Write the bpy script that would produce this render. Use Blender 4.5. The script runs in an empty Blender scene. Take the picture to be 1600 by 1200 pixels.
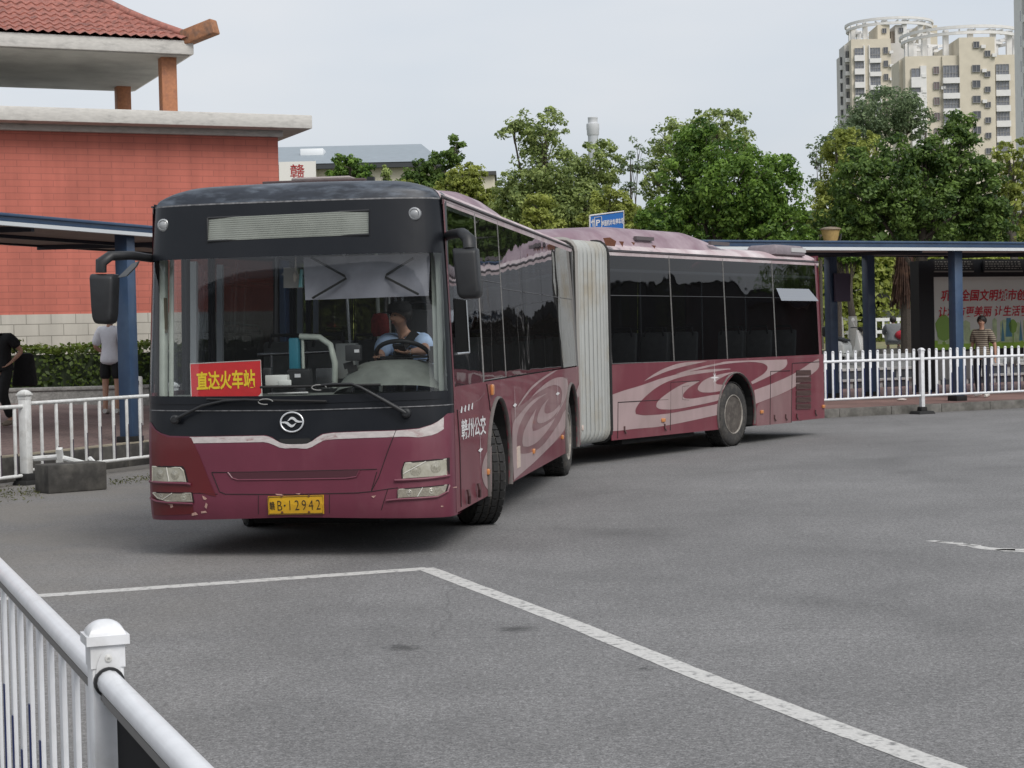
import bpy, bmesh, math, random
from mathutils import Vector, Matrix
from mathutils.geometry import tessellate_polygon
random.seed(7)
R = math.radians
SC = bpy.context.scene
COL = SC.collection

# ---------------------------------------------------------------- camera, world, sun, exposure
CAM_F, CAM_PITCH, CAM_ROLL, CAM_H = 2803.65, 0.0254, -0.0229, 1.7188   # focal length in pixels of a 1600 px wide picture
cp, sp, cr, sr = math.cos(CAM_PITCH), math.sin(CAM_PITCH), math.cos(CAM_ROLL), math.sin(CAM_ROLL)
FWD = Vector((0, cp, -sp)); _u = Vector((0, sp, cp)); _r = Vector((1, 0, 0))
RGT = cr*_r + sr*_u; UPV = -sr*_r + cr*_u
CPOS = Vector((0, 0, CAM_H))
cam = bpy.data.cameras.new('camera'); cam.sensor_width = 36; cam.lens = CAM_F/1600*36
cam.clip_start = 0.1; cam.clip_end = 3000
camo = bpy.data.objects.new('camera', cam); COL.objects.link(camo)
M3 = Matrix((RGT, UPV, -FWD)).transposed()
camo.matrix_world = Matrix.Translation(CPOS) @ M3.to_4x4()
SC.camera = camo

SUN_EL, SUN_AZ = 46, 148            # degrees; azimuth clockwise from +Y: behind the camera, to the right
w = bpy.data.worlds.new('World'); SC.world = w; w.use_nodes = True
nt = w.node_tree; nt.nodes.clear()
out = nt.nodes.new('ShaderNodeOutputWorld')
sky = nt.nodes.new('ShaderNodeTexSky'); sky.sky_type = 'NISHITA'; sky.sun_disc = False
sky.sun_elevation = R(SUN_EL); sky.sun_rotation = R(SUN_AZ); sky.dust_density = 4.0; sky.air_density = 1.0
hs = nt.nodes.new('ShaderNodeHueSaturation'); hs.inputs['Saturation'].default_value = 0.35
bg1 = nt.nodes.new('ShaderNodeBackground'); bg1.inputs[1].default_value = 0.05
nt.links.new(sky.outputs[0], hs.inputs['Color']); nt.links.new(hs.outputs[0], bg1.inputs[0])
# the overcast layer: soft bands of thin cloud
tc = nt.nodes.new('ShaderNodeTexCoord'); mp = nt.nodes.new('ShaderNodeMapping'); mp.inputs['Scale'].default_value = (1.2, 1.2, 3.5)
nz = nt.nodes.new('ShaderNodeTexNoise'); nz.inputs['Scale'].default_value = 2.3; nz.inputs['Detail'].default_value = 4; nz.inputs['Roughness'].default_value = .55
rp = nt.nodes.new('ShaderNodeValToRGB')
rp.color_ramp.elements[0].position = .3; rp.color_ramp.elements[0].color = (.60, .67, .755, 1)
rp.color_ramp.elements[1].position = .7; rp.color_ramp.elements[1].color = (.77, .785, .815, 1)
bg2 = nt.nodes.new('ShaderNodeBackground'); bg2.inputs[1].default_value = 0.76
add = nt.nodes.new('ShaderNodeAddShader')
nt.links.new(tc.outputs['Generated'], mp.inputs[0]); nt.links.new(mp.outputs[0], nz.inputs['Vector'])
nt.links.new(nz.outputs[0], rp.inputs[0]); nt.links.new(rp.outputs[0], bg2.inputs[0])
nt.links.new(bg1.outputs[0], add.inputs[0]); nt.links.new(bg2.outputs[0], add.inputs[1]); nt.links.new(add.outputs[0], out.inputs[0])

sl = bpy.data.lights.new('sun', 'SUN'); sl.energy = 1.9; sl.angle = R(30); sl.color = (1, .965, .92)
so = bpy.data.objects.new('sun', sl); COL.objects.link(so)
sd = Vector((math.sin(R(SUN_AZ))*math.cos(R(SUN_EL)), math.cos(R(SUN_AZ))*math.cos(R(SUN_EL)), math.sin(R(SUN_EL))))
so.rotation_euler = sd.to_track_quat('Z', 'Y').to_euler(); so.location = (0, -10, 30)
SC.view_settings.view_transform = 'Standard'; SC.view_settings.look = 'None'
SC.view_settings.exposure = 0.0; SC.view_settings.gamma = 1.0
SC.render.engine = 'CYCLES'; SC.cycles.max_bounces = 8; SC.cycles.transparent_max_bounces = 24
SC.cycles.use_denoising = True

def ray(px, py): return FWD + RGT*((px-800)/CAM_F) - UPV*((py-600)/CAM_F)
def gnd(px, py, z=0.0):
    d = ray(px, py); return CPOS + d*((z-CAM_H)/d.z)
def at(px, py, Y):
    d = ray(px, py); return CPOS + d*(Y/d.y)

# ---------------------------------------------------------------- materials
def srgb(r, g, b):
    f = lambda c: (c/255/12.92) if c <= 10 else ((c/255+.055)/1.055)**2.4
    return (f(r), f(g), f(b))
def mat(name, col, rough=.6, metal=0., var=0., scale=6., col2=None, lo=.35, hi=.65, bump=0., bscale=None, coat=0., spec=.5, stretch=None, detail=5, rvar=0.):
    """Principled surface; var darkens/lightens the colour by noise, col2 is mixed in where the noise passes lo..hi."""
    m = bpy.data.materials.new(name); m.use_nodes = True
    n, l = m.node_tree.nodes, m.node_tree.links
    b = n['Principled BSDF']; b.inputs['Roughness'].default_value = rough; b.inputs['Metallic'].default_value = metal
    b.inputs['Coat Weight'].default_value = coat; b.inputs['Specular IOR Level'].default_value = spec
    b.inputs['Base Color'].default_value = (*col, 1)
    if var or col2 or bump or rvar:
        t = n.new('ShaderNodeTexCoord'); mp = n.new('ShaderNodeMapping')
        if stretch: mp.inputs['Scale'].default_value = stretch
        z = n.new('ShaderNodeTexNoise'); z.inputs['Scale'].default_value = scale; z.inputs['Detail'].default_value = detail
        z.inputs['Roughness'].default_value = .62
        l.new(t.outputs['Object'], mp.inputs[0]); l.new(mp.outputs[0], z.inputs['Vector'])
        cs = None
        if col2:
            rp = n.new('ShaderNodeMapRange'); rp.inputs[1].default_value = lo; rp.inputs[2].default_value = hi
            l.new(z.outputs[0], rp.inputs[0])
            mx = n.new('ShaderNodeMix'); mx.data_type = 'RGBA'
            mx.inputs[6].default_value = (*col, 1); mx.inputs[7].default_value = (*col2, 1)
            l.new(rp.outputs[0], mx.inputs[0]); cs = mx.outputs[2]
        if var:
            z2 = n.new('ShaderNodeTexNoise'); z2.inputs['Scale'].default_value = scale*3.1; z2.inputs['Detail'].default_value = 4
            l.new(mp.outputs[0], z2.inputs['Vector'])
            mr = n.new('ShaderNodeMapRange'); mr.inputs[1].default_value = .3; mr.inputs[2].default_value = .7
            mr.inputs[3].default_value = 1-var; mr.inputs[4].default_value = 1+var
            l.new(z2.outputs[0], mr.inputs[0])
            hv = n.new('ShaderNodeHueSaturation'); l.new(mr.outputs[0], hv.inputs['Value'])
            if cs is None: hv.inputs['Color'].default_value = (*col, 1)
            else: l.new(cs, hv.inputs['Color'])
            cs = hv.outputs[0]
        if cs is not None: l.new(cs, b.inputs['Base Color'])
        if rvar:
            mr = n.new('ShaderNodeMapRange'); mr.inputs[3].default_value = max(.02, rough-rvar); mr.inputs[4].default_value = min(1, rough+rvar)
            l.new(z.outputs[0], mr.inputs[0]); l.new(mr.outputs[0], b.inputs['Roughness'])
        if bump:
            zb = n.new('ShaderNodeTexNoise'); zb.inputs['Scale'].default_value = bscale or scale*4; zb.inputs['Detail'].default_value = 3
            l.new(mp.outputs[0], zb.inputs['Vector'])
            bp = n.new('ShaderNodeBump'); bp.inputs['Strength'].default_value = bump; bp.inputs['Distance'].default_value = .02
            l.new(zb.outputs[0], bp.inputs['Height']); l.new(bp.outputs[0], b.inputs['Normal'])
    return m
def glass(name, tint, rough=.02, wave=0., wscale=1.5, refl=1.0, base=0.0, film=None, film_w=0.0):
    """A pane: tinted see-through plus a mirror share that grows at grazing angles; wave bends the mirror like toughened glass."""
    m = bpy.data.materials.new(name); m.use_nodes = True
    n, l = m.node_tree.nodes, m.node_tree.links; n.clear()
    o = n.new('ShaderNodeOutputMaterial'); tr = n.new('ShaderNodeBsdfTransparent'); tr.inputs[0].default_value = (*tint, 1)
    gl = n.new('ShaderNodeBsdfGlossy'); gl.inputs['Roughness'].default_value = rough; gl.inputs['Color'].default_value = (refl, refl, refl*1.02, 1)
    fr = n.new('ShaderNodeLayerWeight'); fr.inputs['Blend'].default_value = .5      # Facing = 1-|cos|, the same from both sides
    pw = n.new('ShaderNodeMath'); pw.operation = 'POWER'; pw.inputs[1].default_value = 5.0
    ad = n.new('ShaderNodeMath'); ad.operation = 'MULTIPLY_ADD'; ad.inputs[1].default_value = .95; ad.inputs[2].default_value = .043+base; ad.use_clamp = True
    mx = n.new('ShaderNodeMixShader')
    l.new(fr.outputs['Facing'], pw.inputs[0]); l.new(pw.outputs[0], ad.inputs[0]); l.new(ad.outputs[0], mx.inputs[0])
    src = tr.outputs[0]
    if film:                       # thin dust film on the pane
        df = n.new('ShaderNodeBsdfDiffuse'); df.inputs[0].default_value = (*film, 1)
        m2 = n.new('ShaderNodeMixShader'); m2.inputs[0].default_value = film_w
        l.new(tr.outputs[0], m2.inputs[1]); l.new(df.outputs[0], m2.inputs[2]); src = m2.outputs[0]
    l.new(src, mx.inputs[1]); l.new(gl.outputs[0], mx.inputs[2]); l.new(mx.outputs[0], o.inputs[0])
    if wave:
        t = n.new('ShaderNodeTexCoord'); z = n.new('ShaderNodeTexNoise'); z.inputs['Scale'].default_value = wscale; z.inputs['Detail'].default_value = 1.5
        bp = n.new('ShaderNodeBump'); bp.inputs['Strength'].default_value = 1.0; bp.inputs['Distance'].default_value = wave
        l.new(t.outputs['Object'], z.inputs['Vector']); l.new(z.outputs[0], bp.inputs['Height'])
        l.new(bp.outputs[0], gl.inputs['Normal'])
    return m
def brick_mat(name, c1, c2, mortar, bw, bh, rough=.7, msize=.012, rot=None, bump=.25, off=.5, axes='XZ', var=.1):
    """Bricks or tiles in the object's own coordinates; axes names the two object axes the courses run along."""
    m = bpy.data.materials.new(name); m.use_nodes = True
    n, l = m.node_tree.nodes, m.node_tree.links; b = n['Principled BSDF']; b.inputs['Roughness'].default_value = rough
    t = n.new('ShaderNodeTexCoord'); s = n.new('ShaderNodeSeparateXYZ'); c = n.new('ShaderNodeCombineXYZ')
    l.new(t.outputs['Object'], s.inputs[0])
    if axes == 'XZ':            # horizontal run = x+y so that side walls get courses too
        ad = n.new('ShaderNodeMath'); ad.operation = 'ADD'; l.new(s.outputs[0], ad.inputs[0]); l.new(s.outputs[1], ad.inputs[1])
        l.new(ad.outputs[0], c.inputs[0]); l.new(s.outputs[2], c.inputs[1])
    else:
        l.new(s.outputs[0], c.inputs[0]); l.new(s.outputs[1], c.inputs[1])
    bt = n.new('ShaderNodeTexBrick'); bt.inputs['Scale'].default_value = 1; bt.inputs['Mortar Size'].default_value = msize
    bt.inputs['Brick Width'].default_value = bw; bt.inputs['Row Height'].default_value = bh; bt.offset = off
    bt.inputs['Color1'].default_value = (*c1, 1); bt.inputs['Color2'].default_value = (*c2, 1); bt.inputs['Mortar'].default_value = (*mortar, 1)
    bt.inputs['Mortar Smooth'].default_value = .2
    l.new(c.outputs[0], bt.inputs['Vector'])
    z = n.new('ShaderNodeTexNoise'); z.inputs['Scale'].default_value = .8; z.inputs['Detail'].default_value = 8; l.new(t.outputs['Object'], z.inputs['Vector'])
    mr = n.new('ShaderNodeMapRange'); mr.inputs[1].default_value = .3; mr.inputs[2].default_value = .7; mr.inputs[3].default_value = 1-var; mr.inputs[4].default_value = 1+var
    hv = n.new('ShaderNodeHueSaturation'); l.new(z.outputs[0], mr.inputs[0]); l.new(mr.outputs[0], hv.inputs['Value'])
    # rain streaks and patchy wear
    m3 = n.new('ShaderNodeMapping'); m3.inputs['Scale'].default_value = (2.2, 2.2, .16); z3 = n.new('ShaderNodeTexNoise'); z3.inputs['Scale'].default_value = 1.1; z3.inputs['Detail'].default_value = 7; z3.inputs['Roughness'].default_value = .65
    l.new(t.outputs['Object'], m3.inputs[0]); l.new(m3.outputs[0], z3.inputs['Vector'])
    r3 = n.new('ShaderNodeMapRange'); r3.inputs[1].default_value = .35; r3.inputs[2].default_value = .65; r3.inputs[3].default_value = .88; r3.inputs[4].default_value = 1.08; l.new(z3.outputs[0], r3.inputs[0])
    mm = n.new('ShaderNodeMath'); mm.operation = 'MULTIPLY'; l.new(mr.outputs[0], mm.inputs[0]); l.new(r3.outputs[0], mm.inputs[1]); l.new(mm.outputs[0], hv.inputs['Value'])
    l.new(bt.outputs['Color'], hv.inputs['Color']); l.new(hv.outputs[0], b.inputs['Base Color'])
    bp = n.new('ShaderNodeBump'); bp.inputs['Strength'].default_value = bump; bp.inputs['Distance'].default_value = .01; bp.invert = True
    l.new(bt.outputs['Fac'], bp.inputs['Height']); l.new(bp.outputs[0], b.inputs['Normal'])
    return m

# ---------------------------------------------------------------- mesh helpers
class MB:
    """Collects shapes; build() makes ONE mesh object of them."""
    def __init__(s, xf=None): s.v = []; s.f = []; s.xf = xf
    def add(s, vs, fs):
        o = len(s.v)
        s.v += [tuple(s.xf @ Vector(p)) for p in vs] if s.xf else [tuple(p) for p in vs]
        s.f += [tuple(i+o for i in f) for f in fs]; return s
    def box(s, c, d, rz=0., rx=0., ry=0., taper=1.):
        m = Matrix.Translation(c) @ Matrix.Rotation(rz, 4, 'Z') @ Matrix.Rotation(ry, 4, 'Y') @ Matrix.Rotation(rx, 4, 'X')
        x, y, z = d[0]/2, d[1]/2, d[2]/2; k = taper
        vs = [(-x, -y, -z), (x, -y, -z), (x, y, -z), (-x, y, -z), (-x*k, -y*k, z), (x*k, -y*k, z), (x*k, y*k, z), (-x*k, y*k, z)]
        return s.add([m @ Vector(v) for v in vs], [(3, 2, 1, 0), (4, 5, 6, 7), (0, 1, 5, 4), (1, 2, 6, 5), (2, 3, 7, 6), (3, 0, 4, 7)])
    def span(s, a, b): return s.box([(a[i]+b[i])/2 for i in range(3)], [abs(b[i]-a[i]) for i in range(3)])
    def bar(s, p0, p1, wx, wy, up=(0, 0, 1)):
        p0, p1 = Vector(p0), Vector(p1); d = (p1-p0).normalized(); u = Vector(up)
        if abs(d.dot(u)) > .98: u = Vector((0, 1, 0))
        a = d.cross(u).normalized(); b = a.cross(d).normalized()
        vs = [p + a*i*wx/2 + b*j*wy/2 for p in (p0, p1) for i, j in ((-1, -1), (1, -1), (1, 1), (-1, 1))]
        return s.add(vs, [(3, 2, 1, 0), (4, 5, 6, 7), (0, 1, 5, 4), (1, 2, 6, 5), (2, 3, 7, 6), (3, 0, 4, 7)])
    def tube(s, pts, r, n=8, cap=True, flat=None):
        pts = [Vector(p) for p in pts]; rs = r if isinstance(r, (list, tuple)) else [r]*len(pts)
        vs = []; fs = []; prev = None
        for i, p in enumerate(pts):
            d = (pts[min(i+1, len(pts)-1)]-pts[max(i-1, 0)]).normalized()
            if prev is None:
                u = Vector((0, 0, 1)) if abs(d.z) < .9 else Vector((0, 1, 0)); a = d.cross(u).normalized()
            else: a = (prev - d*prev.dot(d)).normalized()
            prev = a; b = d.cross(a)
            for k in range(n):
                t = 2*math.pi*k/n; vs.append(p + a*math.cos(t)*rs[i] + b*math.sin(t)*rs[i]*(flat or 1))
        for i in range(len(pts)-1):
            for k in range(n):
                k2 = (k+1) % n; fs.append((i*n+k, i*n+k2, (i+1)*n+k2, (i+1)*n+k))
        if cap: fs.append(tuple(range(n-1, -1, -1))); fs.append(tuple((len(pts)-1)*n+k for k in range(n)))
        return s.add(vs, fs)
    def lathe(s, prof, c=(0, 0, 0), axis='Z', n=24, rot=None, caps=True):
        """prof: list of (radius, height)."""
        vs = []; fs = []
        for r, h in prof:
            for k in range(n):
                t = 2*math.pi*k/n; x, y = r*math.cos(t), r*math.sin(t)
                p = Vector({'Z': (x, y, h), 'X': (h, x, y), 'Y': (x, h, y)}[axis])
                if rot: p = rot @ p
                vs.append(Vector(c)+p)
        for i in range(len(prof)-1):
            for k in range(n):
                k2 = (k+1) % n; fs.append((i*n+k, i*n+k2, (i+1)*n+k2, (i+1)*n+k))
        if caps and prof[0][0] > 1e-6: fs.append(tuple(range(n-1, -1, -1)))
        if caps and prof[-1][0] > 1e-6: fs.append(tuple((len(prof)-1)*n+k for k in range(n)))
        return s.add(vs, fs)
    def grid(s, fn, us, vs_):
        vs = [fn(u, v) for v in vs_ for u in us]; nu = len(us)
        return s.add(vs, [(j*nu+i, j*nu+i+1, (j+1)*nu+i+1, (j+1)*nu+i) for j in range(len(vs_)-1) for i in range(nu-1)])
    def ball(s, c, r, nu=12, nv=8):
        r = r if isinstance(r, (tuple, list)) else (r, r, r); c = Vector(c); vs = [c+Vector((0, 0, r[2]))]; fs = []
        for j in range(1, nv):
            a = math.pi*j/nv
            for i in range(nu):
                t = 2*math.pi*i/nu; vs.append(c+Vector((r[0]*math.sin(a)*math.cos(t), r[1]*math.sin(a)*math.sin(t), r[2]*math.cos(a))))
        vs.append(c-Vector((0, 0, r[2])))
        for i in range(nu):
            fs.append((0, 1+i, 1+(i+1) % nu)); L = len(vs)-1; fs.append((L, L-nu+(i+1) % nu, L-nu+i))
        for j in range(nv-2):
            for i in range(nu):
                a = 1+j*nu+i; b = 1+j*nu+(i+1) % nu; fs.append((a, a+nu, b+nu, b))
        return s.add(vs, fs)
    def sheet(s, poly, fn, maxlen=0., thick=0., dirv=None):
        """A flat outline (u, v) laid on the surface fn(u, v) -> point; subdivided to follow curves; thick > 0 gives it a back (fn(u,v,off))."""
        bm = bmesh.new(); vs = [bm.verts.new((p[0], p[1], 0)) for p in poly]; f = bm.faces.new(vs)
        bm.normal_update(); bmesh.ops.triangulate(bm, faces=[f], ngon_method='EAR_CLIP')
        if maxlen:
            for _ in range(7):
                lg = [e for e in bm.edges if e.calc_length() > maxlen]
                if not lg: break
                bmesh.ops.subdivide_edges(bm, edges=lg, cuts=1)
                bm.normal_update(); bmesh.ops.triangulate(bm, faces=bm.faces[:])
        bm.normal_update(); bm.verts.index_update()
        pts = [(v.co.x, v.co.y) for v in bm.verts]; fs = [tuple(v.index for v in f.verts) for f in bm.faces]
        if not thick: s.add([fn(*p) for p in pts], fs)
        else:
            n = len(pts); be = [tuple(v.index for v in e.verts) for e in bm.edges if e.is_boundary]
            s.add([fn(*p) for p in pts]+[fn(*p, thick) for p in pts], fs+[tuple(i+n for i in f[::-1]) for f in fs]+[(a, b, b+n, a+n) for a, b in be])
        bm.free(); return s
    def prism(s, poly, fn0, fn1):
        n = len(poly); a = [fn0(*p) for p in poly]; b = [fn1(*p) for p in poly]
        tri = tessellate_polygon([[Vector((p[0], p[1], 0)) for p in poly]])
        return s.add(a+b, [tuple(t) for t in tri]+[tuple(i+n for i in t[::-1]) for t in tri]+[(i, (i+1) % n, (i+1) % n+n, i+n) for i in range(n)])
    def build(s, name, m, parent=None, smooth=None, bevel=0., seg=2, label=None, weld=False):
        me = bpy.data.meshes.new(name); me.from_pydata(s.v, [], s.f); me.validate()
        bm = bmesh.new(); bm.from_mesh(me)
        if weld: bmesh.ops.remove_doubles(bm, verts=bm.verts[:], dist=1e-4)
        bmesh.ops.recalc_face_normals(bm, faces=bm.faces[:])
        if bevel:
            es = [e for e in bm.edges if len(e.link_faces) == 2 and e.calc_face_angle(0) > .5]
            bmesh.ops.bevel(bm, geom=es, offset=bevel, offset_type='OFFSET', segments=seg, affect='EDGES', profile=.5, clamp_overlap=True)
        bm.to_mesh(me); bm.free()
        if smooth is None and bevel: smooth = 40
        if smooth:
            me.polygons.foreach_set('use_smooth', [True]*len(me.polygons))
            if smooth < 180: me.set_sharp_from_angle(angle=R(smooth))
        me.materials.append(m); o = bpy.data.objects.new(name, me); COL.objects.link(o)
        if parent is not None: o.parent = parent
        if label: o['label'] = label
        return o
def tag(o, label=None, cat=None, group=None, kind=None):
    for k, v in (('label', label), ('category', cat), ('group', group), ('kind', kind)):
        if v: o[k] = v
    return o
def thing(name, label, cat, loc=(0, 0, 0), rz=0., group=None):
    o = bpy.data.objects.new(name, None); o.empty_display_size = .2; COL.objects.link(o)
    o.location = loc; o.rotation_euler = (0, 0, rz); return tag(o, label, cat, group)
def kids(o): return [c for c in bpy.data.objects if c.parent == o]
def copy_tree(o, parent=None):
    c = o.copy(); COL.objects.link(c)
    if parent is not None: c.parent = parent
    for ch in kids(o): copy_tree(ch, c)
    return c
def text_mb(mb, txt, size, fn, bold=.0, sx=1., align='CENTER', shear=0.):
    """Letters as a mesh; fn(u, v) puts text coordinates (metres, origin at the text's middle) onto a surface."""
    c = bpy.data.curves.new('t', 'FONT'); c.body = txt; c.size = 1; c.offset = bold; c.resolution_u = 3; c.shear = shear
    o = bpy.data.objects.new('t', c); COL.objects.link(o)
    dg = bpy.context.evaluated_depsgraph_get(); dg.update()
    me = bpy.data.meshes.new_from_object(o.evaluated_get(dg))
    xs = [v.co.x for v in me.vertices]; ys = [v.co.y for v in me.vertices]
    cx, cy = (min(xs)+max(xs))/2, (min(ys)+max(ys))/2
    if align == 'LEFT': cx = min(xs)
    mb.add([fn((v.co.x-cx)*size*sx, (v.co.y-cy)*size) for v in me.vertices], [tuple(p.vertices) for p in me.polygons])
    bpy.data.objects.remove(o); bpy.data.curves.remove(c); bpy.data.meshes.remove(me); return mb
def lerp(a, b, t): return a+(b-a)*t
def interp(x, xs, ys):
    if x <= xs[0]: return ys[0]
    for i in range(len(xs)-1):
        if x <= xs[i+1]: return lerp(ys[i], ys[i+1], (x-xs[i])/(xs[i+1]-xs[i]))
    return ys[-1]
def skin(name, m, parent, nodes, edges, root, sub=2, smooth=True, label=None):
    """One continuous body or garment grown from connected joints: nodes {name: (x, y, z, radius[, radius2])}."""
    ks = list(nodes); me = bpy.data.meshes.new(name)
    me.from_pydata([nodes[k][:3] for k in ks], [(ks.index(a), ks.index(b)) for a, b in edges], [])
    o = bpy.data.objects.new(name, me); COL.objects.link(o)
    sk = o.modifiers.new('Skin', 'SKIN'); sk.use_smooth_shade = True; sk.branch_smoothing = .5
    sv = me.skin_vertices[0].data
    for i, k in enumerate(ks):
        n = nodes[k]; sv[i].radius = (n[3], n[4] if len(n) > 4 else n[3]); sv[i].use_root = (k == root)
    sb = o.modifiers.new('Sub', 'SUBSURF'); sb.levels = sub; sb.render_levels = sub
    dg = bpy.context.evaluated_depsgraph_get(); dg.update()
    m2 = bpy.data.meshes.new_from_object(o.evaluated_get(dg)); m2.name = name
    o.modifiers.clear(); o.data = m2; m2.materials.clear(); m2.materials.append(m)
    m2.polygons.foreach_set('use_smooth', [True]*len(m2.polygons))
    if parent is not None: o.parent = parent
    if label: o['label'] = label
    return o
import numpy as np
class Frame:
    """A ground frame turned by rz about Z: local x runs along a kerb or wall, local y away from the road."""
    def __init__(s, o, rz): s.o = Vector(o); s.rz = rz; s.m = Matrix.Translation(s.o) @ Matrix.Rotation(rz, 4, 'Z'); s.i = s.m.inverted()
    def W(s, x, y, z=0.): return s.m @ Vector((x, y, z))
    def pd(s, px, py, d):                 # pixel -> (x, z) on the plane local y = d
        a = s.i @ CPOS; b = s.i.to_3x3() @ ray(px, py); t = (d-a.y)/b.y; p = a+b*t; return p.x, p.z
    def pz(s, px, py, z):                 # pixel -> (x, y) on the plane local z = z
        a = s.i @ CPOS; b = s.i.to_3x3() @ ray(px, py); t = (z-a.z)/b.z; p = a+b*t; return p.x, p.y
RF = Frame((6.2, 35.56, 0), math.atan2(.47, .883))       # right kerb
LF = Frame((-6.66, 22.99, 0), math.atan2(.927, .375))    # left kerb; local y>0 is the platform
WF = Frame((-5.14, 40.5, 0), R(24))                      # brick building, origin at its right corner; it runs to local -x

# ---- ground materials
def asphalt_mat():
    m = bpy.data.materials.new('asphalt'); m.use_nodes = True
    n, l = m.node_tree.nodes, m.node_tree.links; b = n['Principled BSDF']; b.inputs['Roughness'].default_value = .85
    t = n.new('ShaderNodeTexCoord')
    def noise(sc, det=2, rough=.5):
        z = n.new('ShaderNodeTexNoise'); z.inputs['Scale'].default_value = sc; z.inputs['Detail'].default_value = det; z.inputs['Roughness'].default_value = rough
        l.new(t.outputs['Object'], z.inputs['Vector']); return z.outputs[0]
    def mr(s, a, b_, c, d):
        x = n.new('ShaderNodeMapRange'); x.inputs[1].default_value = a; x.inputs[2].default_value = b_; x.inputs[3].default_value = c; x.inputs[4].default_value = d
        l.new(s, x.inputs[0]); return x.outputs[0]
    def math_(op, a, b_):
        x = n.new('ShaderNodeMath'); x.operation = op
        for i, v in enumerate((a, b_)):
            if isinstance(v, (int, float)): x.inputs[i].default_value = v
            else: l.new(v, x.inputs[i])
        return x.outputs[0]
    g = mr(noise(95, 3, .7), .33, .67, .42, 1.58)              # aggregate grains
    g2 = mr(noise(38, 2), .35, .65, .74, 1.26)
    big = mr(noise(.28, 6, .6), .3, .7, .80, 1.16)             # worn lanes and patches
    mid = mr(noise(2.2, 5, .6), .3, .7, .92, 1.08)
    g3 = mr(noise(15, 3, .7), .33, .67, .86, 1.14)
    v = math_('MULTIPLY', math_('MULTIPLY', math_('MULTIPLY', g, g3), g2), math_('MULTIPLY', big, mid))
    # pale chips
    chips = mr(noise(70, 1), .68, .74, 0, .55); v = math_('ADD', v, chips)
    # hairline cracks
    vo = n.new('ShaderNodeTexVoronoi'); vo.feature = 'DISTANCE_TO_EDGE'; vo.inputs['Scale'].default_value = .22
    wp = n.new('ShaderNodeTexNoise'); wp.inputs['Scale'].default_value = 1.3; wp.inputs['Detail'].default_value = 6
    mx = n.new('ShaderNodeMix'); mx.data_type = 'VECTOR'; mx.inputs[0].default_value = .25
    l.new(t.outputs['Object'], wp.inputs['Vector']); l.new(t.outputs['Object'], mx.inputs[4]); l.new(wp.outputs['Color'], mx.inputs[5]); l.new(mx.outputs[1], vo.inputs['Vector'])
    crack = mr(vo.outputs['Distance'], .0, .0022, .72, 1.0)
    gate = mr(noise(.16, 1), .48, .56, 0, 1)
    crack = math_('ADD', math_('MULTIPLY', math_('SUBTRACT', crack, 1.0), gate), 1.0)
    v = math_('MULTIPLY', v, crack)
    # darker drips and worn tyre arcs of turning buses
    v = math_('MULTIPLY', v, mr(noise(1.25, 5, .6), .62, .76, 1.0, .87))
    for cx_, cy_, rr_ in ((13, 12, 12.2), (13, 12, 14.4), (-9, 4, 13.0), (-9, 4, 15.1), (16, 22, 11.0)):
        vd = n.new('ShaderNodeVectorMath'); vd.operation = 'DISTANCE'; vd.inputs[1].default_value = (cx_, cy_, 0); l.new(t.outputs['Object'], vd.inputs[0])
        dd = math_('ABSOLUTE', math_('SUBTRACT', math_('ADD', vd.outputs['Value'], mr(noise(.35, 2), .2, .8, -.5, .5)), rr_), 0)
        bnd = mr(dd, .10, .42, 1, 0); bnd = math_('MULTIPLY', bnd, mr(noise(.5, 4, .6), .42, .62, 0, .12))
        v = math_('MULTIPLY', v, math_('SUBTRACT', 1.0, bnd))
    # two oil drips
    for px, py, r in ((630, 1012, .11), (806, 983, .12), (1010, 1045, .05)):
        c = gnd(px, py); vd = n.new('ShaderNodeVectorMath'); vd.operation = 'DISTANCE'; vd.inputs[1].default_value = c
        sc = n.new('ShaderNodeVectorMath'); sc.operation = 'ADD'; l.new(t.outputs['Object'], sc.inputs[0])
        wz_ = n.new('ShaderNodeTexNoise'); wz_.inputs['Scale'].default_value = 14; l.new(t.outputs['Object'], wz_.inputs['Vector'])
        l.new(t.outputs['Object'], vd.inputs[0])
        dd = math_('ADD', vd.outputs['Value'], mr(wz_.outputs[0], .2, .8, -.07, .07))
        v = math_('MULTIPLY', v, mr(dd, r*.3, r*1.25, .42, 1.0))
    mul = n.new('ShaderNodeVectorMath'); mul.operation = 'SCALE'; mul.inputs[0].default_value = (.175, .172, .171)
    l.new(v, mul.inputs['Scale'])
    dust = n.new('ShaderNodeMix'); dust.data_type = 'RGBA'; dust.inputs[7].default_value = (.235, .215, .185, 1)
    l.new(mul.outputs[0], dust.inputs[6])
    # sandy dust gathers at the left by the railings
    sx = n.new('ShaderNodeSeparateXYZ'); l.new(t.outputs['Object'], sx.inputs[0])
    dl = math_('MULTIPLY', mr(sx.outputs[0], -1.0, -4.5, 0, .5), mr(noise(.7, 6, .65), .35, .6, .2, 1)); l.new(dl, dust.inputs[0])
    l.new(dust.outputs[2], b.inputs['Base Color'])
    bp = n.new('ShaderNodeBump'); bp.inputs['Strength'].default_value = .35; bp.inputs['Distance'].default_value = .006
    l.new(noise(95, 3, .7), bp.inputs['Height']); l.new(bp.outputs[0], b.inputs['Normal'])
    return m
ASPH = asphalt_mat()
EARTH = mat('earth', (.13, .13, .10), .95, var=.2, scale=.3, col2=(.07, .10, .04))
MARK = mat('road_paint', (.52, .51, .49), .8, scale=16, col2=(.19, .187, .185), lo=.52, hi=.66, var=.12, detail=9)
KERB = mat('kerb_stone', (.23, .22, .20), .85, var=.22, scale=3, col2=(.14, .135, .12), lo=.42, hi=.62)
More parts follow.
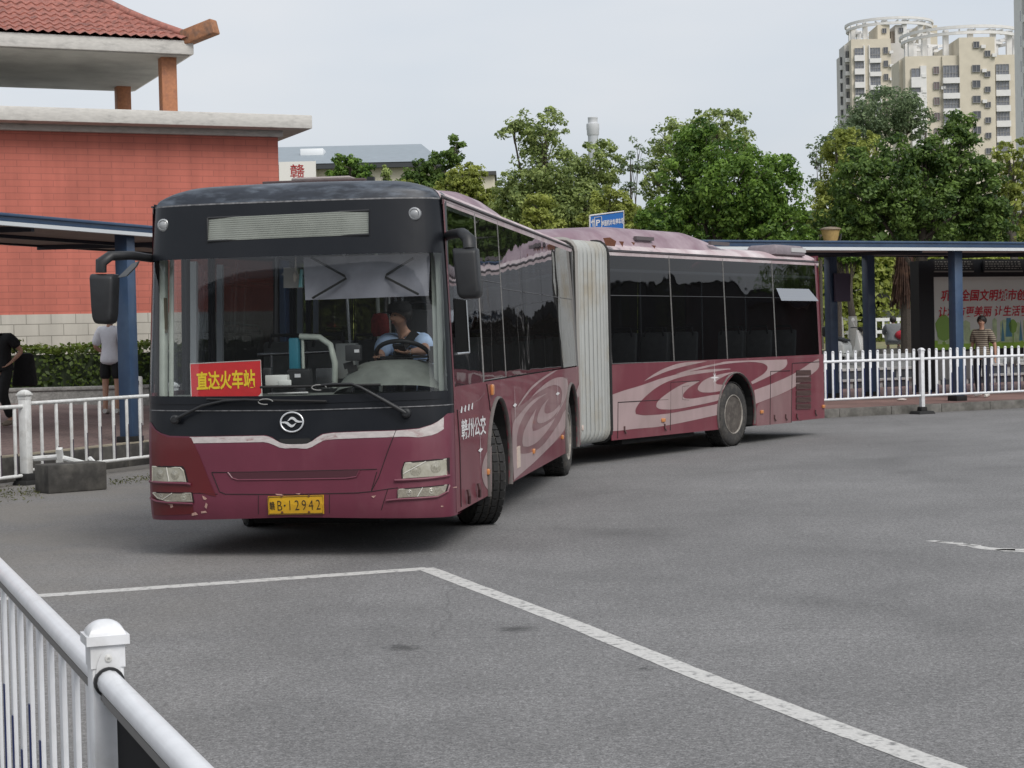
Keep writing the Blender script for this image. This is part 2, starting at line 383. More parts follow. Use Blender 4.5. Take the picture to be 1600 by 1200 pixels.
KERBD = mat('kerb_dark_concrete', (.10, .095, .085), .9, var=.25, scale=3, col2=(.05, .048, .045), lo=.4, hi=.6)
PAVE_R = brick_mat('red_pavers', (.30, .175, .155), (.25, .16, .145), (.16, .12, .11), .24, .12, .85, .008, axes='XY', var=.22)
PAVE_L = brick_mat('worn_red_pavers', (.205, .145, .135), (.175, .13, .12), (.11, .09, .082), .24, .12, .85, .01, axes='XY', var=.22)
PLAZA = brick_mat('grey_pavers', (.30, .29, .28), (.26, .26, .25), (.17, .17, .16), .3, .15, .9, .01, axes='XY', var=.2)
GRASS = mat('grass_soil', (.16, .17, .07), .95, var=.3, scale=2.5, col2=(.25, .21, .13), lo=.45, hi=.6)

def sheet_obj(name, pts, m, kind='structure'):
    b = MB(); b.add(pts, [tuple(range(len(pts)))]); return tag(b.build(name, m), kind=kind)
sheet_obj('ground', [(-1500, -400, -.012), (1500, -400, -.012), (1500, 2400, -.012), (-1500, 2400, -.012)], EARTH)
sheet_obj('road', [(-70, -70, 0), (90, -70, 0), (90, 75, 0), (-70, 75, 0)], ASPH)
# parking bay lines
def strip(name, pts, wd, m, z=.0016):
    b = MB(); n = len(pts); L = []; Rr = []
    for i, p in enumerate(pts):
        p = Vector((p[0], p[1])); d = (Vector(pts[min(i+1, n-1)][:2])-Vector(pts[max(i-1, 0)][:2])).normalized(); nn = Vector((-d.y, d.x))
        wdi = wd[i] if isinstance(wd, list) else wd
        L.append((p.x+nn.x*wdi/2, p.y+nn.y*wdi/2, z)); Rr.append((p.x-nn.x*wdi/2, p.y-nn.y*wdi/2, z))
    b.add(L+Rr, [(i, i+1, n+i+1, n+i) for i in range(n-1)]); return b.build(name, m)
def jag(px, k=24, amp=.012):
    ps = [gnd(*p) for p in px]; o = []
    for i in range(len(ps)-1):
        for j in range(k): o.append(ps[i].lerp(ps[i+1], j/k)+Vector((random.gauss(0, amp), random.gauss(0, amp), 0)))
    return o+[ps[-1]]
o = strip('road_marking', jag([(-60, 940.5), (70, 930.5), (668, 888.5)], 20, .002), .17, MARK); tag(o, kind='structure')
lp = jag([(664, 888), (900, 977), (960, 1002), (1100, 1058), (1300, 1135), (1478, 1200), (1700, 1280)], 14, .0015)
o = strip('road_marking', lp, [.138+.008*random.random() for i in range(len(lp))], MARK, .0022); tag(o, kind='structure')
lp = jag([(1450, 845.5), (1500, 850), (1545, 858), (1640, 863)], 10, .03)
o = strip('road_marking', lp, [.05+.10*i/len(lp)+.05*random.random() for i in range(len(lp))], MARK); tag(o, kind='structure')

# pavements with their kerbs
def zl(d): return .32+.05*d                   # the left platform rises away from the kerb
sheet_obj('pavement', [LF.W(-22, .18, zl(.18)), LF.W(45, .18, zl(.18)), LF.W(45, 32, zl(32)), LF.W(-22, 32, zl(32))], PAVE_L)
b = MB(LF.m)
t = -22.
while t < 45:
    L = .98; b.box((t+L/2, .09, .155+.005), (L, .18, .33)); t += 1.0
tag(b.build('kerb', KERBD, bevel=.015), kind='structure')
b = MB(LF.m); t = -22.
while t < 45:
    b.box((t+.49, .095, .333), (.96, .16, .018)); t += 1.0
tag(b.build('kerb', mat('kerb_top', (.36, .32, .24), .9, var=.2, scale=4)), kind='structure')
o = bpy.data.objects.new('pavement', bpy.data.meshes.new('pavement')); bpy.data.objects.remove(o)
def rsheet(name, x0, x1, d0, z0, d1, z1, m):
    b = MB(RF.m); b.add([(x0, d0, z0), (x1, d0, z0), (x1, d1, z1), (x0, d1, z1)], [(0, 1, 2, 3)]); return tag(b.build(name, m), kind='structure')
rsheet('pavement', -30, 60, .16, .165, 9.12, .19, PAVE_R)
b = MB(RF.m); t = -30.
while t < 60:
    b.box((t+.66, .08, .08), (1.31, .16, .18)); t += 1.32
tag(b.build('kerb', KERB, bevel=.012), kind='structure')
# two dark steps up to the plaza
STEPD = mat('step_riser_tile', (.055, .06, .07), .6, var=.2, scale=5); STEPL = mat('step_tread_stone', (.42, .41, .40), .8, var=.15, scale=3)
b = MB(RF.m); b2 = MB(RF.m); t = -30.
while t < 60:
    for k, (d, z0, z1) in enumerate(((9.12, .19, .37), (9.62, .44, .64))):
        b.span((t+.05, d, z0-.1), (t+.93, d+.3, z1)); b2.span((t, d+.015, z0-.12), (t+1, d+.31, z1-.002))
    b2.span((t, 9.08, .37), (t+1, 9.66, .42)); b2.span((t, 9.58, .64), (t+1, 10.2, .70)); t += 1.0
tag(b.build('step_risers', STEPD), kind='structure'); tag(b2.build('steps', STEPL), kind='structure')
rsheet('plaza', -30, 60, 10.15, .705, 15.0, .98, PLAZA)
b = MB(RF.m); b.span((-30, 15.0, .6), (60, 15.25, 1.14)); tag(b.build('bed_edge', KERBD, bevel=.01), kind='structure')
rsheet('grass_bed', -30, 60, 15.2, 1.12, 60, 2.0, GRASS)

# ---- leaves
def leaf_mat(name, dark, light, trans=.42, rough=.5):
    m = bpy.data.materials.new(name); m.use_nodes = True
    n, l = m.node_tree.nodes, m.node_tree.links; n.clear(); o = n.new('ShaderNodeOutputMaterial')
    a = n.new('ShaderNodeAttribute'); a.attribute_name = 'leaf_tone'
    mx = n.new('ShaderNodeMix'); mx.data_type = 'RGBA'; mx.inputs[6].default_value = (*dark, 1); mx.inputs[7].default_value = (*light, 1)
    l.new(a.outputs['Fac'], mx.inputs[0])
    p = n.new('ShaderNodeBsdfPrincipled'); p.inputs['Roughness'].default_value = rough; p.inputs['Specular IOR Level'].default_value = .35
    tr = n.new('ShaderNodeBsdfTranslucent'); ms = n.new('ShaderNodeMixShader'); ms.inputs[0].default_value = trans
    l.new(mx.outputs[2], p.inputs['Base Color']); l.new(mx.outputs[2], tr.inputs[0])
    l.new(p.outputs[0], ms.inputs[1]); l.new(tr.outputs[0], ms.inputs[2]); l.new(ms.outputs[0], o.inputs[0]); return m
LEAF_DARK = leaf_mat('dark_foliage', (.042, .088, .022), (.21, .32, .07))
LEAF_DEEP = leaf_mat('deep_green_foliage', (.045, .105, .018), (.25, .40, .07))
LEAF_MID = leaf_mat('mid_green_foliage', (.14, .20, .065), (.42, .50, .17))
LEAF_YEL = leaf_mat('yellow_green_foliage', (.15, .19, .035), (.48, .53, .13))
LEAF_GREY = leaf_mat('grey_green_foliage', (.10, .15, .075), (.27, .35, .18))
LEAF_HEDGE = leaf_mat('hedge_foliage', (.03, .055, .012), (.15, .21, .035))
BARK = mat('bark', (.09, .075, .06), .9, var=.3, scale=12, bump=.5)
BARKL = mat('pale_bark', (.16, .145, .12), .9, var=.3, scale=12, bump=.5)
LIME = mat('limewashed_bark', (.42, .41, .38), .85, var=.12, scale=8)
def leaves_obj(name, m, parent, P, N, size, tonev, rng, aspect=.55, squash=0):
    """P centres, N preferred normals; each leaf is a folded pair of triangles pairs (a bent lozenge)."""
    n = len(P); N = N + rng.normal(0, .75, (n, 3)); N /= np.linalg.norm(N, axis=1)[:, None]+1e-9
    T = np.cross(N, rng.normal(0, 1, (n, 3))); T /= np.linalg.norm(T, axis=1)[:, None]+1e-9
    Bn = np.cross(N, T); L = (size*rng.uniform(.65, 1.35, n))[:, None]; Wd = L*aspect
    v = np.empty((n, 4, 3)); v[:, 0] = P-T*L*.5; v[:, 1] = P+Bn*Wd*.5+N*L*.10; v[:, 2] = P+T*L*.5; v[:, 3] = P-Bn*Wd*.5+N*L*.10
    me = bpy.data.meshes.new(name); me.vertices.add(n*4); me.vertices.foreach_set('co', v.reshape(-1))
    idx = np.arange(n*4).reshape(n, 4); tri = np.stack([idx[:, [0, 1, 2]], idx[:, [0, 2, 3]]], 1).reshape(-1)
    me.loops.add(n*6); me.loops.foreach_set('vertex_index', tri); me.polygons.add(n*2)
    me.polygons.foreach_set('loop_start', np.arange(0, n*6, 3)); me.polygons.foreach_set('loop_total', np.full(n*2, 3))
    me.update(); at_ = me.attributes.new('leaf_tone', 'FLOAT', 'FACE'); at_.data.foreach_set('value', np.repeat(np.clip(tonev, 0, 1), 2).astype(np.float32))
    me.materials.append(m); o = bpy.data.objects.new(name, me); COL.objects.link(o); o.parent = parent; return o
TREE_N = [0]
def tree(name, label, Y, lobes, m, base_px, ground_z, n=6000, leaf=.15, clump=.30, fill=.45, bark=None, lean=0, group='trees beyond the bus station', lime=0., sparse=1., seed=None, trunk_r=.14, limbs=True, aspect=.55, droop=0.):
    """lobes: ellipses (px, py, rx, ry) of the crown's outline as it stands at distance Y."""
    TREE_N[0] += 1; rng = np.random.default_rng(seed or TREE_N[0]*13+5)
    leaf *= .70; n = int(n*1.8)
    k = Y/CAM_F; base = at(base_px, 600, Y); base.z = ground_z
    root = thing(name, label, 'tree', base, 0, group)
    C3 = []; W = []
    for (px, py, rx, ry) in lobes:
        c = at(px, py, Y)-base; dpt = (rx*.6+ry*.4)*k
        c.y += rng.uniform(-.3, .3)*dpt; C3.append((np.array(c), np.array([rx*k, dpt, ry*k]))); W.append(rx*ry)
    W = np.array(W)/sum(W); P = []; N = []; K = []
    per = 46; nc = max(8, int(n/per))
    for (c, r), wt in zip(C3, W):
        m_ = max(2, int(round(nc*wt)))
        d = rng.normal(0, 1, (m_, 3)); d /= np.linalg.norm(d, axis=1)[:, None]
        rad = np.where(rng.random(m_) < fill, rng.uniform(.35, .9, m_), rng.uniform(.86, 1.04, m_))
        cc = c + d*r*rad[:, None]
        rc = .92*clump*np.clip(min(r[0], r[2])/1.3, .55, 1.25)*rng.uniform(.6, 1.25, m_)
        kc = rng.uniform(0, .75, m_)
        for i in range(m_):
            q = int(per*rng.uniform(.6, 1.4)*sparse); dd = rng.normal(0, 1, (q, 3)); dd /= np.linalg.norm(dd, axis=1)[:, None]
            pp = cc[i]+dd*(rc[i]*rng.uniform(.35, 1.05, q)**.6)[:, None]*np.array([1, 1, .72])
            P.append(pp); N.append(dd*.9+d[i]*.5+np.array([0, 0, .55-droop])); K.append(np.clip(kc[i]+rng.normal(.08, .2, q), 0, 1))
    leaves_obj('crown', m, root, np.concatenate(P), np.concatenate(N), leaf, np.concatenate(K), rng, aspect)
    # trunk and limbs
    tb = MB(); top = max(c[2]+r[2]*.5 for c, r in C3); mid = np.mean([c for c, r in C3], axis=0)
    pts = [(0, 0, -.1), (lean*.2, 0, top*.3), (mid[0]*.5+lean*.5, mid[1]*.3, top*.6), (mid[0]*.9, mid[1]*.6, top*.95)]
    tb.tube(pts, [trunk_r*1.25, trunk_r, trunk_r*.7, trunk_r*.2], 8)
    if limbs:
        for c, r in C3:
            s = Vector(pts[1]).lerp(Vector(pts[2]), rng.uniform(0, 1)); e = Vector(c)
            tb.tube([s, s.lerp(e, .5)+Vector((0, 0, .12)), e], [trunk_r*.5, trunk_r*.33, trunk_r*.12], 6)
            for _ in range(4):
                d = Vector(rng.normal(0, 1, 3)).normalized(); d.z = abs(d.z)*.8; q = e+Vector((d.x*r[0], d.y*r[1], d.z*r[2]))*.9
                s2 = s.lerp(e, rng.uniform(.5, 1)); tb.tube([s2, s2.lerp(q, .5)+Vector((0, 0, .05)), q], [trunk_r*.22, trunk_r*.13, trunk_r*.05], 5)
    tb.build('trunk', bark or BARK, root, smooth=60)
    if lime:
        lb = MB(); lb.tube([(0, 0, -.1), (lean*.1, 0, lime)], [trunk_r*1.31, trunk_r*1.14], 10); lb.build('limewash_band', LIME, root, smooth=60)
    return root
def leafy_box(name, m, parent, lo, hi, n, leaf, seed, top_extra=0., xf=None):
    rng = np.random.default_rng(seed); lo = np.array(lo); hi = np.array(hi); s = hi-lo
    areas = np.array([s[1]*s[2], s[1]*s[2], s[0]*s[2], s[0]*s[2], s[0]*s[1]*1.3]); ax = rng.choice(5, n, p=areas/areas.sum())
    P = lo+rng.random((n, 3))*s; N = np.zeros((n, 3)); depth = np.abs(rng.normal(0, .05, n))
    for f, (a, sg) in enumerate(((0, -1), (0, 1), (1, -1), (1, 1), (2, 1))):
        k = ax == f; P[k, a] = (lo[a]+depth[k]) if sg < 0 else (hi[a]-depth[k]); N[k, a] = sg
    bumps = np.sin(P[:, 0]*5.1)+np.sin(P[:, 0]*11.7+1)+np.sin(P[:, 0]*2.3+P[:, 2]*6)
    P += N*(bumps*.022)[:, None]; N += np.array([0, 0, .5])
    up = ax == 4; P[up, 2] += np.abs(rng.normal(0, .05, up.sum()))
    kv = np.clip(rng.uniform(0, .7, n)+np.where(up, .3, 0), 0, 1)  # leaves on the top face get a lighter tone
    if xf is not None:
        M = np.array(xf); P = P@M[:3, :3].T+M[:3, 3]; N = N@M[:3, :3].T
    return leaves_obj(name, m, parent, P, N, leaf, kv, rng, .7)

# ---------------------------------------------------------------- brick building
TERRA = brick_mat('terracotta_brick_paint', (.475, .137, .098), (.44, .126, .09), (.355, .105, .078), .50, .14, .75, .010, bump=.25, var=.13)
STONE = brick_mat('cream_rough_stone', (.52, .49, .43), (.47, .445, .39), (.26, .245, .21), .52, .25, .8, .009, bump=.5, var=.12)
CONC_W = mat('weathered_white_concrete', (.56, .545, .51), .85, scale=2.2, col2=(.36, .35, .33), lo=.54, hi=.76, var=.1, stretch=(1, 1, 3))
SOFF = mat('soffit_plaster', (.42, .41, .38), .9, scale=1.2, col2=(.30, .29, .27), lo=.4, hi=.7)
COLM = mat('orange_brown_column', (.40, .17, .085), .7, var=.14, scale=5, col2=(.30, .13, .08), lo=.5, hi=.7)
TILE = mat('red_roof_tile', (.34, .135, .105), .6, var=.25, scale=5, col2=(.19, .085, .07), lo=.48, hi=.68)
bld = thing('brick_building', 'terracotta brick building with cream stone plinth and a tiled roof pavilion on top', 'building', WF.o, WF.rz)
bx0 = -16.
xl, zt = WF.pd(444, 213, 0); ztop = 6.50; zpl = WF.pd(150, 490, 0)[1]
b = MB(); b.span((bx0, 0, zpl), (0, 9, ztop)); b.build('wall', TERRA, bld)
b = MB(); b.span((bx0, -.06, 0), (.06, 9.06, zpl)); b.build('plinth', STONE, bld)
b = MB(); b.span((bx0, -.62, ztop), (.62, 9.6, ztop+.30)); b.span((bx0, -.10, ztop-.14), (.10, 9.1, ztop-.001)); b.build('parapet_ledge', CONC_W, bld, bevel=.02)
# pavilion
zs = WF.pd(303, 85, -.0)[1]
fx, fy_ = WF.pz(303, 85, zs); bxk, byk = WF.pz(215, 143, zs)
pw = 7.2; px1 = fx; px0 = fx-pw*1.25; py0 = fy_; py1 = byk
zf = zs+.30
b = MB(); b.span((px0, py0, zs), (px1, py1, zf)); b.build('eave_slab', CONC_W, bld, bevel=.015)
b = MB(); b.span((px0+.08, py0+.08, zs-.02), (px1-.08, py1-.08, zs-.002)); b.build('soffit', SOFF, bld)
rise = 2.3; cxm, cym = (px0+px1)/2, (py0+py1)/2; hx = (px1-px0)/2-(py1-py0)/2
rf = MB()
def hip(u, v):           # u along the eave 0..1, v up the slope 0..1, for one face
    pass
def roof_face(a, b_, c, d):
    """Corrugated pantile face from eave a-b to ridge d-c."""
    a, b_, c, d = map(Vector, (a, b_, c, d)); nrm = (b_-a).cross(d-a).normalized()
    L = (b_-a).length; n = int(L/.055); rows = 13
    us = [i/n for i in range(n+1)]; vs = []
    for r in range(rows): vs += [r/rows+1e-4, (r+.98)/rows]
    def f(u, v):
        p = (a.lerp(b_, u)).lerp(d.lerp(c, u), v); s = (a.lerp(b_, u)-a).length
        Ls = (d.lerp(c, u)-a.lerp(b_, u)).length
        x = (p-a).dot((b_-a).normalized()); h = .030*math.sin(x*2*math.pi/.22)+.030*(1-(v*rows) % 1)
        sag = -.22*math.sin(v*math.pi)*1.0
        return p+nrm*(h+.03)+Vector((0, 0, sag))
    rf.grid(f, us, vs)
E_ = .04; A0 = (px0-E_, py0-E_, zf); A1 = (px1+E_, py0-E_, zf); A2 = (px1+E_, py1+E_, zf); A3 = (px0-E_, py1+E_, zf)
R0 = (cxm-hx, cym, zf+rise); R1 = (cxm+hx, cym, zf+rise)
roof_face(A0, A1, R1, R0); roof_face(A1, A2, R1, R1); roof_face(A2, A3, R0, R1); roof_face(A3, A0, R0, R0)
ro = rf.build('roof', TILE, bld, smooth=50)
rb = MB()
def hipc(a, c, lift):
    a, c = Vector(a), Vector(c); return [a.lerp(c, t)+Vector((0, 0, .05-.22*math.sin(t*math.pi))) for t in [i/10 for i in range(11)]]
for a, c in ((A0, R0), (A1, R1), (A2, R1), (A3, R0)): rb.tube(hipc(a, c, 0), .10, 8)
rb.tube([R0, R1], .13, 8); rb.build('ridge_tiles', TILE, ro, smooth=60)
HORN = mat('weathered_brown_stucco', (.36, .17, .09), .85, var=.2, scale=4, col2=(.22, .13, .09), lo=.5, hi=.65)
for a, sx, sy in ((A1, 1, -1), (A0, -1, -1), (A2, 1, 1)):
    hb = MB(); a = Vector(a); dirv = Vector((sx, sy, 0)).normalized(); hb.bar(a-dirv*.30+Vector((0, 0, .06)), a+dirv*.50+Vector((0, 0, .27)), .30, .33); hb.build('upturned_eave', HORN, ro, bevel=.03)
for pxc, dd in ((262, .55), (-120, .55)):
    x, z = WF.pd(pxc, 120, py0+dd); b = MB(); b.box((x, py0+dd, (ztop+.3+zs)/2), (.34, .34, zs-ztop-.3)); b.build('column', COLM, bld, bevel=.012)
for pxc in (192, -260):
    x, z = WF.pd(pxc, 155, py1-.8); b = MB(); b.box((x, py1-.8, (ztop+.3+zs)/2), (.34, .34, zs-ztop-.3)); b.build('column', COLM, bld, bevel=.012)

# planter with hedge in front of it
PF = Frame(at(100, 620, 34.9), R(8)); PF.o.z = 0; PF = Frame((PF.o.x, PF.o.y, 0), R(8))
PLANT = mat('planter_granite', (.27, .265, .25), .85, var=.22, scale=8, col2=(.20, .195, .185), lo=.4, hi=.6)
pl = thing('planter_wall', 'low grey granite planter wall along the foot of the brick building', 'planter', PF.o, PF.rz)
zb, ztp = .3, PF.pd(100, 604.5, 0)[1]
b = MB(); b.span((-9, 0, zb), (9, .22, ztp-.07)); b.span((-9, 2.2, zb), (9, 2.4, ztp-.05)); b.build('side_wall', PLANT, pl)
b = MB(); b.span((-9, -.03, ztp-.07), (9, .25, ztp)); b.build('coping', PLANT, pl, bevel=.012)
b = MB(); b.span((-9, .22, zb), (9, 2.2, ztp-.12)); b.build('soil', EARTH, pl)
hz = PF.pd(100, 541, .3)[1]
hd = thing('hedge', 'clipped green hedge growing in the granite planter before the brick wall', 'hedge', PF.W(0, 0, ztp-.1), PF.rz)
leafy_box('foliage', LEAF_HEDGE, hd, (-8.8, .25, 0), (8.8, 1.5, hz-ztp+.06), 15000, .10, 3)
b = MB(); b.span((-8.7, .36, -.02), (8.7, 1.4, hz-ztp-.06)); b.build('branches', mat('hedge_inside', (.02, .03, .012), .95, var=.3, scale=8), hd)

# ---------------------------------------------------------------- grey-roofed hall far behind, with one red character on a white sign
GY = 120.
gh = thing('station_hall', 'long cream hall with a grey hipped roof beyond the trees, behind the bus', 'building', at(610, 600, GY)); gh.location.z = 0
def G(px, py, dy=0): p = at(px, py, GY+dy); return p-gh.location
GREYR = mat('grey_metal_roof', (.25, .29, .32), .5, var=.06, scale=.6); CREAM = mat('cream_wall', (.62, .58, .46), .85, var=.06, scale=.4)
e0, e1 = G(300, 251), G(800, 268); b = MB()
ez = G(560, 256).z; rz_ = G(560, 234).z
x0, x1 = G(250, 250).x, G(692, 262).x
b.span((x0, 0, 0), (x1-.5, 30, ez-.3)); b.span((x1-.5, 3, 0), (G(772, 270).x, 28, G(740, 268).z)); b.build('wall', CREAM, gh)
xr = G(645, 236).x
b = MB(); b.add([(x0, -.8, ez), (x1, -.8, ez), (x1, 31, ez), (x0, 31, ez), (x0, 12, rz_+1.6), (xr, 12, rz_+1.6)], [(0, 1, 5, 4), (1, 2, 5), (2, 3, 4, 5), (0, 3, 2, 1)])
b.build('roof', GREYR, gh)
b = MB(); b.span((x0, -.75, ez-.34), (x1, -.3, ez-.02)); b.build('eave_shadow_strip', mat('eave_shade', (.04, .045, .05), .7), gh)  # dark strip drawn in as the shadow under the eave
b = MB(); b.span((x1-.4, 2.6, G(740, 268).z), (G(775, 270).x, 28.4, G(740, 268).z+.25)); b.build('parapet', mat('dark_parapet', (.06, .06, .06), .7), gh)
b = MB(); q = G(489, 238, 6); b.span((q.x-.8, 5.2, q.z-.3), (q.x+.8, 7, q.z+.18)); b.build('skylight', mat('skylight_white', (.75, .77, .78), .4), gh, bevel=.03)
sg = thing('rooftop_sign', 'white sign with one red character high on the cream hall wall', 'sign', at(465, 268, GY-.9))
sw = (at(487, 268, GY).x-at(430, 268, GY).x)
b = MB(); b.box((0, 0, 0), (sw*1.0, .2, 1.3)); b.build('board', mat('sign_white', (.72, .70, .66), .6), sg)
RED = mat('red_lettering', (.34, .03, .03), .6)
b = MB(); text_mb(b, '赣', 1.0, lambda u, v: Vector((u, -.115, v+.0)), .01); b.build('lettering', RED, sg)
# pale water tower
wt = thing('chimney_tower', 'pale round tower with a ringed cap rising behind the trees', 'tower', at(935, 600, 300)); wt.location.z = 0
tz = at(935, 182, 300).z; k3 = 300/CAM_F
b = MB(); b.lathe([(8*k3, 0), (8*k3, tz-3.2)], n=20); b.build('shaft', mat('pale_tower', (.46, .48, .50), .7), wt, smooth=40)
b = MB(); b.lathe([(8*k3, tz-3.2), (9.5*k3, tz-3.0), (9.5*k3, tz-2.3), (10*k3, tz-2.2), (10*k3, tz-1.2), (7.5*k3, tz-1.1), (7.5*k3, tz-.35), (7.8*k3, tz-.3), (7.8*k3, tz-.15), (0, tz)], n=20)
b.build('cap', mat('white_tower_cap', (.60, .61, .63), .6), wt, smooth=40)

# ---------------------------------------------------------------- apartment towers
BEIGE = mat('beige_render', (.60, .545, .44), .9, var=.05, scale=.25); WHITE_R = mat('white_render', (.70, .69, .67), .85, var=.05, scale=.3)
PALE_R = mat('pale_grey_render', (.55, .53, .50), .9, var=.05, scale=.3)
WIN = mat('window_dark', (.05, .055, .065), .15, var=.3, scale=.5, spec=.8); WINB = mat('balcony_glass', (.15, .16, .18), .15, var=.3, scale=.6, spec=.8); FRM = mat('window_frame', (.27, .265, .26), .6)
def tower(name, label, Y, z6, blocks, wins, rings, pil=()):
    """Facade coordinates are read in the enlarged view z6 = (ox, oy, scale) and stand at distance Y."""
    ox, oy, s = z6
    def P(x, y, dy=0.): return at(ox+x/s, oy+y/s, Y+dy)
    b0 = P(blocks[0][0], 800); root = thing(name, label, 'apartment tower', (b0.x, Y, 0), 0, 'apartment towers on the skyline')
    def L(x, y, dy=0.): p = P(x, y, dy); return Vector((p.x-b0.x, p.y-Y, p.z))
    for (x0, x1, yt, d0, d1, mm, nm) in blocks:
        a, c = L(x0, yt, d0), L(x1, yt, d0); b = MB(); b.span((a.x, d0, 0), (c.x, d1, a.z)); b.build(nm, mm, root)
    for (x0, x1, y0, y1, step, cnt, d, mm, nm, mull, band) in wins:
        a, c = L(x0, y0, d), L(x1, y1, d); hh = a.z-c.z; ww = c.x-a.x
        fb = MB(); fb.box((0, .05, 0), (ww, .3, hh))
        proto = None
        for k in range(cnt):
            z = L(x0, y0+step*k, d).z-hh/2
            if proto is None:
                proto = fb.build(nm, mm, root); proto.location = ((a.x+c.x)/2, d-.12, z)
                f2 = MB(); t_ = .09
                for zz in (hh/2, -hh/2): f2.box((0, -.14, zz), (ww+.1, .12, t_))
                for j in range(mull+1): f2.box((-ww/2+ww*j/mull, -.14, 0), (t_, .12, hh))
                if mull > 2: f2.box((0, -.14, -hh*.12), (ww, .12, t_))
                f2.build('frame', FRM, proto)
                if band: b3 = MB(); b3.box((0, -.35, -hh/2-band/2), (ww+.3, .7, band)); b3.build('sill_band', WHITE_R, proto)
            else:
                c_ = copy_tree(proto, root); c_.location = ((a.x+c.x)/2, d-.12, z)
            if mull == 2 and d <= 0 and random.random() < .55: ab = MB(); ab.box((c.x+.75, d-.35, z-hh*.35), (.85, .6, .65)); ab.build('air_conditioner', WHITE_R, root)
    for (xc, yc, rx, cols, dep) in rings:                  # roof pergola: two white hoops on columns
        c = L(xc, yc, dep); r = rx/s*Y/CAM_F
        b = MB()
        for dz, rr in ((0, r), (-1.1, r*.97)):
            prof = [(rr-.45, dz-.28), (rr, dz-.28), (rr, dz+.28), (rr-.45, dz+.28), (rr-.45, dz-.28)]; b.lathe(prof, (c.x, c.y, c.z), n=40, caps=False)
        b.build('roof_hoop', WHITE_R, root)
        b = MB(); b.lathe([(r*.9, 0), (r*.9, c.z-5.6), (0, c.z-5.5)], (c.x, c.y, 0), n=32); b.build('round_core_wall', PALE_R, root, smooth=40)
        for i in range(cols):
            t = 2*math.pi*(i+.35)/cols; b = MB(); b.span((c.x+r*.87*math.cos(t)-.5, c.y+r*.87*math.sin(t)-.5, c.z-5.7), (c.x+r*.87*math.cos(t)+.5, c.y+r*.87*math.sin(t)+.5, c.z-.29)); b.build('pergola_column', WHITE_R, root)
        for i in range(24):
            t = 2*math.pi*i/24; b = MB(); b.bar((c.x+r*.96*math.cos(t), c.y+r*.96*math.sin(t), c.z-.65), (c.x+r*.74*math.cos(t), c.y+r*.74*math.sin(t), c.z-.65), .3, .5); b.build('pergola_rafter', WHITE_R, root)
    for (x0, x1, yt, d) in pil:
        a, c = L(x0, yt, d), L(x1, yt, d); b = MB(); b.span((a.x, d-.5, 0), (c.x, d, a.z)); b.build('white_pier', WHITE_R, root)
    return root
Z6 = (1290, 20, 5.161)
tower('apartment_tower', 'farther beige tower with a round white roof frame above the pale leafy tree', 405, Z6,
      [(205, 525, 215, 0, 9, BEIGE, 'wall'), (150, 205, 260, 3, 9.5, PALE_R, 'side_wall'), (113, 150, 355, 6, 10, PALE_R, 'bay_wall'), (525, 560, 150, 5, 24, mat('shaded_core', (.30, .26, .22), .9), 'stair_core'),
       (418, 516, 98, 4, 14, BEIGE, 'roof_house'), (560, 652, 98, 4, 14, PALE_R, 'roof_house'), (560, 900, 330, 8, 24, BEIGE, 'wing_wall'), (740, 900, 104, 10, 18, BEIGE, 'roof_house')],
      [(233, 302, 288, 345, 108, 7, 0, WINB, 'window', 3, 1.3), (355, 438, 285, 370, 108, 7, 0, WINB, 'window', 4, 1.0), (465, 500, 280, 328, 108, 7, 0, WIN, 'window', 2, 0),
       (160, 190, 312, 368, 108, 6, 3, WIN, 'window', 2, .9), (116, 146, 360, 428, 107, 6, 6, WIN, 'window', 2, 1.0), (455, 488, 128, 165, 100, 1, 4, WIN, 'window', 2, 0), (590, 624, 122, 158, 100, 1, 4, WIN, 'window', 2, 0),
       (532, 556, 290, 370, 108, 6, 5, WIN, 'window', 1, .8), (835, 872, 265, 330, 60, 2, 8, WIN, 'window', 2, 0), (712, 738, 265, 330, 60, 2, 8, WIN, 'window', 1, 0)],
      [(510, 100, 362, 12, 13)], [(345, 352, 262, 0), (303, 312, 265, 0)])
tower('apartment_tower', 'nearer beige tower with a tall plain stair block under a wide white roof arc', 350, Z6,
      [(640, 1075, 352, 0, 9, BEIGE, 'wall'), (592, 640, 385, 2.5, 9.5, BEIGE, 'side_wall'), (1075, 1362, 200, -1.2, 20, BEIGE, 'stair_block'), (1362, 1530, 340, 0, 22, BEIGE, 'wall'), (940, 1072, 345, -.4, 2, BEIGE, 'bay_wall')],
      [(690, 758, 452, 522, 124, 5, 0, WINB, 'window', 2, 2.0), (868, 912, 437, 493, 124, 6, 0, mat('mauve_window', (.17, .13, .13), .3), 'window', 2, 0), (945, 1068, 428, 525, 124, 5, -.4, WINB, 'window', 5, 1.1),
       (1190, 1236, 235, 283, 124, 1, -1.2, WIN, 'window', 2, 0), (1181, 1243, 424, 478, 124, 5, -1.2, WIN, 'window', 2, 0), (1281, 1325, 308, 352, 124, 1, -1.2, WIN, 'window', 2, 0), (1281, 1325, 474, 516, 124, 6, -1.2, WIN, 'window', 2, 0),
       (1370, 1475, 418, 500, 124, 6, 0, WINB, 'window', 4, 1.2), (590, 606, 480, 560, 124, 5, 3, WIN, 'window', 1, 0)],
      [(1085, 190, 500, 14, 13)], [(760, 808, 430, 0)])
tower('apartment_tower', 'white tower cut off by the right edge, with balconies', 270, Z6,
      [(1725, 2250, -420, 0, 14, WHITE_R, 'wall')],
      [(1760, 1850, 20, 120, 146, 8, 0, WINB, 'window', 3, 1.2)], [], [])
rt = [o for o in bpy.data.objects if o.name.startswith('apartment_tower')][-1]; _w = [c for c in kids(rt) if c.name.startswith('wall')][0]; _x = min(v.co.x for v in _w.data.vertices)
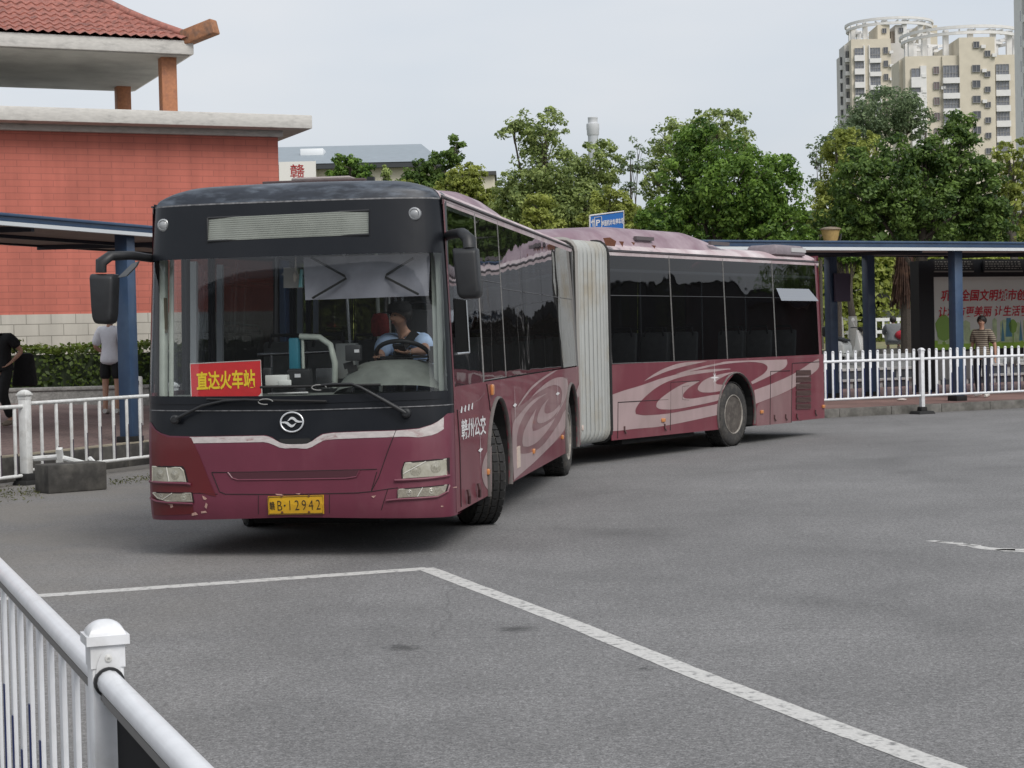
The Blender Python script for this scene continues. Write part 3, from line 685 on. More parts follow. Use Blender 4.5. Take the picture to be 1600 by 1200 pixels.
for k in range(12):
    z = 60-3.9*k
    b = MB(); b.span((_x-.9, 1.2, z), (_x-.01, 6.2, z+.35)); b.span((_x-.9, 1.2, z+.35), (_x-.75, 6.2, z+1.1)); bl = b.build('balcony', WHITE_R, rt)
    b = MB(); b.span((_x-.06, 1.6, z+.5), (_x+.02, 5.8, z+3.0)); b.build('balcony_glazing', WINB, bl)
    b = MB(); b.span((_x-.05, 8.5, z+.9), (_x+.02, 10.5, z+2.5)); b.build('window', WIN, rt)
for y_ in (1.0, 6.2): b = MB(); b.span((_x-1.0, y_, 0), (_x-.01, y_+.4, 75)); b.build('white_pier', WHITE_R, rt)
# ---------------------------------------------------------------- the articulated bus
BUS_O, BUS_YAW, TR_YAW, YJ = Vector((-1.7704, 14.2937, 0)), .152, .5932, 9.8697
BM = Matrix.Translation(BUS_O) @ Matrix.Rotation(-BUS_YAW, 4, 'Z'); BI = BM.inverted()
TM = Matrix.Translation((0, YJ, 0)) @ Matrix.Rotation(-(TR_YAW-BUS_YAW), 4, 'Z')        # trailer inside the bus frame
TI = (BM @ TM).inverted()
CX, HW = -.025, 1.275
def lray(px, py, inv): return inv @ CPOS, inv.to_3x3() @ ray(px, py)
def wz(z): return HW-max(0., z-1.3)*.035
YZ = ([.28, .34, .45, .9, 1.2, 2.4, 2.86, 2.93, 2.98, 3.02, 3.05, 3.07], [.05, .02, 0, 0, .03, .10, .155, .175, .21, .27, .36, .55])
def y0(z): return interp(z, *YZ)
def fy(x, z):
    q = min(1., abs(x-CX)/wz(z)); return y0(z)+.42*(1-(1-q**3.2)**(1/3.2))
def FR(px, py):
    o, d = lray(px, py, BI); y = .1
    for _ in range(30):
        p = o+d*((y-o.y)/d.y); y = .5*y+.5*fy(p.x, p.z)
    return p.x, p.z
def SD(px, py, inv=None):
    o, d = lray(px, py, inv or BI); x = 1.25
    for _ in range(8):
        p = o+d*((x-o.x)/d.x); x = CX+wz(p.z)
    return p.y, p.z
def TS(px, py): return SD(px, py, TI)
def front(off=0.): return lambda x, z, e=0.: Vector((x, fy(x, z)-off+e, z))
def side(off=0., sg=1): return lambda y, z, e=0.: Vector((CX+sg*(wz(z)+off-e), y, z))
F2 = lambda pts: [FR(*p) for p in pts]
S2 = lambda pts: [SD(*p) for p in pts]
T2 = lambda pts: [TS(*p) for p in pts]

def paint(name, col, dust, lo=.52, hi=.8, rough=.38, scale=1.6, var=.07, coat=.25, stretch=(1, 1, .45)):
    return mat(name, col, rough, scale=scale, col2=dust, lo=lo, hi=hi, var=var, coat=coat, stretch=stretch, detail=8, rvar=.1)
MAROON = paint('maroon_paint', (.132, .025, .046), (.18, .06, .08), coat=.08, rough=.42)
MAROON_S = paint('faded_maroon_paint', (.150, .030, .043), (.22, .10, .105), .48, .9, .5)
REDFIX = paint('resprayed_red_paint', (.105, .010, .013), (.12, .022, .024), rough=.38, coat=.08)
PINK = paint('pale_pink_paint', (.36, .265, .265), (.28, .215, .205), .42, .75, .55)
MAUVE = paint('dusty_mauve_paint', (.19, .095, .10), (.24, .15, .15), .42, .75, .55)
ROOFP = mat('faded_mauve_roof_paint', (.42, .32, .335), .6, scale=1.3, col2=(.60, .55, .55), lo=.42, hi=.68, var=.10, detail=9)
PODP = mat('faded_pod_paint', (.215, .135, .165), .5, scale=1.1, col2=(.42, .345, .37), lo=.45, hi=.72, var=.10, detail=9)
CAPP = mat('worn_blue_black_paint', (.022, .028, .040), .45, scale=2.6, col2=(.13, .155, .19), lo=.48, hi=.72, var=.25, detail=9, stretch=(1, 1, 4))
BLACKP = mat('black_panel', (.007, .0085, .012), .32, scale=2, col2=(.013, .0145, .018), lo=.4, hi=.8, spec=.32, rvar=.1)
BLACKR = mat('black_rubber', (.012, .012, .012), .75)
BLACKM = mat('black_plastic', (.016, .017, .019), .5, var=.12, scale=6)
GREYW = mat('worn_white_edge', (.47, .43, .42), .6, scale=6, col2=(.20, .06, .065), lo=.56, hi=.72, var=.12, detail=9, stretch=(1, 1, 2.5))
SCRAPE = mat('scraped_primer', (.42, .26, .22), .8, var=.2, scale=20)
SEAM = mat('panel_gap', (.018, .010, .011), .8)
SEALP = mat('pale_window_seal', (.20, .195, .19), .6, var=.15, scale=10)
CHROME = mat('chrome', (.74, .75, .77), .25, .6)
STEEL = mat('stainless_tube', (.50, .51, .52), .25, 1.0)
LENS = mat('headlight_lens', (.36, .345, .28), .12, coat=1., var=.07, scale=14, spec=.8, col2=(.45, .435, .37), lo=.42, hi=.66)
REFLB = mat('lamp_reflector', (.30, .285, .23), .12, coat=1., var=.25, scale=30, spec=.8)
LENSI = mat('lamp_inner_dark', (.26, .24, .20), .2, coat=1., var=.3, scale=18)
AMBER = mat('amber_marker', (.55, .22, .07), .3, coat=.6)
TYRE = mat('dusty_tyre', (.032, .031, .030), .85, var=.3, scale=9, col2=(.075, .068, .06), lo=.45, hi=.7)
TYRED = mat('tyre_tread', (.016, .016, .016), .8, var=.3, scale=9)
RIM = mat('dusty_steel_rim', (.075, .064, .056), .65, .1, var=.25, scale=7, col2=(.125, .11, .095), lo=.45, hi=.65)
RIML = mat('pale_dusty_rim', (.34, .315, .28), .6, .2, var=.25, scale=7, col2=(.2, .18, .16), lo=.45, hi=.65)
UNDER = mat('underbody', (.012, .012, .012), .9)
ARCHM = mat('grey_arch_rubber', (.12, .105, .10), .8, var=.15, scale=5)
BELLOW = mat('grey_bellows_fabric', (.375, .385, .37), .8, scale=1.6, col2=(.31, .28, .22), lo=.48, hi=.72, var=.04, detail=6)
BELLOWD = mat('bellows_crease', (.075, .075, .07), .9)
WSCREEN = glass('windscreen_glass', (.93, .95, .94), wave=.0, base=.005, film=(.45, .48, .50), film_w=.008)
SGLASS = glass('tinted_side_glass', (.12, .13, .14), wave=.006, wscale=1.3, base=.01, film=(.20, .19, .18), film_w=.05)
TGLASS = glass('tinted_trailer_glass', (.22, .23, .245), wave=.009, wscale=1.4, base=.012, film=(.1, .1, .1), film_w=.03)
DGLASS = glass('driver_side_glass', (.75, .77, .78), wave=.01, wscale=1., base=.02)
FARGL = glass('far_side_glass', (.05, .055, .06), base=.0)
DOORGL = glass('door_glass', (.55, .58, .60), base=.0)
DOORG2 = glass('door_glass_dark', (.10, .12, .15), base=.02)
PALEG = mat('pale_green_trim', (.44, .48, .43), .5, var=.08, scale=3, col2=(.36, .39, .35))
DASH = mat('grey_green_dash', (.15, .165, .15), .65, var=.12, scale=4, col2=(.11, .12, .11))
INTD = mat('dark_interior', (.035, .037, .04), .8, var=.15, scale=2)
CEIL = mat('interior_ceiling', (.28, .29, .30), .8)
FLOORM = mat('bus_floor', (.06, .06, .065), .8)
SEATM = mat('seat_shell', (.19, .20, .19), .6, var=.12, scale=4)
SEATB = mat('seat_dark', (.025, .027, .03), .7)
RUST = mat('rust', (.13, .045, .022), .9, var=.3, scale=14)

bus = thing('articulated_bus', 'dusty maroon articulated city bus turning across the yard, with grey bellows and pale swirls', 'bus', BUS_O, -BUS_YAW)
def arcpoly(yc, zc, r, n=14, z0=.3):
    """The wheel arch outline from its front foot over to its rear foot."""
    a0 = math.asin(max(-1, min(1, (z0-zc)/r))); return [(yc-r*math.cos(a0+(math.pi-2*a0)*i/n), zc+r*math.sin(a0+(math.pi-2*a0)*i/n)) for i in range(n+1)]
WHF, WHM, WHT = 2.62, 8.33, 4.72        # wheel centres along front car (2) and trailer
XSIDE = sorted(set([.0]+[s_*v for s_ in (-1, 1) for v in (.2, .4, .6, .75, .85, .93, 1.0, 1.06, 1.11, 1.15, 1.185, 1.21, 1.235, 1.252, 1.264, 1.271, 1.275)]))
def fgrid(mb, zlo, zhi, off=0., nz=10, xr=(-2, 2)):
    """A strip of the curved front between two height curves z(x)."""
    xs = [x for x in XSIDE if xr[0] <= x <= xr[1]]
    return mb.grid(lambda u, v: (lambda z: Vector((CX+u*wz(z)/HW, fy(CX+u*wz(z)/HW, z)-off, z)))(lerp(zlo(u+CX), zhi(u+CX), v)), xs, [i/nz for i in range(nz+1)])
EDGE = F2([(236, 660), (243, 671), (252, 677), (265, 681), (300, 682), (360, 681), (415, 680), (425, 683), (432, 688), (440, 692), (450, 693.5), (478, 693), (486, 690), (494, 684), (503, 678), (520, 675.5), (570, 673.5), (620, 672), (655, 669), (675, 663), (688, 656), (699, 646)])
ex = [p[0] for p in EDGE]; ez_ = [p[1] for p in EDGE]
XSIDE = sorted(set(XSIDE) | set(round(x-CX, 4) for x in ex if -1.25 < x-CX < 1.25))
edge = lambda x: interp(x, ex, ez_)
sill = lambda x: 1.235+.012*abs(x); head = lambda x: 2.43; seamz = lambda x: 2.855
bot = lambda x: .30+.03*max(0, 1-abs(x)/1.25)
mask = MB(); fgrid(mask, bot, edge, nz=16)
mask.grid(lambda u, v: (lambda z: Vector((CX+u, fy(CX+u, z)+v*.25, z)))(bot(u+CX)), XSIDE, [0, 1])
fm = mask.build('front_mask', MAROON, bus, smooth=35, weld=True)
b = MB(); fgrid(b, edge, sill, off=-.006, nz=8); b.build('front_panel', BLACKP, bus, smooth=60)
b = MB(); fgrid(b, sill, lambda x: 1.30+.012*abs(x), nz=2); fgrid(b, lambda x: 2.42, lambda x: 2.43, nz=1); b.build('windscreen_border', BLACKP, bus, smooth=60)
b = MB(); fgrid(b, lambda x: 1.30+.012*abs(x), lambda x: 2.42, nz=10, xr=(-1.252, 1.252)); b.build('windscreen', WSCREEN, bus, smooth=180)
b = MB(); fgrid(b, head, seamz, nz=6); tp = b.build('destination_mask', BLACKP, bus, smooth=60)
b = MB()
for x0, x1 in ((-2, -1.25), (1.25, 2)): b = MB(); fgrid(b, lambda x: 1.29, lambda x: 2.43, off=.003, nz=8, xr=(x0, x1)); b.build('windscreen_pillar', BLACKP, bus, smooth=60)
# destination display
DD = F2([(325, 341), (577, 329), (577, 366.5), (325, 377)])
b = MB(); b.sheet(DD, front(.004), .12); dsp = b.build('destination_display', mat('display_glass', (.20, .215, .185), .25, coat=.5, var=.12, scale=2, col2=(.25, .265, .235)), tp)
b = MB(); P = DD+[DD[0]]; b.tube([front(.008)(*p) for p in P], .011, 6); b.build('display_frame', BLACKM, dsp)
b = MB()
for i in range(11):
    t = (i+.5)/11; a = [lerp(DD[0][k], DD[3][k], t) for k in (0, 1)]; c = [lerp(DD[1][k], DD[2][k], t) for k in (0, 1)]
    b.tube([front(.005)(lerp(a[0], c[0], q/6), lerp(a[1], c[1], q/6)) for q in range(7)], .0022, 4)
b.build('led_row_lines', mat('display_line', (.17, .182, .16), .5), dsp)
for px, py in ((256, 352), (648, 334)):
    x, z = FR(px, py); c = front(.0)(x, z); b = MB(); b.lathe([(.052, .03), (.052, -.012), (.040, -.022), (.036, -.014), (.024, -.024), (0, -.026)], c, 'Y', 18)
    b.build('roof_marker_lamp', mat('marker_lamp_grey', (.30, .31, .32), .3, coat=.6), tp, smooth=40)
# roof cap over the front
def roofz(x, full=3.055):
    q = min(1, abs(x-CX)/1.215); return full-.03*q**2-.13*max(0, (q-.62)/.38)**2.2-.08*max(0, (q-.93)/.07)**2
b = MB()
def capf(u, v):
    x = CX+u*wz(2.9)/HW; zt = roofz(x); zlo = seamz(x)
    if v < .5: z = lerp(zlo, zlo+(zt-zlo)*.55, v/.5); return Vector((x, fy(x, z)+.004, z))
    a = (v-.5)/.5; zb = zlo+(zt-zlo)*.55; yb = fy(x, zb)+.004; th = a*math.pi/2
    return Vector((x, lerp(yb, max(.85, yb+.3), 1-math.cos(th)), lerp(zb, zt, math.sin(th))))
b.grid(capf, XSIDE, [i/12 for i in range(13)]); b.build('roof_cap', CAPP, bus, smooth=60)
b = MB()
fgrid(b, seamz, lambda x: seamz(x)+.012, off=.002, nz=1); b.build('pale_seam', mat('seam_line_grey', (.14, .14, .145), .6, var=.5, scale=9), bus)
b = MB(); fgrid(b, lambda x: sill(x)-.055, lambda x: sill(x)-.047, off=.002, nz=1)
b.build('pale_seam', bpy.data.materials['seam_line_grey'], bus)
# bumper details
def fline(mb, px, wd, off=.0015, n=6):
    pts = F2(px); fn = front(off); P = []
    for i in range(len(pts)-1): P += [(lerp(pts[i][0], pts[i+1][0], j/n), lerp(pts[i][1], pts[i+1][1], j/n)) for j in range(n)]
    P.append(pts[-1]); mb.tube([fn(*p) for p in P], wd, 5)
b = MB(); fx0 = F2([(237, 667), (246, 676), (262, 683), (299, 684), (312, 712), (325, 745), (338, 776), (312, 770), (300, 771), (303, 803), (241, 805)])
b.sheet(fx0, front(.004), .09); b.build('corner_panel', REDFIX, fm, smooth=40, label='brighter red resprayed corner of the bumper')
b = MB()
up = [(x, edge(x)-.004) for x in [lerp(-.855, 1.2, i/46) for i in range(47)]]
lo_ = [(x, edge(x)-.004-(.050-.022*max(0, 1-abs(x-.02)/.2))*(1 if x < .9 else 1+.9*(x-.9)/.3)) for x, z in up][::-1]
b.sheet(up+lo_, front(.0035), .07); b.build('worn_edge_strip', GREYW, fm)
b = MB(); fline(b, [(331, 738), (343, 768), (352, 772), (460, 772.5), (560, 770), (580, 768), (589, 737)], .0035); fline(b, [(331, 738), (360, 738), (560, 734), (589, 733)], .0035)
fline(b, [(619, 672), (606, 705), (592, 745), (580, 768)], .0035); fline(b, [(301, 770), (340, 772)], .003); fline(b, [(580, 768), (606, 764), (622, 762)], .003); fline(b, [(606, 764), (596, 797)], .003); fline(b, [(404, 774), (404, 803)], .0025); fline(b, [(515, 773), (515, 802)], .0025)
b.build('panel_gap', SEAM, fm)
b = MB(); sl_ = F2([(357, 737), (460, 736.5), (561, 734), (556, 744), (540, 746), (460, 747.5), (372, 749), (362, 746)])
b.sheet(sl_, front(.003), .08); gs = b.build('grille_slot', mat('slot_recess_shade', (.062, .013, .022), .6), fm)  # flat decal; the recess shade is put into its darker maroon
b = MB(); fline(b, [(356, 738), (363, 747), (372, 750), (460, 749), (540, 747.5), (557, 745), (562, 735)], .007, .002); b.build('slot_lip', MAROON, gs)
b = MB(); b.sheet(F2([(436, 686), (484, 685), (488, 692), (478, 694.5), (447, 695), (438, 692)]), front(.0), .08); b.build('latch_recess', BLACKR, bus)
def lamp(name, px, bez, cells, dark=False):
    b = MB(); b.sheet(F2(bez), front(.005), .08); bz = b.build(name, mat('lamp_recess', (.02, .008, .01), .7), fm)
    b = MB(); b.sheet(F2(px), front(.014), .06); pts = F2(px); b.tube([front(.013)(*p) for p in pts+[pts[0]]], .007, 5)
    b.build('lens', LENS if name == 'headlight' else mat('fog_lens', (.25, .23, .185), .12, coat=1., var=.2, scale=22, spec=.8) if 'fog_lens' not in bpy.data.materials else bpy.data.materials['fog_lens'], bz)
    for (cx_, cy_, rx, m_) in cells:
        x, z = FR(cx_, cy_); r = rx/196; c = front(.016)(x, z); n = front(.016)(x+.01, z)-c; ang = math.atan2(n.y, n.x)
        b = MB(); b.lathe([(r, .002), (r*.85, .0), (r*.5, .002), (r*.35, -.001), (0, -.002)], c, 'Y', 16, Matrix.Rotation(ang, 4, 'Z')); b.build('reflector', m_, bz, smooth=40)
    mid = ((px[0][0]+px[1][0])/2, (px[0][1]+px[1][1])/2), ((px[-1][0]+px[-2][0])/2, (px[-1][1]+px[-2][1])/2)
    b = MB(); fline(b, list(mid), .004, .016, 3); b.build('divider', mat('lens_divider', (.6, .59, .54), .3), bz)
lamp('headlight', [(239, 729), (283, 731), (287, 735), (291, 752), (239, 752)], [(238, 727), (286, 728), (290, 734), (295, 753.5), (238, 754.5)], [(251, 741, 8, REFLB), (274, 742, 8, REFLB)])
lamp('headlight', [(634, 724), (698, 717.5), (699, 742), (630, 747), (631, 733)], [(632, 721.5), (699, 715), (703, 715), (703, 743), (628, 748), (627, 735)], [(650, 735, 9, REFLB), (682, 730, 9, REFLB)])
lamp('fog_lamp', [(240, 770), (299, 771), (301, 783), (262, 783), (247, 778)], [(238, 768), (301, 769), (304, 785), (262, 785), (245, 780)], [(252, 776, 5, LENSI), (288, 777, 5, REFLB)])
lamp('fog_lamp', [(623, 765), (699, 758), (695, 768), (684, 774), (622, 777)], [(622, 763.5), (702, 756), (698, 769.5), (685, 776), (621, 778.5)], [(640, 770, 5, LENSI), (675, 767, 5, REFLB)])
for P_, w_ in (([(235, 752), (293, 755.5), (299, 757)], .012), ([(617, 750.5), (632, 750), (665, 748), (703, 743)], .012), ([(236, 778), (246, 783), (262, 785), (302, 787)], .010), ([(604, 782), (622, 780), (684, 776), (700, 768), (703, 758)], .009)):
    b = MB(); fline(b, P_, w_, .012); b.build('lamp_ledge', MAROON, fm, smooth=60)
b = MB()
for poly in ([(256, 785), (264, 784), (270, 788), (271, 792), (267, 794), (266, 789), (261, 787)], [(316, 774), (320, 776), (324, 779), (321, 781), (318, 780)], [(314, 799), (322, 798), (324, 801), (315, 802)], [(300, 802), (306, 800), (310, 804), (300, 806)], [(322, 785), (325, 788), (323, 795), (320, 792)], [(430, 771.5), (440, 772), (444, 774), (433, 773.5)], [(462, 771), (470, 770.5), (468, 772.5)], [(710, 760), (714, 760), (714, 762), (709, 762)], [(689, 790), (693, 790), (693, 792), (689, 792)], [(580, 775), (588, 774), (584, 778)]):
    b = MB(); b.sheet(F2(poly), front(.006), .05); b.build('paint_chip', SCRAPE, fm)
# number plate
PL = F2([(419.5, 775.5), (506.5, 773), (507, 802.5), (420.5, 804)])
b = MB(); b.sheet(PL, front(.018), .1, thick=.012); pt = b.build('number_plate', mat('plate_yellow', (.62, .36, .010), .4, var=.06, scale=6, col2=(.55, .30, .02)), bus)
b = MB(); pr_ = [(lerp(p[0], .025, .03), lerp(p[1], .43, .08)) for p in PL]; b.tube([front(.021)(*p) for p in pr_+[pr_[0]]], .0022, 4); b.build('plate_border', BLACKR, pt)
pc = ((PL[0][0]+PL[2][0])/2, (PL[0][1]+PL[2][1])/2); ph = PL[0][1]-PL[3][1]; pw_ = PL[1][0]-PL[0][0]
tilt = (PL[1][1]-PL[0][1])/pw_
b = MB(); b_f = lambda ox: (lambda u, v: front(.0205)(pc[0]+ox+u, pc[1]+(ox+u)*tilt+v))
text_mb(b, '赣', ph*.50, b_f(-pw_*.42), .008, .62)
for ch, ox in (('B', -.285), ('1', -.105), ('2', .025), ('9', .15), ('4', .275), ('2', .405)): text_mb(b, ch, ph*.80, b_f(pw_*ox), -.010, .72)
b.lathe([(.008, 0), (0, -.002)], b_f(-pw_*.195)(0, 0), 'Y', 8)
b.build('plate_lettering', BLACKR, pt)
b = MB()
for px, py in ((441, 775.5), (483.5, 774.5), (442, 800), (484, 799.5)): b.lathe([(.010, 0), (.008, -.006), (0, -.007)], front(.02)(*FR(px, py)), 'Y', 8)
b.build('plate_screw', mat('plate_screw_dark', (.12, .05, .02), .6), pt)
# round emblem
E0 = lambda x, y: FR(380+x/7.06, 640+y/7.06)
b = MB(); ec = E0(540, 137); er = (E0(664, 137)[0]-E0(416, 137)[0])/2
eh = (E0(540, 30)[1]-E0(540, 245)[1])/2
ring = [front(.008)(ec[0]+er*math.cos(t), ec[1]+eh*math.sin(t)) for t in [2*math.pi*i/40 for i in range(41)]]
b.tube(ring, .0075, 8); em = b.build('emblem', CHROME, bus, smooth=60)
b = MB(); wv = [(412, 140), (470, 132), (496, 124), (512, 104), (528, 86), (548, 80), (568, 88), (590, 108), (612, 124), (668, 128), (668, 138), (604, 142), (578, 134), (556, 112), (538, 106), (520, 118), (500, 134), (470, 142), (412, 146)]
wv1 = [(488, 130), (502, 112), (516, 92), (534, 80), (553, 80), (574, 92), (594, 112), (616, 123), (668, 127), (668, 138), (610, 143), (584, 137), (565, 119), (548, 107), (530, 106), (512, 118)]
for p in (wv1, [(1080-x, 274-y) for x, y in wv1]): b.sheet([E0(*q) for q in p], front(.010), .05, thick=.008)
b.build('emblem_wave', mat('satin_silver', (.62, .63, .64), .4, .3), em)
# wipers
def wiper(arm, blade, r0):
    b = MB(); fn = front(.05); pts = F2(arm); P = []
    for i in range(len(pts)-1): P += [fn(lerp(pts[i][0], pts[i+1][0], j/5), lerp(pts[i][1], pts[i+1][1], j/5)) for j in range(5)]
    P.append(fn(*pts[-1])); n = len(P); b.tube(P, [lerp(r0, .010, min(1, i/(n*.5))) for i in range(n)], 7)
    w_ = b.build('wiper', BLACKM, bus, smooth=60)
    b = MB(); pts = F2(blade); fn = front(.03); P = [fn(lerp(pts[0][0], pts[1][0], j/14), lerp(pts[0][1], pts[1][1], j/14)) for j in range(15)]; b.tube(P, .011, 5); b.build('blade', BLACKR, w_)
    b = MB(); h = P[7]; b.tube([h+Vector((.06*math.cos(t), -.02, .022*math.sin(t)-.01)) for t in [i*.5 for i in range(11)]], .004, 5); b.build('hose', mat('wiper_hose', (.30, .30, .29), .5), w_)
    b = MB(); x, z = F2(arm)[0]; b.lathe([(.034, .045), (.038, -.05), (.024, -.065), (0, -.066)], front(.0)(x, z), 'Y', 14); b.build('pivot', BLACKM, w_, smooth=40)
wiper([(636, 645), (600, 624), (566, 605), (552, 599.5), (520, 600), (504, 601.5)], [(408, 605), (596, 601)], .020)
wiper([(276, 655), (318, 634), (352, 626), (384, 624), (408, 625)], [(325, 623.5), (512, 627)], .015)

# ---- sides: skirts, windows, roof, for both cars
def skirt(mb, y0_, y1_, zb0, zb1, ztop, arches, sg, fn_off=0.):
    """Lower side panel with wheel-arch cutouts; a real 12 mm thick skin."""
    pts = [(y0_, ztop), (y1_, ztop), (y1_, zb1)]
    zb = lambda y: lerp(zb0, zb1, (y-y0_)/(y1_-y0_))
    for yc, r in sorted(arches, reverse=True): pts += arcpoly(yc, .50, r, 16, zb(yc))[::-1]
    pts.append((y0_, zb0)); pts = pts[::-1]
    mb.sheet(pts, side(fn_off, sg), .9, thick=.012)
ZS = 1.335
for sg in (1, -1):
    b = MB(); skirt(b, .41, 9.30, .315, .315, ZS, [(WHF, .66), (WHM, .63)], sg)
    sk = b.build('side_skirt', MAROON_S, bus, smooth=30)
    if sg > 0: skirtF = sk
    b = MB(TM); skirt(b, 1.02, 7.95, .31, .27, ZS, [(WHT, .61)], sg); sk = b.build('side_skirt', MAROON_S, bus, smooth=30)
    if sg > 0: skirtT = sk
# arch trims and wheel housings
for xf, ys in ((None, (WHF, WHM)), (TM, (WHT,))):
    for yc in ys:
        rr = .66 if yc == WHF else .63 if yc == WHM else .61
        for sg in (1, -1):
            b = MB(xf); P = [side(.004, sg)(*p) for p in arcpoly(yc, .5, rr+.012, 20, .31)]
            b.tube(P, .026, 6, flat=.6); b.build('wheel_arch_trim', ARCHM, bus, smooth=60)
            b = MB(xf); A = arcpoly(yc, .5, rr-.012, 16, .30)
            b.grid(lambda u, v: Vector((CX+sg*(HW-.015-.52*v), A[int(u)][0], A[int(u)][1])), range(17), [0, 1])
            b.add([Vector((CX+sg*(HW-.53), p[0], p[1])) for p in A], [tuple(range(17))]); b.build('wheel_housing', UNDER, bus)
# window bands
def pane(name, poly, m, sg=1, xf=None, off=-.004, seal=True, parent=None):
    b = MB(xf); b.sheet(poly, side(off, sg), .8); w_ = b.build(name, m, parent or bus)
    if seal:
        b = MB(xf); P = poly+[poly[0]]
        Q = []
        for i in range(len(P)-1): Q += [(lerp(P[i][0], P[i+1][0], j/4), lerp(P[i][1], P[i+1][1], j/4)) for j in range(4)]
        Q.append(P[-1]); b.tube([side(off+.001, sg)(*p) for p in Q], .0038, 4); b.build('seal', SEALP, w_)
    return w_
ZT0 = 2.845
drv = S2([(701, 321), (742, 341), (758, 610), (718, 639), (713, 640)])
yA = drv[1][0]
drvp = [(.47, ZT0), (1.90, ZT0), (1.90, 1.235), (1.62, 1.19), (.60, 1.13), (.47, 1.16)]
dw = pane('driver_window', drvp, DGLASS)
b = MB(); b.sheet(S2([(709, 466), (727, 469), (732, 551), (713, 553)]), side(-.001), .5); b.build('open_slider', mat('open_gap_shade', (.004, .004, .004), .9, spec=.1), dw)  # near-black sheet stands in for the dark cab behind the open gap
b = MB(); Q = S2([(727, 469), (732, 551), (713, 553)]); b.tube([side(.004)(*p) for p in Q], .011, 5); b.build('slider_rail', STEEL, dw)
for y0_, y1_ in ((1.925, 3.20), (3.215, 4.62), (4.635, 6.10), (6.115, 7.70), (7.715, 9.13)):
    pane('side_window', [(y0_, ZT0), (y1_, ZT0), (y1_, ZS+.015), (y0_, ZS+.015)], SGLASS, seal=y0_ < 2)
for a, c in ((2, 1.5), ): pass
b = MB(); b.sheet([(9.14, ZT0), (9.30, ZT0), (9.30, ZS), (9.14, ZS)], side(-.003), .8, thick=.01); b.build('end_pillar', mat('grey_end_panel', (.10, .10, .10), .6, var=.2, scale=5, stretch=(1, 1, .3)), bus)
b = MB()
for (y0_, z0_, y1_, z1_) in ((2.0, 2.25, 3.15, 2.25), (3.3, 2.2, 4.55, 2.2), (4.7, 2.2, 6.0, 2.2), (6.2, 2.2, 7.6, 2.2), (7.8, 2.2, 8.95, 2.2)): b.tube([side(-.001)(y0_, z0_), side(-.001)(y1_, z1_)], .004, 4)
b.build('hopper_line', mat('hopper_frame', (.05, .05, .053), .5), bus)
TW = [(1.075, 2.80), (2.82, 4.465), (4.485, 6.155), (6.175, 7.80)]
for i, (y0_, y1_) in enumerate(TW):
    wn = pane('side_window', [(y0_, 2.875-.004*i), (y1_, 2.87-.004*i), (y1_, ZS+.0-.012*i), (y0_, ZS+.012-.012*i)], TGLASS, xf=TM)
    b = MB(TM); b.tube([side(-.001)(y0_+.03, 2.27), side(-.001)(y1_-.03, 2.27)], .004, 4)
    b.build('hopper_line', mat('hopper_frame', (.10, .10, .105), .5) if i == 0 else bpy.data.materials['hopper_frame'], wn)
b = MB(TM); Q = T2([(1210, 455), (1270, 471), (1270, 470), (1262, 458), (1212, 446)]); z2 = 2.23
b.add([side(.005)(6.27, 2.42), side(.005)(7.50, 2.42), side(.10)(7.66, 2.22), side(.10)(6.24, 2.22)], [(0, 1, 2, 3)]); b.build('open_hopper_pane', glass('hopper_glass', (.5, .53, .55), base=.35), wn)
# black header over the windows, pale roof edge
for xf, ya, yb, m_ in ((None, .40, 9.30, 0), (TM, 1.02, 7.95, 1)):
    for sg in (1, -1):
        b = MB(xf); b.sheet([(ya, ZT0-.06), (yb, ZT0-.06), (yb, ZT0+.05), (ya, ZT0+.05)], side(-.012, sg), .9); b.build('window_header', BLACKP, bus)
    b = MB(xf)
    us = sorted([-1+2*i/28 for i in range(29)]+[.955, .975, .99, -.955, -.975, -.99])
    def rfn(u, v, ya=ya, yb=yb):
        x = CX+u*1.218; return Vector((x, lerp(ya if m_ else max(ya, .80-.36*max(0, abs(u)-.8)/.2), yb, v), roofz(x)))
    b.grid(rfn, us, [i/12 for i in range(13)])
    for sg in (1, -1):
        b.grid(lambda u, v: Vector((CX+sg*lerp(wz(2.86), 1.218, v), lerp(ya, yb, u), lerp(2.86, roofz(CX+1.218), v))), [i/12 for i in range(13)], [0, .5, 1])
    b.build('roof', ROOFP, bus, smooth=50)
    for sg in (1, -1):
        b = MB(xf); b.tube([side(.004, sg)(lerp(ya, yb, i/8), 2.872) for i in range(9)], .010, 5); b.build('rain_gutter', mat('gutter_dark', (.06, .05, .055), .6) if sg > 0 and not m_ else bpy.data.materials['gutter_dark'], bus)
# far side glass (door side)
for y0_, y1_ in ((2.0, 4.0), (5.4, 7.4), (7.42, 9.2)): pane('side_window', [(y0_, ZT0), (y1_, ZT0), (y1_, ZS), (y0_, ZS)], FARGL, sg=-1, seal=False)
for y0_, y1_ in ((1.05, 2.8), (2.82, 4.46), (4.48, 6.15), (6.17, 7.85)): pane('side_window', [(y0_, 2.86), (y1_, 2.86), (y1_, ZS), (y0_, ZS)], FARGL, sg=-1, xf=TM, seal=False)
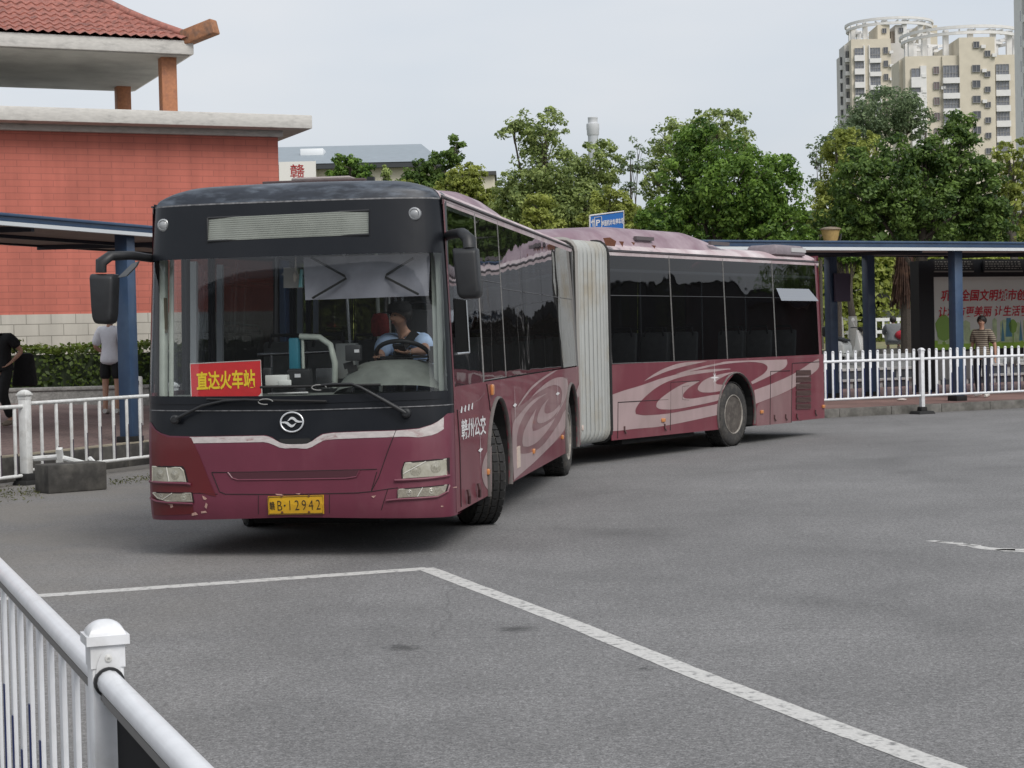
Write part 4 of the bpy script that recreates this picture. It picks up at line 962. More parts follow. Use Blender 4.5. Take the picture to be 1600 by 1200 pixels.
# entrance door and the second door on the far side
def door(ya, yb):
    b = MB()
    for k in range(2):
        a, c = lerp(ya, yb, k/2)+.02, lerp(ya, yb, (k+1)/2)-.02; zl_, zh = .36, 2.62
        for p, q in (((a, zl_), (a, zh)), ((c, zl_), (c, zh)), ((a, zl_+.03), (c, zl_+.03)), ((a, zh), (c, zh)), ((a, 1.2), (c, 1.2))): b.bar(side(.005, -1)(*p), side(.005, -1)(*q), .05, .06)
    d = b.build('door', BLACKM, bus)
    for k in range(2):
        a, c = lerp(ya, yb, k/2)+.02, lerp(ya, yb, (k+1)/2)-.02; b = MB(); b.sheet([(a, .4), (c, .4), (c, 2.6), (a, 2.6)], side(0, -1)); b.build('door_glass', DOORGL if ya < 1 and k == 0 else DOORG2, d)
        b = MB(); b.bar(side(-.10, -1)(c-.06, 1.0), side(-.10, -1)(c-.06, 2.45), .055, .045); b.build('door_post', mat('white_grey_post', (.55, .57, .58), .5) if k == 0 else bpy.data.materials['white_grey_post'], d)
    return d
door(.52, 1.98); door(4.05, 5.35)
# pale interior trims of the windscreen pillars
for sg, x_ in ((-1, -1.21), (1, 1.155)):
    b = MB(); b.bar((x_, .44, 1.18), (x_*.985, .50, 2.44), .105, .05, up=(1, 0, 0)); b.bar((x_-sg*.055, .47, 1.2), (x_*.985-sg*.055, .53, 2.44), .03, .04, up=(1, 0, 0)); o = b.build('pillar_trim', PALEG, bus, bevel=.012)
b = MB(); b.bar((-1.17, .44, 1.83), (-1.17, .445, 2.12), .03, .02, up=(1, 0, 0)); b.build('air_vent_slot', mat('slot_bronze', (.09, .075, .05), .6), o)

# ---- livery: pale swirls, stars and lettering
class Z:                                   # coordinates read in an enlarged view
    def __init__(s, ox, oy, k): s.a = (ox, oy, k)
    def __call__(s, pts): ox, oy, k = s.a; return [(ox+x/k, oy+y/k) for x, y in pts]
def smooth_poly(p, it=2):
    for _ in range(it):
        q = []
        for i in range(len(p)):
            a, c = p[i], p[(i+1) % len(p)]; p0 = p[i-1]; p2 = p[(i+1) % len(p)]
            v1 = (a[0]-p0[0], a[1]-p0[1]); v2 = (p2[0]-a[0], p2[1]-a[1]); d = v1[0]*v2[0]+v1[1]*v2[1]; n_ = math.hypot(*v1)*math.hypot(*v2)+1e-9
            if d/n_ < .35: q.append(a)                 # keep sharp tips
            else: q += [(.8*a[0]+.2*p0[0], .8*a[1]+.2*p0[1]), (.8*a[0]+.2*p2[0], .8*a[1]+.2*p2[1])]
        p = q
    return p
ZT = Z(940, 550, 4.4444); ZF = Z(760, 560, 6.0)
def decal(name, px, m, xf, off, sk):
    conv = T2 if xf else S2; b = MB(xf)
    for p in px: b.sheet(conv(smooth_poly(p)), side(off), .0)
    return b.build(name, m, sk)
pA = ZT([(62, 300), (150, 268), (250, 240), (330, 213), (400, 187), (480, 165), (560, 145), (640, 132), (720, 122), (800, 117), (893, 115), (900, 165), (868, 212), (842, 262), (822, 320), (814, 380), (810, 436), (700, 460), (560, 490), (480, 505), (380, 522), (250, 531), (110, 548), (62, 549)])
pB0 = ZT([(293, 203), (350, 160), (430, 115), (520, 82), (605, 68), (735, 64), (640, 84), (540, 108), (450, 135), (370, 168)])
pB = ZT([(515, 152), (620, 119), (720, 95), (800, 80), (870, 62), (1285, 52), (1290, 80), (1275, 108), (1220, 140), (1140, 180), (1045, 224), (1036, 207), (1080, 180), (1125, 152), (1150, 122), (1152, 98), (1120, 77), (1050, 68), (960, 72), (860, 82), (760, 100), (660, 124), (570, 146)])
pC = ZT([(1058, 265), (1170, 225), (1310, 165), (1400, 110), (1450, 75), (1508, 45), (1512, 112), (1440, 170), (1330, 250), (1250, 290), (1160, 325), (1070, 360)])
pM = ZT([(893, 117), (780, 137), (680, 150), (600, 162), (520, 182), (440, 212), (370, 252), (310, 302), (260, 352), (232, 398), (236, 430), (290, 440), (370, 436), (470, 426), (560, 410), (700, 382), (816, 358), (824, 316), (844, 262), (870, 212), (902, 172), (918, 152), (922, 137)])
pI = ZT([(678, 203), (600, 207), (540, 232), (480, 268), (420, 310), (380, 350), (374, 380), (400, 398), (480, 400), (560, 390), (700, 362), (820, 335), (830, 292), (760, 300), (700, 312), (620, 325), (575, 322), (560, 308), (565, 288), (600, 250), (640, 225)])
pH = ZT([(922, 136), (850, 148), (760, 170), (700, 200), (668, 236), (662, 262), (690, 281), (760, 282), (840, 268), (858, 228), (800, 225), (788, 213), (800, 195), (840, 172)])
decal('pale_swirl', [pA, pB0, pB, pC], PINK, TM, .0025, skirtT)
decal('maroon_swirl', [pM], MAROON_S, TM, .0050, skirtT)
decal('inner_pale_swirl', [pI, pH], PINK, TM, .0075, skirtT)
# the greyer lower rear quarter
decal('dusty_panel', [ZT([(1072, 362), (1160, 327), (1250, 292), (1318, 260), (1318, 490), (1075, 514)])], MAUVE, TM, .0022, skirtT)
fA = ZF([(238, 605), (300, 530), (380, 435), (460, 370), (575, 322), (500, 370), (420, 440), (350, 530), (300, 640), (280, 740), (285, 860), (320, 897), (390, 890), (470, 860), (540, 800), (620, 690), (680, 600), (720, 500), (752, 470), (742, 560), (738, 660), (640, 780), (540, 880), (450, 970), (350, 1055), (255, 1140), (240, 860)])
fB = ZF([(465, 470), (400, 570), (345, 680), (330, 780), (340, 825), (390, 830), (470, 790), (560, 690), (620, 600), (642, 558), (560, 622), (480, 670), (432, 682), (424, 640), (440, 560)])
fC = ZF([(587, 368), (520, 440), (480, 520), (468, 588), (490, 612), (540, 600), (610, 560), (680, 480), (720, 400), (680, 440), (620, 500), (565, 520), (540, 508), (540, 460), (560, 410)])
fR = ZF([(413, 366), (480, 295), (560, 225), (640, 182), (710, 172), (752, 195), (764, 240), (757, 310), (738, 380), (705, 450), (662, 520), (645, 545), (690, 440), (706, 360), (704, 300), (682, 262), (640, 247), (580, 262), (510, 300)])
fS = ZF([(287, 450), (350, 350), (420, 260), (520, 180), (600, 130), (668, 104), (640, 125), (580, 165), (500, 220), (420, 290), (340, 390), (300, 450)])
fE = ZF([(905, 150), (870, 220), (835, 330), (855, 372), (880, 320), (912, 260)])
fG = ZF([(230, 470), (330, 440), (460, 330), (640, 180), (760, 180), (755, 660), (640, 790), (255, 1145), (236, 600)])
decal('dusty_panel', [fG], MAUVE, None, .0022, skirtF)
decal('pale_swirl', [fA, fR, fS, fE], PINK, None, .0045, skirtF)
decal('inner_pale_swirl', [fB, fC], PINK, None, .0045, skirtF)
Z7 = Z(690, 600, 5.4571)
decal('pale_arc', [Z7([(424, 530), (380, 580), (345, 680), (338, 770), (360, 860), (415, 930), (425, 925)])], PINK, None, .003, skirtF)
LETW = mat('white_lettering', (.66, .65, .65), .6, var=.12, scale=30)
def star(conv, xf, px, py, rv, rh, sk, eight=False):
    y, z = conv([(px, py)])[0]; b = MB(xf); P = []
    k = 16 if eight else 8
    for i in range(k):
        t = 2*math.pi*i/k; r = (1.0 if i % 2 == 0 else .14)
        if eight and i % 4 == 2: r = .42
        P.append((y+rh*r*math.sin(t)*(1 if i % 2 == 0 else rv/rh*.4), z+rv*r*math.cos(t)))
    b.sheet(P, side(.008)); b.build('painted_star', LETW, sk)
star(T2, TM, 1116, 590, .26, .15, skirtT, True)
for px, py, rv, rh in ((803.5, 633, .20, .14), (870.5, 615, .20, .20)): star(S2, None, px, py, rv, rh, skirtF)
star(S2, None, 749.5, 703, .18, .13, skirtF)
def put(p, q):                               # text along the line p -> q on the front car's side
    (ya, za), (yb, zb_) = S2([p, q]); cy_, cz_ = (ya+yb)/2, (za+zb_)/2; s_ = (zb_-za)/(yb-ya)
    return lambda u, v: side(.004)(cy_+u, cz_+u*s_+v)
b = MB(); text_mb(b, '赣州公交', .175, put((722, 671), (757, 663.5)), .018, 1.75); b.build('lettering', LETW, skirtF)
for i in range(4):
    b = MB(); fn = put((718, 641), (739, 634)); b.sheet([(-.30+i*.17, -.02), (-.25+i*.17, .03), (-.20+i*.17, .02), (-.23+i*.17, -.03)], fn); b.build('worn_letter', LETW, skirtF)
# panel lines, handles, markers, grille
def lines(name, polys, conv, xf, wd, m, sk, off=.009):
    for p in polys: b = MB(xf); b.tube([side(off-.006)(*q) for q in conv(p)], wd, 4); b.build(name, m, sk)
lines('panel_gap', [ZT([(110, 600), (112, 350), (460, 330)]), ZT([(476, 545), (478, 210), (680, 200)]), ZT([(604, 234), (558, 240), (558, 330), (604, 334)]), ZT([(1168, 505), (1172, 134), (1306, 130)]), ZT([(1316, 490), (1322, 78), (1512, 68)])], T2, TM, .007, SEAM, skirtT)
lines('panel_gap', [[(720, 792), (718, 700), (714, 640)], [(760, 600), (766, 642)], [(764, 626), (765, 640)]], S2, None, .005, SEAM, skirtF)
for conv, xf, sk, lst in ((T2, TM, skirtT, ((1035.5, 656.5), (1189.5, 643.5), (1286, 635))), (S2, None, skirtF, ((767.5, 609), (761.5, 737), (907.5, 582), (832.5, 705), (877.5, 683)))):
    for px, py in lst:
        y, z = conv([(px, py)])[0]; b = MB(xf); c = side(.012)(y, z); big = xf is None and (px, py) == (767.5, 609)
        b.box(c, (.03, .10 if xf else .085, .055 if not big else .10)); b.build('side_marker', AMBER, sk, bevel=.012)
y, z = SD(908.5, 668.5); b = MB(); b.box(side(.015)(y, z), (.03, .12, .07)); b.build('side_reflector', mat('reflector_white', (.6, .5, .45), .3), skirtF, bevel=.01)
y, z = SD(809.5, 714); b = MB(); b.box(side(.006)(y, z), (.008, .20, .21)); b.build('pale_sticker', mat('sticker_cream', (.55, .45, .38), .6, var=.2, scale=30), skirtF)
b = MB(TM)
for px, py in ((975, 674), (1038, 670), (1209.5, 655), (1227, 654), (1244.5, 653), (1273.5, 647)):
    y, z = TS(px, py); c = side(.012)(y, z+.02); b.tube([c+Vector((0, 0, .05)), c, c+Vector((.015, .02, -.05))], .013, 5)
b.build('panel_latch', mat('latch_metal', (.12, .07, .07), .5, .5), skirtT)
b = MB()
for px, py in ((727.5, 776), (744, 766)):
    y, z = SD(px, py); c = side(.02)(y, z+.01); b.tube([c+Vector((0, 0, .05)), c+Vector((.01, 0, 0)), c+Vector((.0, .05, -.07))], .016, 5)
b.build('panel_latch', bpy.data.materials['latch_metal'], skirtF)
b = MB(TM); sl2 = MB(TM)
for i in range(6):
    y0g = 125+i*46.5; q = T2(ZT([(1349, y0g+3), (1449, y0g), (1451, y0g+34), (1348, y0g+39)])); b.sheet(q, side(.0088))
    for t in (.2, .45, .7, .95): sl2.bar(side(.011)(lerp(q[0][0], q[3][0], t), lerp(q[0][1], q[3][1], t)), side(.011)(lerp(q[1][0], q[2][0], t), lerp(q[1][1], q[2][1], t)), .010, .012)
eg = b.build('engine_grille', mat('grille_dark', (.028, .016, .014), .7), skirtT); sl2.build('louvre', mat('grille_louvre', (.10, .055, .05), .6), eg)
b = MB(TM)
for poly in (ZT([(40, 0)]),): pass
for p in ([(941, 372), (952, 371), (962, 377), (960, 385), (946, 384)], [(966, 377), (974, 377.5), (972, 386), (968, 380)], [(985, 378), (991, 379), (990, 384)], [(1017, 383), (1024, 384), (1022, 388.5)]):
    b.sheet(T2(p), lambda y, z: Vector((CX+wz(2.9)+.006, y, z)))
b.build('rust_patch', RUST, skirtT)

# ---- wheels
def wheel(name, xf, x, y, steer=0., sg=1, rimm=RIM, dual=False, dust=TYRE):
    m = (xf or Matrix.Identity(4)) @ Matrix.Translation((x, y, .487)) @ Matrix.Rotation(steer, 4, 'Z') @ (Matrix.Rotation(math.pi, 4, 'Z') if sg < 0 else Matrix.Identity(4))
    b = MB(m); wd = .145                        # tyre: X is the axle, + is the outer face
    b.lathe([(.30, -wd), (.36, -wd-.012), (.435, -wd-.004), (.468, -wd+.02), (.482, -wd+.05), (.487, -.05), (.487, .05), (.482, wd-.05), (.468, wd-.02), (.435, wd+.004), (.36, wd+.012), (.30, wd)], (0, 0, 0), 'X', 44, caps=False)
    t = b.build(name, dust, bus, smooth=50)
    b = MB(m)
    for i in range(36):
        a = 2*math.pi*i/36
        for xo in (-.1, -.035, .035, .1):
            r = Matrix.Rotation(a+(.04 if xo > 0 else 0), 3, 'X'); c = r @ Vector((xo, 0, .4885)); rr = Matrix.Rotation(-(a), 4, 'X')
            bb = [Vector((xo+i_*.024, j_*.034, .4905+k_*.006)) for i_, j_, k_ in ((-1, -1, -1), (1, -1, -1), (1, 1, -1), (-1, 1, -1), (-1, -1, 1), (1, -1, 1), (1, 1, 1), (-1, 1, 1))]
            b.add([r @ p for p in bb], [(4, 5, 6, 7), (0, 1, 5, 4), (1, 2, 6, 5), (2, 3, 7, 6), (3, 0, 4, 7)])
    b.build('tread', TYRED, t)
    b = MB(m); ins = -.095 if dual else .03
    b.lathe([(.282, wd-.012), (.268, wd-.05), (.25, ins+.02), (.20, ins), (.13, ins+.012), (.12, ins+.055), (.07, ins+.065), (0, ins+.068)], (0, 0, 0), 'X', 36)
    rm = b.build('rim', rimm, t, smooth=40)
    b = MB(m); b.lathe([(.303, wd-.006), (.296, wd+.007), (.286, wd+.004), (.281, wd-.014)], (0, 0, 0), 'X', 36, caps=False); b.build('rim_lip', RIML, rm, smooth=40)
    b = MB(m)
    for i in range(10):
        a = 2*math.pi*i/10; b.lathe([(.016, 0), (.015, .02), (0, .022)], (ins+.004, .165*math.cos(a), .165*math.sin(a)), 'X', 6)
    b.build('wheel_nuts', mat('nut_dark', (.05, .045, .04), .6, .4) if 'nut_dark' not in bpy.data.materials else bpy.data.materials['nut_dark'], rm)
    b = MB(m)
    for i in range(8):
        a = 2*math.pi*(i+.5)/8; b.lathe([(.026, .0), (0, .001)], (ins+.0035, .222*math.cos(a), .222*math.sin(a)), 'X', 8)
    b.build('hand_holes', UNDER, rm); return t
wheel('wheel', None, CX+1.06, WHF, R(27), 1, RIML); wheel('wheel', None, CX-1.06, WHF, R(24), -1)
for xf, yc, rm in ((None, WHM, RIML), (TM, WHT, RIM)):
    wheel('wheel', xf, CX+1.085, yc, 0, 1, rm, True); wheel('wheel', xf, CX-1.085, yc, 0, -1, rm, True)
b = MB(); b.tube([(CX-.7, WHF, .48), (CX+.7, WHF, .48)], .07, 8); b.tube([(CX-.7, WHM, .48), (CX+.7, WHM, .48)], .1, 8); b.build('axle', UNDER, bus)
b = MB(TM); b.tube([(CX-.7, WHT, .48), (CX+.7, WHT, .48)], .1, 8)
for px, py in ((1040, 684), (1060, 682), (1075, 680)):
    b.tube([(CX+.9, TS(px, py)[0], .36), (CX+.9, TS(px, py)[0]+.1, .24)], .03, 6)
b.build('axle', UNDER, bus)
b = MB(); b.span((CX-1.2, .45, .34), (CX+1.2, 1.9, .40)); b.span((CX-.72, 1.9, .34), (CX+.72, 9.3, .44)); b.span((CX-1.2, 3.4, .34), (CX+1.2, 7.6, .42)); b.build('floor', UNDER, bus)
b = MB(TM); b.span((CX-.7, 1.0, .34), (CX+.7, 7.9, .44)); b.span((CX-1.2, 1.0, .34), (CX+1.2, 4.0, .44)); b.span((CX-1.2, 5.4, .30), (CX+1.2, 7.9, .44)); b.build('floor', UNDER, bus)
b = MB(); b.box((CX+.98, 3.36, .36), (.40, .02, .55)); b.build('mud_flap', mat('mudflap_rubber', (.05, .05, .05), .8, var=.3, scale=8), bus)
b = MB(); b.span((CX-.55, .8, .20), (CX+.55, 1.9, .338)); b.span((CX-.5, 3.4, .18), (CX+.5, 7.5, .338)); b.span((CX+.62, 3.7, .24), (CX+1.16, 5.2, .338)); b.span((CX-1.16, 4.0, .24), (CX-.62, 6.4, .338)); b.span((CX-.45, 9.0, .22), (CX+.45, 9.3, .338)); b.build('underbody_block', UNDER, bus, bevel=.02)  # underbody boxes added to block light and deepen the shade below
b = MB(TM); b.span((CX-.45, -.6, .24), (CX+.45, 4.0, .338)); b.span((CX-.6, 5.5, .20), (CX+.6, 7.7, .298)); b.span((CX+.65, 1.5, .22), (CX+1.15, 3.6, .338)); b.build('underbody_block', UNDER, bus, bevel=.02)  # the trailer's added light-blocking boxes
# inner floors, ceilings, end walls
b = MB(); b.span((CX-1.24, .35, .80), (CX+1.24, 1.9, .84)); b.span((CX-.66, 1.9, .62), (CX+.66, 9.3, .66)); b.span((CX-1.24, 3.4, .625), (CX-.661, 7.6, .66)); b.span((CX+.661, 3.4, .625), (CX+1.24, 7.6, .66)); b.build('saloon_floor', FLOORM, bus)
b = MB(TM); b.span((CX-.66, 1.0, .72), (CX+.66, 7.9, .76)); b.span((CX-1.24, 1.0, .725), (CX-.661, 4.0, .76)); b.span((CX+.661, 1.0, .725), (CX+1.24, 4.0, .76)); b.span((CX-1.24, 5.45, .725), (CX-.661, 7.85, .76)); b.span((CX+.661, 5.45, .725), (CX+1.24, 7.85, .76)); b.build('saloon_floor', FLOORM, bus)
b = MB(); b.span((CX-1.15, .9, 2.60), (CX+1.15, 9.3, 2.64)); b.build('ceiling', CEIL, bus)
b = MB(TM); b.span((CX-1.15, 1.0, 2.60), (CX+1.15, 7.9, 2.64)); b.build('ceiling', CEIL, bus)
b = MB(); b.span((CX-1.1, .36, 2.46), (CX+1.1, .9, 2.50)); b.span((CX-1.1, .86, 2.46), (CX+1.1, .9, 2.62)); b.build('front_ceiling_box', INTD, bus)
b = MB(TM); b.span((CX-1.255, 7.90, .28), (CX+1.255, 8.0, ZS)); b.add([(CX-1.255, 7.95, ZS), (CX+1.255, 7.95, ZS), (CX+1.2, 7.98, 2.98), (CX-1.2, 7.98, 2.98)], [(0, 1, 2, 3)]); b.build('rear_wall', MAROON_S, bus)
b = MB(TM)
for sg in (1, -1): b.grid(lambda u, v: (lambda z, a: Vector((CX+sg*(wz(z)-.09*(1-math.cos(a))), 7.79+.20*math.sin(a), z)))(lerp(.27, 2.95, v), u*math.pi/2), [i/6 for i in range(7)], [i/10 for i in range(11)])
b.build('rear_corner', MAROON_S, bus, smooth=60)
for sg in (1, -1): b = MB(); b.sheet([(.405, .32), (.47, .32), (.47, 2.86), (.405, 2.86)], side(.001, sg), .4); b.build('front_pillar', MAROON_S, bus)
# ---- bellows
def bell_ring(s, pull):
    """The ring of the bellows at s (0 at the front car, 1 at the trailer), pulled in or out at the pleats."""
    P0, T0 = Vector((0, 9.30, 0)), Vector((0, .5, 0)); P1 = TM @ Vector((0, 1.02, 0)); T1 = (TM.to_3x3() @ Vector((0, .5, 0)))
    h = (2*s**3-3*s*s+1, s**3-2*s*s+s, -2*s**3+3*s*s, s**3-s*s); c = P0*h[0]+T0*h[1]+P1*h[2]+T1*h[3]
    a = -(TR_YAW-BUS_YAW)*(s*s*(3-2*s)); hw, zb_, zt, r = 1.255+pull, .30-pull*.4, 2.985+pull*.9, .17
    pts = []
    for cx_, cz_, a0 in ((hw-r, zt-r, 0), (-hw+r, zt-r, 90), (-hw+r, zb_+r, 180), (hw-r, zb_+r, 270)):
        for k in range(5): t = R(a0+22.5*k); pts.append((cx_+r*math.cos(t), cz_+r*math.sin(t)))
    ca, sa = math.cos(a), math.sin(a)
    return [Vector((c.x+(x+CX)*ca, c.y+(x+CX)*sa, z)) for x, z in pts]
NP = 10; ss = []; 
for i in range(NP):
    for q, pu in ((.0, -.05), (.10, .0), (.28, .016), (.72, .016), (.90, .0)): ss.append(((i+q)/NP, pu))
ss.append((1., -.055)); b = MB(); rings = [bell_ring(s, p) for s, p in ss]; n = len(rings[0])
b.add([p for r_ in rings for p in r_], [(i*n+k, i*n+(k+1) % n, (i+1)*n+(k+1) % n, (i+1)*n+k) for i in range(len(rings)-1) for k in range(n)])
be = b.build('bellows', BELLOW, bus, smooth=45)
b = MB()
for i in range(NP+1):
    r_ = bell_ring(i/NP, -.010); b.tube(r_+[r_[0]], .015, 4, cap=False)
b.build('crease_bands', BELLOWD, be)
for s_, xf, yy in ((0, None, 9.30), (1, TM, 1.02)):
    r_ = bell_ring(s_, .012); b = MB(); b.tube(r_+[r_[0]], .030, 5, cap=False); b.build('bellows_frame', mat('bellows_frame_grey', (.30, .29, .27), .6) if s_ == 0 else BLACKR, be)
# ---- roof units
def pod(name, xf, y0_, y1_, hw, h, m, fr=.35, rr=.6, xc=CX):
    """A streamlined roof fairing: rises, runs level, falls away."""
    b = MB(xf)
    def f(u, v):
        e = min(1, (v/fr))**.6 if v < fr else (min(1, (1-v)/rr))**.6 if v > 1-rr else 1
        q = abs(u); x = xc+u*hw*(.86+.14*e); prof = (1-q**7)
        return Vector((x, lerp(y0_, y1_, v), max(2.92, roofz(x)-.03)+h*e*prof+.0))
    us = [-1+2*i/24 for i in range(25)]; us = sorted(us+[-.98, .98]); b.grid(f, us, [i/30 for i in range(31)]); return b.build(name, m, bus, smooth=50)
pod('roof_unit', None, 2.5, 6.3, 1.06, .165, PODP, .22, .55)
rp_ = pod('roof_unit', TM, -.55, 5.15, 1.10, .25, PODP, .45, .2)
b = MB(TM)
for y_, l_ in ((2.4, .5), (4.7, .6)): b.box((CX+1.05, y_, 3.09), (.05, l_, .05))
b.build('unit_vent', mat('vent_grey', (.10, .085, .09), .6), rp_)
b = MB(TM); b.box((CX+.90, 7.0, 3.045), (.58, 1.15, .17), taper=.90)
hb_ = b.build('roof_vent', mat('roof_vent_grey', (.20, .17, .185), .6, var=.15, scale=4), bus, bevel=.05)
b = MB(TM); b.box((CX+1.165, 7.25, 3.055), (.05, .55, .07)); b.build('vent_cover', mat('vent_pale', (.48, .47, .47), .6), hb_)
for x_, y_, sx_, sy_ in ((-.05, 2.6, 1.0, .9),):
    q = FR(483, 288); b = MB(); b.box((-.03, 1.25, 3.095), (.90, .50, .022)); b.box((-.03, 1.25, 3.07), (.74, .4, .04)); hh = b.build('roof_hatch', mat('hatch_dark', (.07, .05, .05), .6, var=.2, scale=5), bus, bevel=.008)
    b = MB(); b.box((.02, 1.25, 3.120), (.52, .40, .028)); b.build('hatch_lid', mat('hatch_grey', (.33, .29, .28), .7), hh, bevel=.015)
b = MB(); b.box((.56, .62, 3.045), (.06, .05, .06)); b.build('antenna_base', BLACKM, bus)
# ---- mirrors
def mirror(hpx, y_, foldpts, name='wing_mirror', small=None):
    """hpx: pixel outline of the housing; it stands at depth y_ (bus frame)."""
    def MPt(px, py, y): o, d = lray(px, py, BI); return o+d*((y-o.y)/d.y)
    b = MB(); out_ = [MPt(px, py, y_) for px, py in hpx]; cx_ = sum((p for p in out_), Vector())/len(out_)
    n = len(out_); ringf = [p.lerp(cx_, .12)+Vector((0, -.07, 0)) for p in out_]; ring0 = [p+Vector((0, -.03, 0)) for p in out_]; ring1 = [p+Vector((0, .10, 0)) for p in out_]
    b.add(ringf+ring0+ring1, [tuple(range(n))]+[(i, (i+1) % n, n+(i+1) % n, n+i) for i in range(n)]+[(n+i, n+(i+1) % n, 2*n+(i+1) % n, 2*n+i) for i in range(n)]+[tuple(range(3*n-1, 2*n-1, -1))])
    h = b.build(name, BLACKM, bus, bevel=.018)
    b = MB(); g = [p.lerp(cx_, .10)+Vector((0, .004, 0)) for p in ring1]; b.add(g, [tuple(range(n))]); b.build('mirror_glass', mat('mirror_silver', (.8, .8, .8), .03, 1.0) if 'mirror_silver' not in bpy.data.materials else bpy.data.materials['mirror_silver'], h)
    b = MB(); pts = [MPt(px, py, yy) for px, py, yy in foldpts]; b.tube(pts, [.06, .065, .065, .06][:len(pts)] if len(pts) < 5 else [.045, .05, .055, .06, .055, .05], 10, flat=.75); b.build('mirror_arm', BLACKM, h, smooth=50)
    if small:
        b = MB(); s_ = [MPt(px, py, y_+.05) for px, py in small]; n = len(s_); b.add(s_+[p+Vector((0, .04, 0)) for p in s_], [tuple(range(n)), tuple(range(2*n-1, n-1, -1))]+[(i, (i+1) % n, n+(i+1) % n, n+i) for i in range(n)]); b.build('kerb_mirror', mat('mirror_back_grey', (.13, .14, .15), .4), h)
mirror([(142, 428), (181, 428), (180.5, 448), (179, 490), (177, 503), (170, 507), (152, 506), (147, 500), (145, 480)], -.05, [(238, 404, .45), (205, 399, .2), (172, 400, -.02), (158, 410, -.05), (158, 426, -.05)][:6], small=[(183, 434), (206, 412), (216, 408), (212, 416), (197, 431)])
mirror([(707, 388), (746, 387), (750, 440), (752, 458), (747, 466), (722, 467), (716, 461)], .12, [(697, 370, .50), (706, 366, .38), (722, 364, .22), (733, 374, .13), (734, 388, .12)])
# ---- cab and saloon
b = MB(); b.grid(lambda u, v: Vector((lerp(-1.19, 1.15, u), fy(lerp(-1.19, 1.15, u), 1.3)+.03+v*.55, lerp(1.275, 1.305, math.sin(v*math.pi/2)))), [i/16 for i in range(17)], [0, .2, .5, 1]); b.span((-1.15, .62, .84), (1.1, .66, 1.30)); b.build('dash_shelf', DASH, bus, smooth=60)
b = MB()
def binn(u, v):            # instrument hood in front of the driver
    x = lerp(.22, 1.13, u); e = (1-abs(2*u-1.08)**3.2) if abs(2*u-1.08) < 1 else 0
    return Vector((x, .26+.12*abs(2*u-1)**2+v*.46, 1.285+(.08+.20*math.sin(min(1, v*1.35)*math.pi/2))*max(0, e)**.5))
b.grid(binn, [i/24 for i in range(25)], [i/10 for i in range(11)]); hood = b.build('instrument_hood', DASH, bus, smooth=70)
b = MB()
for x_, z_ in ((.36, 1.52), (.39, 1.49)): b.bar((x_-.03, .47, z_), (x_+.05, .46, z_+.02), .012, .05)
b.lathe([(.06, 0), (.05, .008), (0, .009)], (.96, .66, 1.555), 'Z', 14); b.box((1.075, .60, 1.60), (.09, .06, .14)); b.build('air_vent', BLACKR, hood)
swc = Vector((.735, .90, 1.60)); b = MB(); tl = Matrix.Rotation(R(-32), 4, 'X')
b.tube([swc+(tl @ Vector((.225*math.cos(t), .225*math.sin(t), 0))) for t in [2*math.pi*i/28 for i in range(29)]], .019, 8, cap=False)
b.bar(swc+(tl @ Vector((-.21, 0, -.02))), swc+(tl @ Vector((.21, 0, -.02))), .07, .02); b.bar(swc+(tl @ Vector((0, -.2, -.02))), swc+(tl @ Vector((0, .02, -.02))), .10, .02); b.box(swc+Vector((0, 0, -.015)), (.15, .11, .05), rx=R(-32)); b.tube([swc, swc+Vector((0, -.22, -.4))], .04, 8)
b.build('steering_wheel', BLACKM, bus, smooth=50)
def seat(x, y, z, m=SEATM, nm='passenger_seat', xf=None, back=.62, w_=.44):
    b = MB(xf); b.box((x, y, z), (w_, .42, .07)); b.box((x, y+.22, z+back/2), (w_, .07, back), rx=R(-6)); s = b.build(nm, m, bus, bevel=.03)
    b = MB(xf); b.tube([(x-w_*.36, y+.22, z+back-.06), (x-w_*.3, y+.22, z+back+.06), (x+w_*.3, y+.22, z+back+.06), (x+w_*.36, y+.22, z+back-.06)], .018, 6); b.build('seat_handle', BLACKM, s); return s
seat(.72, 1.66, 1.22, SEATB, 'driver_seat', back=.78, w_=.5)
for x_, y_ in ((-.92, 2.9), (-.48, 2.9), (-.92, 3.7), (.92, 3.5), (.48, 3.5), (.92, 4.4), (.48, 4.4), (.92, 5.3), (.92, 6.3), (-.92, 6.4), (.92, 7.2), (-.92, 7.3)): seat(x_, y_, 1.12)
for x_, y_ in ((.92, 1.7), (.48, 1.7), (.92, 2.6), (.92, 3.5), (.48, 3.5), (.92, 5.0), (.92, 6.0), (.48, 6.0), (.92, 6.9), (-.92, 2.4), (-.92, 5.2)): seat(x_, y_, 1.14, xf=TM)
def rail(pts, r=.016, m=STEEL, xf=None):
    b = MB(xf); b.tube(pts, r, 8); return b.build('grab_rail', m, bus, smooth=60)
rail([(-.02, 2.25, .84), (-.09, 2.25, 2.6)]); rail([(-.95, 2.3, 1.62), (-.12, 2.3, 1.64)], .018); rail([(-.82, 2.3, .9), (-.82, 2.3, 1.62)]); rail([(.30, 1.95, .84), (.28, 1.95, 2.6)], .018, PALEG)
rail([(.62, 4.0, .7), (.62, 4.0, 2.6)]); rail([(.2, 3.4, .7), (.2, 3.4, 2.6)]); rail([(-.35, 5.6, .7), (-.35, 5.6, 2.6)]); rail([(-.6, 2.0, 2.35), (-.6, 9.2, 2.35)]); rail([(.6, 2.0, 2.35), (.6, 9.2, 2.35)])
for y_ in (1.6, 3.0, 4.9, 6.4): rail([(.6, y_, .7), (.6, y_, 2.6)], xf=TM)
b = MB(); b.span((.18, 1.95, .84), (1.2, 1.98, 1.55)); b.span((.28, 1.96, 1.55), (1.2, 1.975, 1.60)); b.build('driver_partition', INTD, bus)
